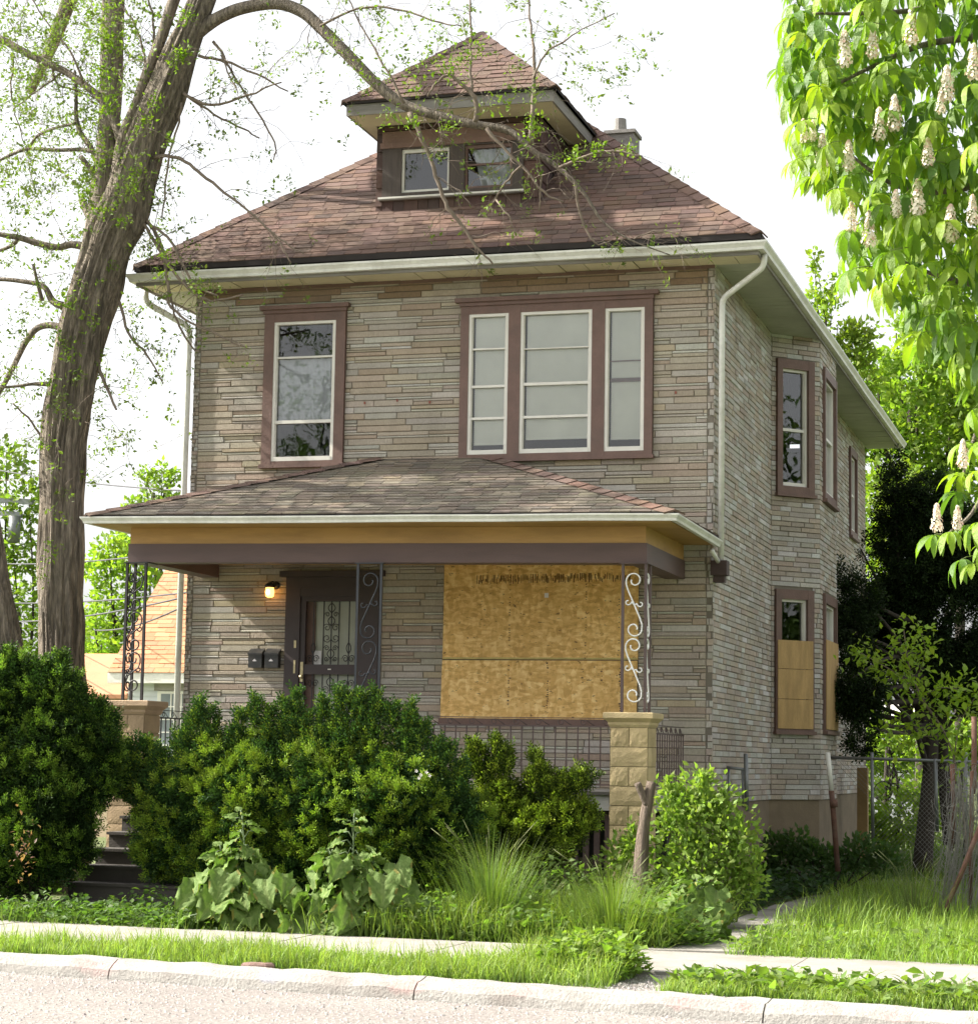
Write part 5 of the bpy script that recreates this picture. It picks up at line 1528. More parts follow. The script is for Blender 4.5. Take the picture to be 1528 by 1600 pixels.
BLV = []
for k in range(5):
    v, f = burdock_leaf(1.0, .075 + .02 * (k % 3), k * 1.9)
    g_ = (.88, 1.0, 1.1, .95, 1.05)[k]
    mb = MB(); b_ = (.135 * g_, .205 * g_, .055 * g_)
    mb.add(v, f, b_, smooth=True)
    for q, fc in enumerate(f):                                   # pale midrib and side veins, a browned rim here and there
        i, j = (q // 2) % 12, (q // 2) // 12
        if i in (5, 6): c_ = (1.30, 1.18, 1.35)
        elif (j + abs(i - 5) // 2) % 3 == 0: c_ = (1.14, 1.09, 1.12)
        elif i in (0, 11) and (j * 7 + k * 3) % 5 == 0: c_ = (1.5, .95, .9)
        else: c_ = (.93, .95, .9)
        mb.t[q] = tuple(x_ * y_ for x_, y_ in zip(b_, c_))
    me = mb.mesh('burdock_leaf', (0, 0, 0)); me.materials.append(X['burdock']); BLV.append(me)


def put_leaf(par, p, d, size, meshes, roll=0.0, nm='leaf'):
    d = np.array(d, float); B = basis(d[None], np.array([roll]))[0]
    o = bpy.data.objects.new(nm, random.choice(meshes)); COL.objects.link(o); o.parent = par
    off = np.array(wloc(par)); q = np.array(p) - off
    Mx = Matrix([[B[r][c] * size for c in range(3)] + [q[r]] for r in range(3)] + [[0, 0, 0, 1]])
    o.matrix_local = Mx
    return o


def burdock(base, Y, stalks, label, basal):
    b = at(*base, Y); t = thing('burdock_plant', (float(b[0]), Y, 0), label, 'plant', 'burdock plants along the sidewalk')
    st = MB(); bz = np.array((b[0], Y, 0))
    leaves = []
    for (px, py) in stalks:
        top = at(px, py, Y - .05); pts = catmull([bz, bz * .5 + top * .5 + np.array((.03, -.05, .0)), top], 5)
        st.tube(pts, np.linspace(.016, .005, len(pts)), 6, (.10, .15, .06))
        H_ = top[2]
        for k in range(28):
            f = .12 + .86 * k / 27; p = bz + (top - bz) * f
            a = k * 2.4 + random.uniform(-.4, .4); s = (.32 * (1 - f) ** .8 + .095) * random.uniform(.8, 1.15)
            dirn = np.array((math.cos(a), math.sin(a) * .8 - .35, random.uniform(-.75, -.1) if f < .75 else random.uniform(-.3, .7)))
            pet = (.26 * (1 - f) + .05); q = p + dirn / np.linalg.norm(dirn) * pet + np.array((0, 0, pet * .5))
            st.tube([p, p * .5 + q * .5 + np.array((0, 0, .04)), q], [.007, .006, .004], 5, (.12, .17, .08))
            leaves.append((q, dirn, s))
    for (px, py, s) in basal:
        q = at(px, py, Y - random.uniform(.0, .42)); q[2] = max(q[2], .10); dx = (px - base[0]) / 100.
        dirn = np.array((dx * .9 + random.uniform(-.3, .3), -random.uniform(.5, 1.0), random.uniform(-.95, -.45)))
        st.tube([bz, bz * .4 + q * .6 + np.array((0, 0, .10)), q], [.012, .010, .006], 5, (.12, .17, .08))
        leaves.append((q, dirn, s))
    st.build('stalk', mat('burdock_stalk_' + str(base[0]), (1, 1, 1), .7, .1, 5, tint=True), t)
    for q, dirn, s in leaves:
        put_leaf(t, q, dirn, s * .86, BLV, random.uniform(-.75, .75))


random.seed(5)
burdock((390, 1462), -5.55, [(378, 1275), (345, 1330)], 'broad leaved burdock nearer the concrete steps with one tall leaning stalk',
        [(330, 1360, .34), (312, 1385, .36), (355, 1365, .36), (300, 1408, .34), (415, 1375, .34), (442, 1366, .30), (345, 1395, .38), (385, 1385, .38), (425, 1405, .36), (455, 1392, .28), (375, 1415, .34), (320, 1422, .28), (400, 1350, .28), (365, 1340, .28), (340, 1420, .30), (405, 1425, .30), (295, 1432, .24), (350, 1438, .24), (440, 1428, .26)])
burdock((545, 1470), -5.6, [(553, 1280), (585, 1340), (515, 1330)], 'broad leaved burdock farther from the steps with a pale woolly tip',
        [(500, 1350, .32), (482, 1398, .36), (520, 1380, .38), (560, 1375, .40), (600, 1368, .38), (628, 1385, .38), (590, 1412, .38), (545, 1410, .38), (510, 1422, .34), (618, 1350, .34), (640, 1418, .32), (482, 1432, .28), (535, 1345, .28), (575, 1340, .30), (560, 1432, .28), (612, 1435, .28), (525, 1440, .24)])
burdock((1085, 1440), -4.9, [(1090, 1385)], 'low broad leaved burdock beside the side path below the leafy shrub',
        [(1060, 1395, .26), (1090, 1390, .30), (1120, 1392, .30), (1130, 1410, .26), (1075, 1412, .28), (1045, 1405, .24)])


# --- grass and weeds
def rot_blade(n, tilt=.35):
    a = rng.uniform(0, 6.283, n); tx = rng.normal(0, tilt * .5, n); ty = rng.normal(0, tilt * .5, n)
    z = np.stack([tx, ty, np.ones(n)], 1); z /= np.linalg.norm(z, axis=1)[:, None]
    x = np.stack([np.cos(a), np.sin(a), 0 * a], 1); x -= z * np.sum(x * z, 1)[:, None]; x /= np.linalg.norm(x, axis=1)[:, None]
    return np.stack([x, np.cross(z, x), z], 2)


def grass(name, pos, h, tint, label=None, cat=None, tilt=.35, w=.30, parent=None, amt=.2):
    n = len(pos); sc = np.stack([np.full(n, w) * rng.uniform(.7, 1.3, n), h, h], 1)
    sc[:, 0] = np.maximum(sc[:, 0] * .55, h * .32)
    o = scatter(name, BLADES, pos, rot_blade(n, tilt), sc, jit(tint, n, amt), X['grass'], parent)
    if label: tag(o, label, cat)
    return o


def noisy(x, y, s, seed=0): return np.array([noise.noise(Vector((a * s + seed, b * s, seed))) for a, b in zip(x, y)])


LIT = (.21, .30, .070)
# strip between kerb and sidewalk
n = 27000
x = rng.uniform(-4.7, .95, n); t_ = rng.uniform(0, 1, n); y0 = curb_y(x) + .20; y1 = walk_front(x) + .05
y = y0 + (y1 - y0) * t_
edge = np.minimum(np.minimum((x + 4.75) * .8, (1.0 - x) * 1.5), 1); k = (rng.uniform(0, 1, n) < (.35 + .8 * edge) * (1 + .8 * noisy(x, y, 1.6, 3))) & (edge > .05)
x, y = x[k], y[k]; nz_ = noisy(x, y, .9, 8)
h = (.105 + .09 * nz_ + .10 * noisy(x, y, 3.3, 5) + .10 * np.clip((x + .9) / 1.4, 0, 1)) * rng.uniform(.45, 1.5, len(x)); tall = rng.uniform(0, 1, len(x)) < .06; h = np.where(tall, h + .12, h).clip(.02, .42)
grass('grass', np.stack([x, y, np.full(len(x), -.03)], 1), h, LIT, 'sunlit tall grass on the strip between kerb and sidewalk', 'grass', tilt=.5, w=.2, amt=.32)
n = 17000
x = rng.uniform(1.35, 5.2, n); t_ = rng.uniform(0, 1, n); y0 = curb_y(x) + .35 + .25 * noisy(x, x, 1.1, 2); y1 = walk_front(x) + .02
y = y0 + (y1 - y0) * t_; k = rng.uniform(0, 1, n) < .75 * (1 + 1.0 * noisy(x, y, 1.8, 4)); x, y = x[k], y[k]
grass('grass', np.stack([x, y, np.full(len(x), -.03)], 1), (.085 + .05 * noisy(x, y, 1.2, 5)).clip(.02) * rng.uniform(.6, 1.5, len(x)), LIT, 'short weedy grass between kerb and sidewalk right of the gravel crossing', 'grass', tilt=.5, w=.2, amt=.3)
# side lawn right of the path
n = 30000
x = rng.uniform(1.15, 5.0, n); y = -6.25 - .055 * x + rng.uniform(0, 1, n) ** 1.3 * 10.5
k = (x > 1.30 - .02 * (y + 6)) & (rng.uniform(0, 1, n) < .8 + .5 * noisy(x, y, .8, 6)); x, y = x[k], y[k]
h = (.13 + .07 * noisy(x, y, 1.1, 9) + .07 * noisy(x, y, 3.1, 2) + .02 * (y + 6).clip(0, 4)) * rng.uniform(.4, 1.6, len(x)); h = np.where(rng.uniform(0, 1, len(x)) < .04, h + .15, h)
grass('grass', np.stack([x, y, np.full(len(x), -.03)], 1), h.clip(.03), (.195, .295, .060), 'bright overgrown lawn right of the side path', 'grass', tilt=.5, w=.22, amt=.3)
n = 9000
x = rng.uniform(-.2, 6, n); y = rng.uniform(2.0, 16, n); k = (x > .95 - .3 * (y > 7) ); x, y = x[k], y[k]
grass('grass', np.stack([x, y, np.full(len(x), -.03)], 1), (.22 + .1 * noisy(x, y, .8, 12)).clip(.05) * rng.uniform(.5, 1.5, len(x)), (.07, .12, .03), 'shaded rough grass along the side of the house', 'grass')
# far lit back lot
n = 9000
x = rng.uniform(.5, 12, n); y = rng.uniform(15, 42, n)
grass('grass', np.stack([x, y, np.full(len(x), -.03)], 1), rng.uniform(.15, .45, n), (.11, .17, .04), 'sunny unmown grass of the back lot behind the fence', 'grass', w=.5)
# weeds of the front bed
WEED = [LEAF2, NARROW, LEAF]
def weeds(x, y, hmax, size, tint, name='undergrowth', label=None, cat='weeds', per=5):
    n = len(x); P_ = []; D_ = []
    hh = hmax * rng.uniform(.3, 1.0, n)
    for k in range(per):
        f = rng.uniform(.05, 1, n); a = rng.uniform(0, 6.28, n)
        P_.append(np.stack([x + .05 * np.cos(a), y + .05 * np.sin(a), hh * f], 1)); D_.append(np.stack([np.cos(a), np.sin(a), rng.uniform(-.2, 1.0, n)], 1))
    P_ = np.concatenate(P_); D_ = np.concatenate(D_); m_ = len(P_)
    o = scatter(name, WEED, P_, basis(D_, rng.uniform(-.8, .8, m_)), size * rng.uniform(.5, 1.4, m_), jit(tint, m_, .25), X['leaf'])
    tag(o, label, cat); return o


n = 5200
x = rng.uniform(-2.3, 1.0, n); y = rng.uniform(-5.95, -2.4, n)
k = ~((x > .5) & (y > -5.2) & (x < 1.4))
x, y = x[k], y[k]
weeds(x, y, np.where(y > -4.2, .55, .34) * (1 + .8 * noisy(x, y, 1.8, 17)), .085, (.115, .185, .044), label='mixed green weeds filling the bed in front of the lattice')
n = 15000
x = rng.uniform(-2.6, .75, n); y = rng.uniform(-6.05, -2.6, n)
grass('grass', np.stack([x, y, np.full(n, -.03)], 1), (.30 + .20 * noisy(x, y, 1.5, 14)).clip(.06) * rng.uniform(.5, 1.4, n), (.145, .215, .042), 'long grass among the weeds of the front bed', 'grass', tilt=.5)
n = 1500
x = rng.uniform(-7.5, -3.3, n); y = rng.uniform(-5.9, -4.5, n)
weeds(x, y, .10 + .30 * np.clip(noisy(x, y, 1.4, 31) + .25, 0, 1), .07, (.09, .155, .038), label='low weeds creeping over the foot of the concrete steps')
n = 3500
x = rng.uniform(-8, -3.2, n); y = rng.uniform(-6.0, -4.5, n)
grass('grass', np.stack([x, y, np.full(n, -.03)], 1), (.12 + .12 * noisy(x, y, 1.7, 21)).clip(.04) * rng.uniform(.5, 1.5, n), (.11, .175, .035), 'short grass beside the sidewalk in front of the yew bushes', 'grass')
n = 900
x = rng.uniform(.25, 1.0, n); y = rng.uniform(-1.5, 6.5, n); k = (x < .62) | (y > 1.5); x, y = x[k], y[k]
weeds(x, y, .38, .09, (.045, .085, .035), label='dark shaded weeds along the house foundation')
n = 210
x = rng.uniform(1.35, 4.8, n); y = curb_y(x) + rng.uniform(.45, 1.3, n)
weeds(x, y, .14, .10, (.14, .21, .045), label='broad leaved weeds in the right grass strip', per=6)
n = 260
x = rng.uniform(.35, .98, n); y = rng.uniform(-8.7, -8.0, n)
weeds(x, y, .34, .085, (.16, .24, .045), label='bright leafy weeds at the end of the left grass strip', per=7)
n = 300
x = rng.uniform(1.3, 4.8, n); y = rng.uniform(-6.2, -4.2, n)
weeds(x, y, .22, .08, (.14, .21, .045), label='dandelion leaves scattered in the bright side lawn', per=5)


def clump(px, py, Y, n, h, spread, label, tint, lean=.8):
    c = at(px, py, Y); t = thing('grass_clump', (float(c[0]), Y, 0), label, 'grass clump', 'tall grass clumps in the front bed')
    a = rng.uniform(0, 6.28, n); r = np.abs(rng.normal(0, spread, n)); pos = np.stack([c[0] + r * np.cos(a), Y + r * np.sin(a) * .8, np.full(n, -.02)], 1)
    hh = h * rng.uniform(.45, 1.12, n)
    z = np.stack([np.cos(a) * r / spread * .22 * lean, np.sin(a) * r / spread * .22 * lean, np.ones(n)], 1); z /= np.linalg.norm(z, axis=1)[:, None]
    yv = np.stack([np.cos(a), np.sin(a), 0 * a], 1); yv -= z * np.sum(yv * z, 1)[:, None]; yv /= np.linalg.norm(yv, axis=1)[:, None]
    rot = np.stack([np.cross(yv, z), yv, z], 2)
    sc = np.stack([np.full(n, .085), hh, hh], 1)
    scatter('blades', BLADES, pos, rot, sc, jit(tint, n, .25), X['grass'], t)
    n2 = 9; st = MB()
    for k in range(n2):
        aa = random.uniform(0, 6.28); p0 = np.array((c[0] + .05 * math.cos(aa), Y + .05 * math.sin(aa), 0)); L = h * random.uniform(.95, 1.2)
        o_ = random.uniform(.15, .45) * L; pts = [p0 + np.array((o_ * q * q * math.cos(aa), o_ * q * q * math.sin(aa), L * (q - .18 * q ** 3))) for q in np.linspace(0, 1, 7)]
        st.tube(pts, .0014, 3); st.tube([pts[5], pts[6], pts[6] + (pts[6] - pts[5]) * .6], [.002, .0045, .001], 4)
    st.build('seed_stalk', mat('straw_' + str(px), (.17, .19, .075), .8), t)


clump(765, 1462, -5.2, 900, 1.02, .19, 'tallest arching grass clump in front of the yellow tipped yew', (.125, .195, .048))
clump(955, 1480, -5.65, 1100, .80, .26, 'dense wide grass clump at the sidewalk in front of the buff pier', (.14, .21, .045), 1.4)
clump(845, 1470, -5.0, 260, .55, .15, 'thin low grass clump between the two taller ones', (.115, .17, .042))
clump(1428, 1405, -1.6, 220, .75, .2, 'pale seeded grass clump beside the collapsed wire fence', (.11, .15, .05))

# a few small white flowers and dry leaves
m = MB()
FL = thing('white_flower', tuple(at(658, 1208, -4.75)), 'small white blossoms poking out of the dark yew bush', 'flowers')
for px, py in ((651, 1205), (658, 1211), (667, 1207), (672, 1212), (655, 1216)):
    c = at(px, py, -4.75)
    for k in range(5):
        a = k * 1.257; m.add([c, c + np.array((.012 * math.cos(a - .4), -.01, .012 * math.sin(a - .4))), c + np.array((.02 * math.cos(a), -.012, .02 * math.sin(a))), c + np.array((.012 * math.cos(a + .4), -.01, .012 * math.sin(a + .4)))], [(0, 1, 2, 3)], (.8, .76, .78))
m.build('petals', X['petal'], FL)
n = 60
x = rng.uniform(0, 1, n); c = np.array([at(38 + 13 * rng.normal(), 1328 + 24 * rng.normal(), -5.12 + .06 * rng.normal()) for _ in range(n)]); c[:, 2] = c[:, 2].clip(.03)
o = scatter('dry_leaves', [LEAF, LEAF2], c, basis(unit(n)), .055 * rng.uniform(.6, 1.3, n), jit((.22, .125, .095), n), X['leaf']); tag(o, 'dry reddish leaves caught under the left yew bush', 'leaves')
RB_ = thing('broken_brick', tuple(at(405, 1510, -8.95)), 'broken flat red brick lying in the grass at the kerb', 'brick')
m = MB(); c = at(405, 1510, -8.95); v, f = [], []
ring_ = [(-.13, -.05), (-.06, -.07), (.08, -.06), (.13, -.02), (.11, .05), (-.02, .07), (-.11, .04)]
for dz, s in ((-.03, 1.0), (.02, 1.0), (.035, .86)): v += [(c[0] + a * s, -8.95 + b * s, .0 + dz) for a, b in ring_]
for l in range(2):
    for j in range(7): f.append((l * 7 + j, l * 7 + (j + 1) % 7, l * 7 + 7 + (j + 1) % 7, l * 7 + 7 + j))
f.append(tuple(14 + j for j in range(7))); m.add(v, f); m.build('brick', X['red_bit'], RB_)


# ------------------------------------------------------------------ big tree on the left
random.seed(33); rng = np.random.default_rng(33)
TB = at(97, 1390, -1.1)
BT = thing('old_tree', (float(TB[0]), -1.1, 0), 'large old tree with thick leaning trunk and a limb arching over the dormer', 'tree')


def limb(pts, Y0=-1.1, Y1=None, sub=4, n=9, ridge=.12, name='limb', m_='bark', par=None, wob=0.0):
    Y1 = Y0 if Y1 is None else Y1
    k = len(pts); P_ = []; r = []
    for i, (px, py, w_) in enumerate(pts):
        Yi = Y0 + (Y1 - Y0) * i / max(1, k - 1)
        P_.append(at(px, py, Yi)); r.append(w_ * .5 / pxm(Yi))
    C_ = catmull(P_, sub); rr_ = np.interp(np.linspace(0, k - 1, len(C_)), np.arange(k), r)
    if wob:
        C_[1:-1] += rng.normal(0, wob, (len(C_) - 2, 3))
    mb = MB(); mb.tube(C_, np.maximum(rr_, .004), n, ridge=ridge); mb.build(name, X[m_], par or BT)
    return C_, rr_


trunk = [(97, 1400, 104), (97, 1250, 94), (97, 1100, 86), (96, 1000, 82), (95, 900, 80), (96, 800, 80), (98, 700, 82), (112, 600, 84), (128, 520, 88), (150, 440, 92), (170, 380, 88), (192, 330, 84), (208, 280, 78), (228, 220, 74), (252, 160, 70),
         (276, 100, 62), (301, 40, 54), (324, -20, 46), (345, -90, 38), (355, -200, 26)]
trunk = [(a_, b_, c_ * .93) for a_, b_, c_ in trunk]
tc, trd = limb(trunk, -1.1, -1.1, 14, 88, .30, 'trunk')
stems_ = [
    [(175, 330, 40), (186, 270, 30), (192, 225, 26), (199, 200, 24), (215, 160, 20), (232, 110, 20), (252, 60, 20), (268, 10, 22), (290, -50, 18), (300, -120, 12)],
    [(192, 225, 20), (178, 190, 15), (158, 155, 14), (130, 130, 13), (100, 110, 13), (60, 92, 13), (30, 76, 14), (0, 60, 14), (-50, 40, 12), (-110, 30, 8)],
    [(150, 400, 60), (156, 340, 46), (162, 280, 42), (168, 220, 38), (174, 140, 40), (176, 60, 42), (178, -40, 40), (182, -140, 30)],
    [(135, 385, 16), (112, 382, 13), (90, 386, 12), (60, 380, 12), (30, 371, 11), (0, 366, 9), (-50, 356, 8)],
    [(30, 373, 8), (15, 385, 7), (-20, 398, 6)],
    [(156, 262, 11), (143, 232, 10), (125, 205, 9), (119, 180, 8), (119, 150, 6), (117, 110, 5)],
    [(143, 236, 8), (125, 233, 8), (90, 234, 7), (45, 232, 7), (20, 240, 6), (-10, 255, 5)],
    [(45, 232, 5), (58, 212, 5), (85, 200, 5), (118, 192, 5)],
    [(100, 478, 16), (82, 470, 13), (68, 447, 10), (40, 440, 9), (0, 436, 8), (-40, 440, 6)],
    [(104, 515, 15), (80, 508, 13), (58, 513, 12), (40, 535, 11), (20, 575, 10), (0, 612, 8), (-20, 640, 6)],
    [(80, 600, 10), (50, 600, 6), (20, 604, 5), (-20, 606, 4)],
    [(148, 355, 16), (136, 330, 14), (128, 312, 12)], [(150, 280, 12), (140, 262, 10), (126, 244, 9)],
    [(66, 470, 8), (58, 440, 6), (52, 412, 5)],
]
arch = [(296, 60, 40), (320, 42, 31), (345, 26, 28), (380, 12, 27), (430, 5, 26), (470, 17, 26), (500, 42, 25), (540, 82, 24), (587, 130, 23), (631, 163, 21), (684, 180, 19), (742, 194, 17), (795, 204, 14), (834, 236, 11), (873, 262, 9), (912, 301, 7), (941, 345, 5), (984, 374, 3.6), (1047, 398, 2)]
subs = [
    [(829, 225, 10), (832, 178, 8), (833, 150, 7), (834, 122, 6), (834, 74, 5), (829, 40, 4), (826, -10, 3)],
    [(834, 122, 4), (850, 85, 3.4), (880, 65, 3), (910, 45, 2), (960, 20, 2)],
    [(742, 190, 9), (746, 165, 8), (737, 146, 7), (715, 125, 6), (701, 117, 5), (680, 130, 4), (668, 150, 3)],
    [(737, 146, 5), (735, 100, 4.5), (735, 50, 4), (734, -10, 3)],
    [(640, 175, 10), (655, 208, 8), (669, 238, 7), (685, 285, 7), (700, 325, 7), (720, 350, 6), (745, 385, 4), (770, 412, 3)],
    [(760, 200, 7), (790, 235, 5), (815, 258, 5), (850, 300, 4), (880, 315, 3)],
    [(873, 262, 6), (900, 250, 5), (931, 238, 5), (965, 236, 4), (1000, 244, 2)],
    [(815, 258, 4), (790, 285, 3.5), (775, 310, 3), (760, 335, 2.5)], [(775, 312, 3), (800, 345, 2)],
    [(842, 240, 3), (845, 270, 3), (842, 330, 2)], [(631, 160, 5), (600, 100, 4), (570, 50, 3), (540, -10, 2.5)],
    [(500, 40, 5), (560, 12, 4), (620, 14, 4), (690, 35, 3), (720, 40, 2)], [(900, 290, 5), (905, 330, 4), (930, 380, 3), (955, 375, 2)],
    [(310, 86, 6), (350, 95, 5), (400, 115, 4), (450, 142, 2.5)], [(286, 145, 6), (330, 163, 5), (385, 148, 4), (440, 128, 2.5)],
    [(290, 148, 5), (335, 178, 4), (380, 200, 3.5), (405, 215, 2)], [(333, 64, 6), (345, 80, 5), (365, 115, 4), (390, 155, 4), (415, 195, 3.5), (430, 230, 3), (428, 250, 2)],
    [(345, 85, 3), (360, 120, 3), (372, 145, 2)],
    [(240, 245, 8), (265, 243, 6), (290, 252, 6), (315, 272, 6), (350, 300, 5), (395, 335, 4), (420, 360, 4), (440, 385, 3), (455, 410, 2)],
    [(420, 360, 3), (445, 378, 3), (475, 396, 2)],
    [(283, 160, 5), (278, 200, 4), (265, 240, 4), (258, 300, 3.5), (253, 340, 2.5)],
    [(185, 330, 12), (205, 322, 9), (220, 330, 8), (235, 352, 7), (252, 385, 7), (262, 440, 6), (268, 480, 5), (300, 505, 4), (335, 520, 4), (365, 535, 3), (390, 545, 2)],
    [(222, 345, 6), (240, 375, 6), (265, 415, 6), (295, 450, 5), (330, 470, 4), (380, 460, 3)],
    [(262, 440, 4), (270, 480, 4), (285, 520, 4), (305, 548, 3)], [(235, 352, 5), (262, 370, 5), (282, 405, 5), (305, 445, 4), (340, 462, 3)],
    [(186, 470, 6), (200, 520, 5), (230, 555, 4), (255, 600, 2)], [(150, 560, 8), (165, 600, 6), (182, 640, 4)], [(98, 700, 6), (70, 690, 5), (50, 660, 4), (20, 630, 3)],
    [(155, 215, 10), (160, 270, 8), (165, 330, 7), (158, 350, 6), (150, 380, 4)], [(80, 100, 5), (90, 130, 4), (130, 145, 3), (170, 160, 2.5)],
    [(100, 110, 4), (60, 140, 3), (20, 170, 2.5)], [(20, 85, 4), (18, 140, 3), (28, 190, 2.5), (38, 225, 2)], [(130, 130, 5), (110, 80, 4), (70, 30, 3), (40, -20, 2.5)],
    [(232, 110, 6), (240, 60, 5), (238, 20, 4), (225, -20, 3)], [(230, 115, 5), (220, 60, 4), (200, 20, 4), (180, 0, 3)], [(990, 373, 2.5), (1030, 360, 2), (1080, 372, 1.5)],
]
CUR = []
for s in stems_: CUR.append(limb(s, -1.1, -1.1 + random.uniform(-.5, .35), 5, 12, .12))
arch = [(a_, b_, c_ * .84) for a_, b_, c_ in arch]
CUR.append(limb(arch, -1.1, -.75, 5, 14, .14))
for s in subs: CUR.append(limb(s, -1.1 + random.uniform(-.08, .12), -.95 + random.uniform(-.35, .3), 4, 7, .06, 'branch', 'bark_thin', wob=.006))
def limb3(pts, r0, r1):
    C_ = catmull(np.array(pts, float), 5); rr_ = np.linspace(r0, r1, len(C_)); mb = MB(); mb.tube(C_, rr_, 9, ridge=.1); mb.build('limb', X['bark'], BT); CUR.append((C_, rr_))
limb3([(-6.1, -1.1, 11.6), (-6.6, -.4, 12.4), (-7.4, .3, 13.0), (-8.2, 1.2, 13.6), (-9.0, 2.0, 14.6)], .17, .05)
limb3([(-7.0, 0, 12.7), (-6.4, .7, 13.4), (-5.6, 1.4, 14.2), (-4.6, 1.6, 15.2)], .10, .03)
limb3([(-7.6, .5, 13.2), (-8.2, .2, 14.2), (-8.6, .6, 15.4), (-8.4, 1.2, 16.6)], .10, .03)
limb3([(-8.0, 1.0, 13.5), (-8.6, 1.9, 13.2), (-9.4, 2.6, 13.4), (-10.4, 3.0, 13.2)], .08, .02)
limb3([(-6.2, -1.1, 11.5), (-7.2, -1.0, 12.4), (-8.6, -.5, 12.6), (-9.8, .2, 12.2), (-10.8, .6, 12.4)], .12, .03)
limb3([(-6.2, -1.1, 11.5), (-7.6, -.2, 11.9), (-8.6, .3, 11.8), (-9.3, .9, 11.2), (-10.0, 1.6, 10.8)], .16, .06)
limb3([(-8.4, .2, 11.9), (-8.8, .7, 12.5), (-9.0, 1.2, 13.2), (-9.0, 1.8, 14.0)], .09, .03)
limb3([(-8.0, 0.05, 11.9), (-8.6, -.1, 12.8), (-8.9, .2, 13.6)], .08, .03)
# twigs grown from the thinner parts of every limb
tw = MB(); leafP = []; leafD = []
def twig(p, d, L, r, depth):
    k = max(4, int(L / .10)); pts = [p]; d = d / np.linalg.norm(d)
    for i in range(k):
        d = d + rng.normal(0, .22, 3) + np.array((0, 0, -.09)); d /= np.linalg.norm(d); pts.append(pts[-1] + d * L / k)
    tw.tube(pts, np.linspace(r, r * .35, len(pts)), 3)
    if depth > 0:
        for _ in range(rng.integers(2, 4)):
            i = rng.integers(1, len(pts) - 1); twig(pts[i], d + rng.normal(0, .8, 3), L * rng.uniform(.35, .65), r * .55, depth - 1)
    if rng.uniform() < LEAFY:
        for q in range(rng.integers(1, 4)):
            c = pts[rng.integers(len(pts) // 2, len(pts))]
            m_ = rng.integers(3, 8); leafP.append(c + rng.normal(0, .04, (m_, 3))); leafD.append(unit(m_) + np.array((0, 0, .1)))
for ci, (C_, rr_) in enumerate(CUR):
    thin = len(stems_) <= ci < len(stems_) + 1 + len(subs)
    L_ = np.linalg.norm(np.diff(C_, axis=0), axis=1).sum()
    for _ in range(int(L_ * (6.5 if thin else 4.0))):
        i = rng.integers(1, len(C_) - 1)
        if rr_[i] > .075: continue
        tan = C_[i + 1] - C_[i - 1]; tan = tan / np.linalg.norm(tan)
        px_left = C_[i][0] < -5.8
        LEAFY = .55 if px_left else .24
        twig(C_[i], tan * .5 + rng.normal(0, .6, 3) + np.array((0, 0, .15 if px_left else -.05)), rng.uniform(.25, .85), max(.003, rr_[i] * .35 if rr_[i] < .02 else .006), 1)
# leaf haze of the upper left crown
LEAFY = 1.0
for _ in range(420):
    c = at(rng.uniform(-20, 250), rng.uniform(-60, 330) if rng.uniform() < .75 else rng.uniform(330, 760), -1.0 + rng.normal(0, .7))
    if rng.uniform() < .5 and c[0] > -7: continue
    twig(c, rng.normal(0, 1, 3) + np.array((0, 0, -.3)), rng.uniform(.3, .7), .004, 1)
for _ in range(70):
    c = at(rng.uniform(420, 1010), rng.uniform(-40, 150), -.9 + rng.normal(0, .35)); LEAFY = .75
    twig(c, rng.normal(0, 1, 3), rng.uniform(.25, .6), .0035, 1)
tw.build('twigs', X['bark_thin'], BT, kind='stuff')
LP = np.concatenate(leafP); LD = np.concatenate(leafD)
# water sprouts: bright tufts straight on the bark
def tuft(px, py, n, s, Y=-1.5):
    c = at(px, py, Y); p = c + rng.normal(0, 1, (n, 3)) * np.array((s, .10, s)) / pxm(Y); return p
TP = [tuft(px, py, n, s) for px, py, n, s in ((285, 85, 90, 9), (290, 25, 80, 9), (275, 95, 60, 10), (160, 20, 200, 16), (165, 70, 200, 15), (160, 120, 160, 14), (170, 165, 150, 12), (150, 210, 90, 12), (155, 260, 90, 10), (140, 300, 70, 9), (245, 160, 60, 10),
      (225, 190, 60, 10), (212, 275, 80, 10), (205, 300, 60, 9), (190, 345, 60, 9), (160, 330, 50, 9), (135, 310, 60, 9), (100, 470, 60, 12), (85, 520, 60, 12), (140, 500, 40, 12), (110, 560, 50, 14), (75, 600, 60, 12), (60, 690, 50, 14), (80, 860, 40, 10), (65, 900, 40, 9),
      (900, 245, 60, 9), (935, 232, 60, 9), (985, 235, 50, 9), (640, 190, 60, 9), (700, 200, 60, 10), (610, 180, 50, 10), (835, 190, 60, 12), (720, 95, 90, 12), (700, 110, 70, 10), (745, 70, 60, 10), (790, 160, 50, 14), (830, 205, 60, 10), (650, 120, 80, 18), (600, 60, 60, 20), (680, 60, 60, 20), (560, 120, 30, 14), (265, 400, 30, 8), (250, 430, 20, 8), (312, 455, 24, 7))]
TPc = np.concatenate(TP)
LPall = np.concatenate([LP, TPc]); LDall = np.concatenate([LD, unit(len(TPc)) + np.array((0, -.3, .2))]); n = len(LPall)
scatter('leaves', [LEAF, NARROW], LPall, basis(LDall, rng.uniform(0, 6.28, n)), .058 * rng.uniform(.6, 1.35, n), np.concatenate([jit((.14, .195, .045), len(LP)), jit((.175, .265, .03), len(TPc))]), X['leaf'], BT)
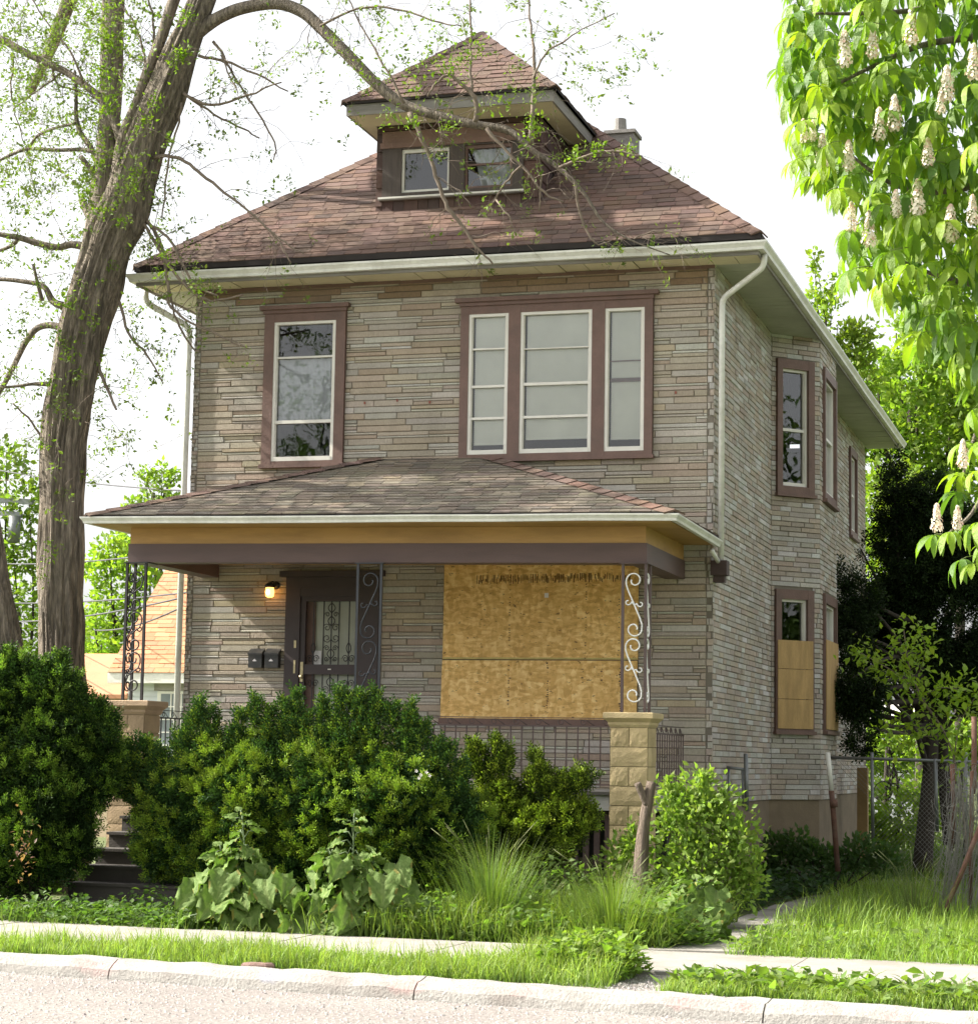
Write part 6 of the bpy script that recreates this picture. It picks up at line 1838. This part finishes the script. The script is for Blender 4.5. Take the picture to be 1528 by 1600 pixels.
# second trunk at the very edge
T2 = thing('leaning_tree', tuple(at(22, 1390, -1.6) * np.array((1, 1, 0))), 'second tree trunk leaning out of the picture at the left edge', 'tree')
limb([(30, 1400, 96), (24, 1200, 84), (16, 1080, 76), (2, 990, 66), (-12, 900, 56), (-26, 800, 52), (-40, 700, 50), (-70, 500, 46), (-100, 300, 40)], -1.6, -1.9, 12, 64, .22, 'trunk', par=T2)
LEAFY = .6; tw = MB(); leafP = []; leafD = []
for _ in range(60): twig(at(rng.uniform(-110, -20), rng.uniform(250, 700), -1.8 + rng.normal(0, .4)), rng.normal(0, 1, 3), rng.uniform(.3, .8), .006, 1)
tw.build('twigs', X['bark_thin'], T2, kind='stuff'); LP = np.concatenate(leafP); n = len(LP)
scatter('leaves', [LEAF], LP, basis(np.concatenate(leafD)), .06 * rng.uniform(.6, 1.3, n), jit((.14, .195, .045), n), X['leaf'], T2)


n = 5200; u = unit(n); rad = rng.uniform(.1, 1, n) ** .45
p = np.array((-11.2, -3.35, 10.4)) + u * rad[:, None] * np.array((1.6, .95, 3.0)); k = np.array([noise.noise(Vector(q * 1.3)) for q in p]) > -.02; p = p[k]
scatter('crown', [LEAF], p, basis(unit(len(p))), .17 * rng.uniform(.7, 1.3, len(p)), jit((.14, .195, .045), len(p)), X['leaf'], T2)
limb([(-100, 300, 40), (-220, 150, 30), (-300, 60, 20)], -1.9, -3.2, 6, 12, .1, 'limb', par=T2)


# ------------------------------------------------------------------ trees behind
def tree(name, label, lobes, Y, dens, size, tint, trunk_px, shell=(.35, 1.05), group=None, tmpl=None, cat='tree', ydep=.9, bark='bark_dark', tr=.16, m_='leaf_bg', up=0.1, rnd=.9, flat=None):
    b = at(trunk_px[0], trunk_px[1], Y); root = np.array((b[0], Y, -.05))
    t = thing(name, tuple(root), label, cat, group)
    mb = MB(); top = at(lobes[0][0], lobes[0][1], Y)
    pts = catmull([root, root * .5 + top * .5 + np.array((.15, 0, 0)), top], 6); mb.tube(pts, np.linspace(tr, tr * .25, len(pts)), 9, ridge=.1); mb.build('trunk', X[bark], t)
    lm = MB()
    for l in lobes[1:]:
        c = at(l[0], l[1], Y + (l[3] if len(l) > 3 else 0)); s = pts[rng.integers(len(pts) // 3, len(pts) - 1)]
        q = catmull([s, s * .5 + c * .5 + rng.normal(0, .15, 3), c], 4); lm.tube(q, np.linspace(tr * .35, tr * .08, len(q)), 5)
    lm.build('limbs', X[bark], t)
    p, d = lobes_sample(lobes, Y, dens, shell, ydep, up, rnd)
    # thin the crown by a coarse noise so that gaps open
    g_ = np.array([noise.noise(Vector(q * (1.1 / max(.4, size * 5)))) for q in p]); k = g_ > -.16 - .25 * rng.uniform(0, 1, len(p)); p, d = p[k], d[k]
    n = len(p)
    cl = np.array([noise.noise(Vector(q * .6) + Vector((9, 0, 0))) for q in p])[:, None]
    scatter('crown', tmpl or [LEAF, LEAF2], p, basis(d, rng.uniform(0, 6.28, n)), size * rng.uniform(.6, 1.35, n), jit(tint, n, .2) * (1 + .45 * cl), X[m_], t)
    return t


BR = (.215, .31, .050)
tree('leafy_tree', 'bright green tree behind the big trunk, filling the gap left of the porch', [(175, 930, 60), (205, 880, 45), (235, 930, 50), (160, 1000, 60), (220, 1010, 60), (150, 900, 40), (260, 980, 45), (170, 860, 30), (190, 1070, 50), (250, 1050, 40)], 24, 75, .17, BR, (190, 1150), group='trees behind the left side')
tree('leafy_tree', 'tall thin topped tree rising behind the porch roof on the left', [(240, 770, 38), (205, 800, 26), (270, 790, 30), (225, 745, 18), (252, 735, 16), (275, 745, 14), (190, 840, 22), (240, 830, 40), (210, 860, 30)], 30, 70, .17, BR, (240, 1150), group='trees behind the left side')
tree('leafy_tree', 'hazy green tree between the two trunks at the left edge', [(30, 950, 80), (20, 850, 60), (45, 780, 45), (-30, 900, 90), (50, 1020, 60), (10, 720, 40), (60, 900, 30), (-20, 780, 60), (30, 1080, 60)], 26, 55, .18, (.18, .26, .05), (30, 1150), group='trees behind the left side')
tree('leafy_tree', 'low bright tree behind the white neighbour house', [(160, 1060, 34), (135, 1030, 30), (150, 990, 40), (200, 1040, 30)], 34, 40, .24, BR, (150, 1150), group='trees behind the left side')
tree('leafy_tree', 'slender young tree rising highest beside the right gutter', [(1290, 500, 40), (1272, 400, 12), (1278, 425, 15), (1285, 455, 20), (1300, 440, 12), (1268, 470, 16), (1310, 500, 22), (1330, 540, 40), (1290, 560, 36), (1320, 600, 40), (1340, 520, 30), (1350, 590, 40)], 24, 110, .15, (.21, .29, .045), (1310, 1200), group='trees behind the right side', tr=.1)
tree('leafy_tree', 'broad bright green tree behind the house on the right', [(1420, 640, 70), (1370, 570, 50), (1440, 560, 55), (1490, 600, 60), (1350, 640, 50), (1400, 720, 70), (1480, 690, 70), (1530, 650, 70), (1400, 520, 26), (1370, 780, 60), (1450, 780, 60), (1560, 740, 80), (1350, 840, 50), (1420, 870, 60), (1480, 860, 60), (1370, 700, 50), (1340, 700, 40), (1460, 500, 40)], 26, 95, .165, BR, (1440, 1200), group='trees behind the right side', tr=.2)
tree('leafy_tree', 'pale green tree showing between chestnut leaves at the right edge', [(1480, 480, 50), (1530, 500, 60), (1440, 510, 40), (1500, 430, 34), (1560, 420, 70), (1420, 600, 70), (1480, 640, 80), (1380, 650, 60)], 38, 60, .2, BR, (1500, 1200), group='trees behind the right side', tr=.2)
tree('backyard_bush', 'sunny bright bush glowing behind the chain link fence', [(1385, 1150, 34), (1420, 1165, 34), (1370, 1260, 40), (1420, 1270, 50), (1390, 1300, 40), (1450, 1240, 40), (1350, 1290, 30), (1470, 1300, 50), (1360, 1320, 40), (1410, 1330, 40)], 19, 120, .13, (.18, .26, .035), (1400, 1330), cat='bush', tr=.05)
tree('backyard_bush', 'bright bush under the back eave seen past the corner', [(1375, 760, 30), (1390, 800, 34), (1370, 850, 36), (1400, 900, 34), (1380, 940, 36), (1410, 750, 30), (1370, 900, 30), (1400, 1000, 40), (1380, 1050, 40), (1420, 960, 40)], 21, 110, .14, (.19, .27, .035), (1380, 1250), cat='bush', tr=.06)
# dark cedar in the shade of the house
ce = [(1440, 900, 60), (1395, 722, 13), (1396, 758, 17), (1392, 800, 20), (1345, 858, 16), (1385, 845, 20), (1430, 835, 36), (1490, 880, 60), (1405, 940, 46), (1328, 940, 20), (1345, 985, 28), (1470, 980, 66), (1525, 960, 70), (1312, 1085, 14), (1345, 1100, 20), (1480, 820, 46),
      (1530, 860, 60), (1390, 1000, 36), (1440, 1030, 40), (1500, 1060, 44), (1310, 935, 14), (1450, 765, 26), (1540, 1060, 50), (1350, 1030, 30), (1345, 1160, 16), (1420, 790, 20), (1330, 985, 30, -2.2), (1345, 930, 26, -2.0), (1300, 1072, 12, -3), (1322, 1066, 18, -3), (1345, 1090, 20, -3), (1330, 1106, 17, -3), (1362, 1112, 16, -3), (1352, 1134, 17, -3), (1366, 1074, 16, -3), (1318, 900, 12, -2), (1372, 985, 30), (1310, 975, 16, -2)]
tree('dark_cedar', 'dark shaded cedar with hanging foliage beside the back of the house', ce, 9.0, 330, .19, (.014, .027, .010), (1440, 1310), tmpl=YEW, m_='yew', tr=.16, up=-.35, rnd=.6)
tree('back_hedge', 'long bright hedge closing the back lot on the right', [(1340 + 46 * k, 1150 + 8 * (k % 2), 44) for k in range(7)] + [(1350 + 46 * k, 1190, 36) for k in range(6)], 38, 80, .19, BR, (1420, 1200), cat='hedge', tr=.06)
tree('back_hedge', 'long green hedge low behind the trunks on the left', [(-40 + 50 * k, 1120 + 8 * (k % 2), 50) for k in range(5)], 40, 50, .2, BR, (60, 1200), cat='hedge', tr=.06)
m_ = thing('cedar_trunk', tuple(at(1478, 1320, 10) * np.array((1, 1, 0))), 'bare dark trunk just right of the dark cedar trunk', 'tree')
limb([(1486, 1320, 24), (1474, 1200, 20), (1470, 1100, 20), (1480, 980, 16)], 10, 10, 4, 9, .1, 'trunk', 'bark_dark', par=m_)
# sapling with lit leaves in front of the cedar
random.seed(44)
SP = thing('maple_sapling', tuple(at(1505, 1330, 3.2) * np.array((1, 1, 0))), 'young maple sapling with light green leaves in front of the dark cedar', 'tree')
brs = [[(1510, 1330, 7), (1500, 1230, 6), (1478, 1150, 5), (1440, 1090, 5), (1420, 1040, 4), (1412, 985, 3)], [(1455, 1115, 4), (1410, 1060, 3), (1370, 1035, 3), (1335, 1015, 2)], [(1490, 1190, 4), (1500, 1130, 3), (1528, 1085, 3), (1550, 1070, 3)],
       [(1440, 1090, 3), (1470, 1075, 3), (1510, 1080, 2)], [(1478, 1150, 3), (1430, 1150, 3), (1390, 1140, 2)], [(1430, 1070, 3), (1445, 1020, 2), (1440, 990, 2)]]
LPs = []
for b in brs:
    C_, _ = limb([(q_[0], q_[1], q_[2] * .6) for q_ in b], 3.2, 3.0 + random.uniform(-.3, .3), 4, 6, 0, 'branch', 'bark_thin', par=SP)
    for c in C_[4:]:
        k = rng.integers(16, 30); LPs.append(c + rng.normal(0, .12, (k, 3)))
LPs = np.concatenate(LPs); n = len(LPs)
scatter('leaves', [LEAF2, LEAF], LPs, basis(unit(n) + np.array((0, -.2, -.1)), rng.uniform(-.6, .6, n)), (.10) * rng.uniform(.6, 1.3, n), jit((.25, .35, .05), n), X['leaf'], SP)
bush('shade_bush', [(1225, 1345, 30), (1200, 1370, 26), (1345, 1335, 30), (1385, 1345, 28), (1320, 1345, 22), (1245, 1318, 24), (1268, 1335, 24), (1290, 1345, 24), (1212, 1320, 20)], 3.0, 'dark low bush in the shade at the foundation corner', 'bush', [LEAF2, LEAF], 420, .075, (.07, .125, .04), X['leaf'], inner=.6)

# reflected trees across the street
for (x, y, h, r, lb) in ((-15, -44, 10, 3.0, 'street tree across the road opposite the triple window'), (-23, -47, 17, 4.0, 'taller street tree across the road opposite the single window'), (-8, -50, 20, 3.8, 'tallest street tree across the road behind the viewer'), (15, 1.5, 9, 3.2, 'green tree in the next yard on the right')):
    t = thing('street_tree', (x, y, -.06), lb, 'tree', 'trees reflected in the windows')
    mb = MB(); mb.tube(catmull([(x, y, -.06), (x + .2, y, h * .4), (x, y + .2, h * .75), (x + .3, y, h * .95)], 5), np.linspace(.30, .06, 16), 9, ridge=.1); mb.build('trunk', X['bark_dark'], t)
    n = 3000; u = unit(n); c = np.array((x, y, h * .66)); rad = rng.uniform(.2, 1, n) ** .5 * (1 + .5 * np.array([noise.noise(Vector(q * 2.6) + Vector((x, 0, 0))) for q in u]))
    p = c + u * rad[:, None] * np.array((r, r, h * .36)); gk = np.array([noise.noise(Vector(q * .7)) for q in p]) > -.05; p = p[gk]; n = len(p)
    scatter('crown', [LEAF2], p, basis(unit(n)), .34 * rng.uniform(.6, 1.3, n), jit((.06, .10, .03), n), X['leaf_bg'], t)

# ------------------------------------------------------------------ horse chestnut at the right edge
random.seed(55); rng = np.random.default_rng(55)
YC = -9.2
tb = at(1528, 1500, -8.7); CT = thing('horse_chestnut', (float(tb[0]) + 2.6, -8.7, -.03), 'flowering horse chestnut with big drooping leaves at the right edge', 'tree')


def palmate(seed, tint):
    rs = random.Random(seed); mb = MB()
    for k in range(7):
        ph = (k - 3) * .74 + rs.uniform(-.12, .12); L = (1.0 - .11 * abs(k - 3)) * rs.uniform(.9, 1.08); dr = rs.uniform(.9, 1.75)
        dx, dy = math.sin(ph), math.cos(ph); v = []
        g_ = rs.uniform(.85, 1.15); nv = 6
        for j in range(nv + 1):
            t = j / nv; w = .142 * L * (math.sin(math.pi * (t * .93 + .03) ** 1.5)) ** .8 if 0 < j < nv else .008
            run_ = L * (t * (1 - .38 * t * dr * .7)); dz = -dr * .55 * L * t * t - .02
            c = np.array((dx * run_, dy * run_, dz)); sdv = np.array((dy, -dx, 0))
            v += [c - sdv * w + np.array((0, 0, .10 * w / .18 * .35)), c + np.array((0, 0, -.012)), c + sdv * w + np.array((0, 0, .10 * w / .18 * .35))]
        f = []
        for j in range(nv):
            for i in range(2): f.append((3 * j + i, 3 * j + i + 1, 3 * j + 4 + i, 3 * j + 3 + i))
        mb.add(v, f, tuple(x_ * g_ for x_ in tint), smooth=True)
    mb.tube([(0, 0, 0), (0, -.22, .03), (0, -.5, .0)], [.012, .012, .014], 4, (.16, .2, .06))
    me = mb.mesh('palmate_leaf', (0, 0, 0)); me.materials.append(X['chestnut']); return me


PALM = [palmate(k, t) for k, t in enumerate([(.20, .30, .030), (.16, .26, .028), (.235, .33, .034), (.10, .185, .030), (.185, .285, .028), (.13, .225, .034), (.085, .165, .028), (.215, .315, .03)])]
poly = [(1240, 0), (1225, 60), (1222, 115), (1235, 160), (1250, 215), (1245, 255), (1272, 280), (1300, 320), (1330, 345), (1318, 385), (1330, 420), (1370, 440), (1395, 465), (1420, 500), (1440, 540), (1490, 560), (1560, 600), (1700, 600), (1700, -120), (1240, -120)]
poly2 = [(1528, 540), (1500, 560), (1505, 625), (1560, 760), (1620, 700), (1620, 540)]
poly3 = [(1490, 640), (1500, 660), (1560, 700), (1560, 640)]
def inside(p, pl_):
    x_, y_ = p; c = False; j = len(pl_) - 1
    for i in range(len(pl_)):
        xi, yi = pl_[i]; xj, yj = pl_[j]
        if (yi > y_) != (yj > y_) and x_ < (xj - xi) * (y_ - yi) / (yj - yi) + xi: c = not c
        j = i
    return c
cand = []
tries = 0
while len(cand) < 980 and tries < 90000:
    tries += 1
    px, py = random.uniform(1215, 1680), random.uniform(-110, 600)
    if not inside((px, py), poly): continue
    depth = random.uniform(-.9, 2.6)
    if any(abs(px - a) < 11 and abs(py - b) < 11 and abs(depth - d_) < .45 for a, b, d_ in cand): continue
    cand.append((px, py, depth))
fixed = [(1232, 118), (1245, 20), (1238, 150), (1250, 215), (1260, 150), (1245, 248), (1275, 275), (1300, 165), (1290, 190), (1330, 262), (1340, 300), (1325, 370), (1345, 400), (1390, 395), (1380, 440), (1420, 420), (1430, 470), (1450, 540), (1475, 515), (1505, 570), (1525, 600),
         (1520, 640), (1508, 690), (1535, 690), (1500, 740), (1525, 735), (1495, 770), (1460, 835), (1485, 830), (1510, 820), (1530, 815), (1500, 875), (1520, 880), (1540, 850), (1550, 760), (1560, 680), (1560, 880), (1300, 60), (1320, 120), (1350, 200), (1400, 230), (1260, 60)]
allc = [(px, py, random.uniform(-.5, .2)) for px, py in fixed] + cand
allc.sort(key=lambda c: -((c[0] < 1540) * 10 - c[2]))
restL = []
for i, (px, py, dp) in enumerate(allc):
    c = at(px, py, YC + dp); a = random.gauss(-2.3, .9)           # towards the left and the road
    d = (math.cos(a), math.sin(a), random.uniform(-.55, .15))
    s = random.uniform(.185, .275)
    if i < 295: put_leaf(CT, c, d, s, PALM, random.uniform(-.35, .35))
    else: restL.append((c, d, s))
mb = MB()
for c, d, s in restL:
    me = random.choice(PALM); B = basis(np.array(d)[None])[0]
    vs_ = [c + B @ (np.array(v.co) * s) for v in me.vertices]
    fs2 = [tuple(p.vertices) for p in me.polygons]; mb.add(vs_, fs2, random.choice(((.14, .235, .026), (.165, .265, .026), (.11, .20, .03))), smooth=True)
if restL: mb.build('inner_leaves', X['chestnut'], CT, kind='stuff')


def panicle(seed):
    rs = random.Random(seed); mb = MB()
    mb.tube([(0, 0, 0), (0, 0, .95)], [.018, .006], 4, (.25, .3, .1))
    for k in range(105):
        t = (k + .5) / 105; a = k * 2.399; r = (.20 * (1 - t) ** .6 * (.55 + .45 * min(1, t * 5)) + .03) * rs.uniform(.6, 1.15)
        c = np.array((r * math.cos(a), r * math.sin(a), .10 + .88 * t)); s = .050 * rs.uniform(.6, 1.3)
        pk = (.78, .72, .58) if rs.random() < .86 else (.70, .50, .40)
        out = np.array((math.cos(a), math.sin(a), .25)); out /= np.linalg.norm(out)
        sd_ = np.cross(out, (0, 0, 1)); sd_ /= np.linalg.norm(sd_); up_ = np.cross(sd_, out)
        tp = c + out * s * .6
        ring2 = [c + sd_ * s * math.cos(q) + up_ * s * math.sin(q) for q in np.linspace(0, 2 * math.pi, 6)[:-1]]
        mb.add([tp - out * s * .7, *ring2], [(0, j + 1, (j + 1) % 5 + 1) for j in range(5)], pk)
        mb.add([c - out * .03, c + sd_ * .006 - out * .0, c + out * s * .2], [(0, 1, 2)], (.5, .5, .3))
    me = mb.mesh('flower_panicle', (0, 0, 0)); me.materials.append(X['petal']); return me


PAN = [panicle(k) for k in range(4)]
for (px, py, hp, ln) in ((1320, 78, 62, 0), (1364, 68, 52, 0), (1425, 42, 62, -.1), (1480, 132, 60, 0), (1398, 178, 60, -.15), (1374, 195, 55, 0), (1285, 236, 56, -.1), (1326, 245, 52, -.25), (1434, 312, 62, -.1), (1358, 360, 60, .1), (1486, 352, 62, -.25), (1522, 98, 60, 0), (1470, 160, 40, 0),
                      (1400, 320, 46, 0), (1505, 712, 46, -.35), (1464, 812, 46, -.3), (1496, 812, 40, -.25), (1255, 205, 40, -.3), (1330, 340, 50, 0), (1450, 240, 50, 0), (1520, 330, 50, 0), (1270, 205, 36, -.1)):
    c = at(px, py + hp * .5, YC - .75); s = hp / pxm(YC - .75) * 1.05
    d = np.array((ln, -.12, 1.0)); put_leaf(CT, c, np.array((0, 1, 0)), s, PAN, 0, 'flower_panicle')
    o = CT.children[-1]
    q = Vector((ln, -.1, 1)).to_track_quat('Z', 'Y').to_matrix().to_4x4(); o.matrix_local = Matrix.Translation(Vector(c) - wloc(CT)) @ q @ Matrix.Diagonal((s, s, s, 1))
trx = float(tb[0]) + 2.6
m = MB(); m.tube(catmull([(trx, -8.7, -.1), (trx + .05, -8.7, 1.5), (trx, -8.8, 3.5), (trx - .1, -8.9, 6), (trx - .2, -9, 9)], 5), np.linspace(.26, .09, 21), 16, ridge=.12); m.build('trunk', X['bark'], CT)
for b in ([(1640, 30, 22), (1528, 55, 14), (1440, 70, 10), (1370, 100, 7), (1310, 130, 5)], [(1680, 250, 20), (1560, 280, 14), (1460, 300, 9), (1390, 285, 7), (1320, 235, 4)], [(1660, 460, 18), (1560, 450, 12), (1500, 440, 9), (1450, 425, 7), (1390, 400, 5)],
          [(1660, 560, 16), (1580, 640, 12), (1545, 740, 8), (1520, 800, 6), (1480, 835, 4)], [(1580, 600, 10), (1540, 640, 7), (1520, 690, 5), (1505, 740, 4)], [(1560, -40, 14), (1450, 10, 9), (1350, 20, 7), (1270, 20, 4)]):
    limb(b, YC + .9, YC - .2, 4, 8, .06, 'limb', 'bark', par=CT)
    c = at(b[0][0], b[0][1], YC + .9); mm = MB(); mm.tube([c, (trx, -8.75, c[2] - .3)], [b[0][2] * .5 / pxm(YC), .09], 8); mm.build('limb', X['bark'], CT)
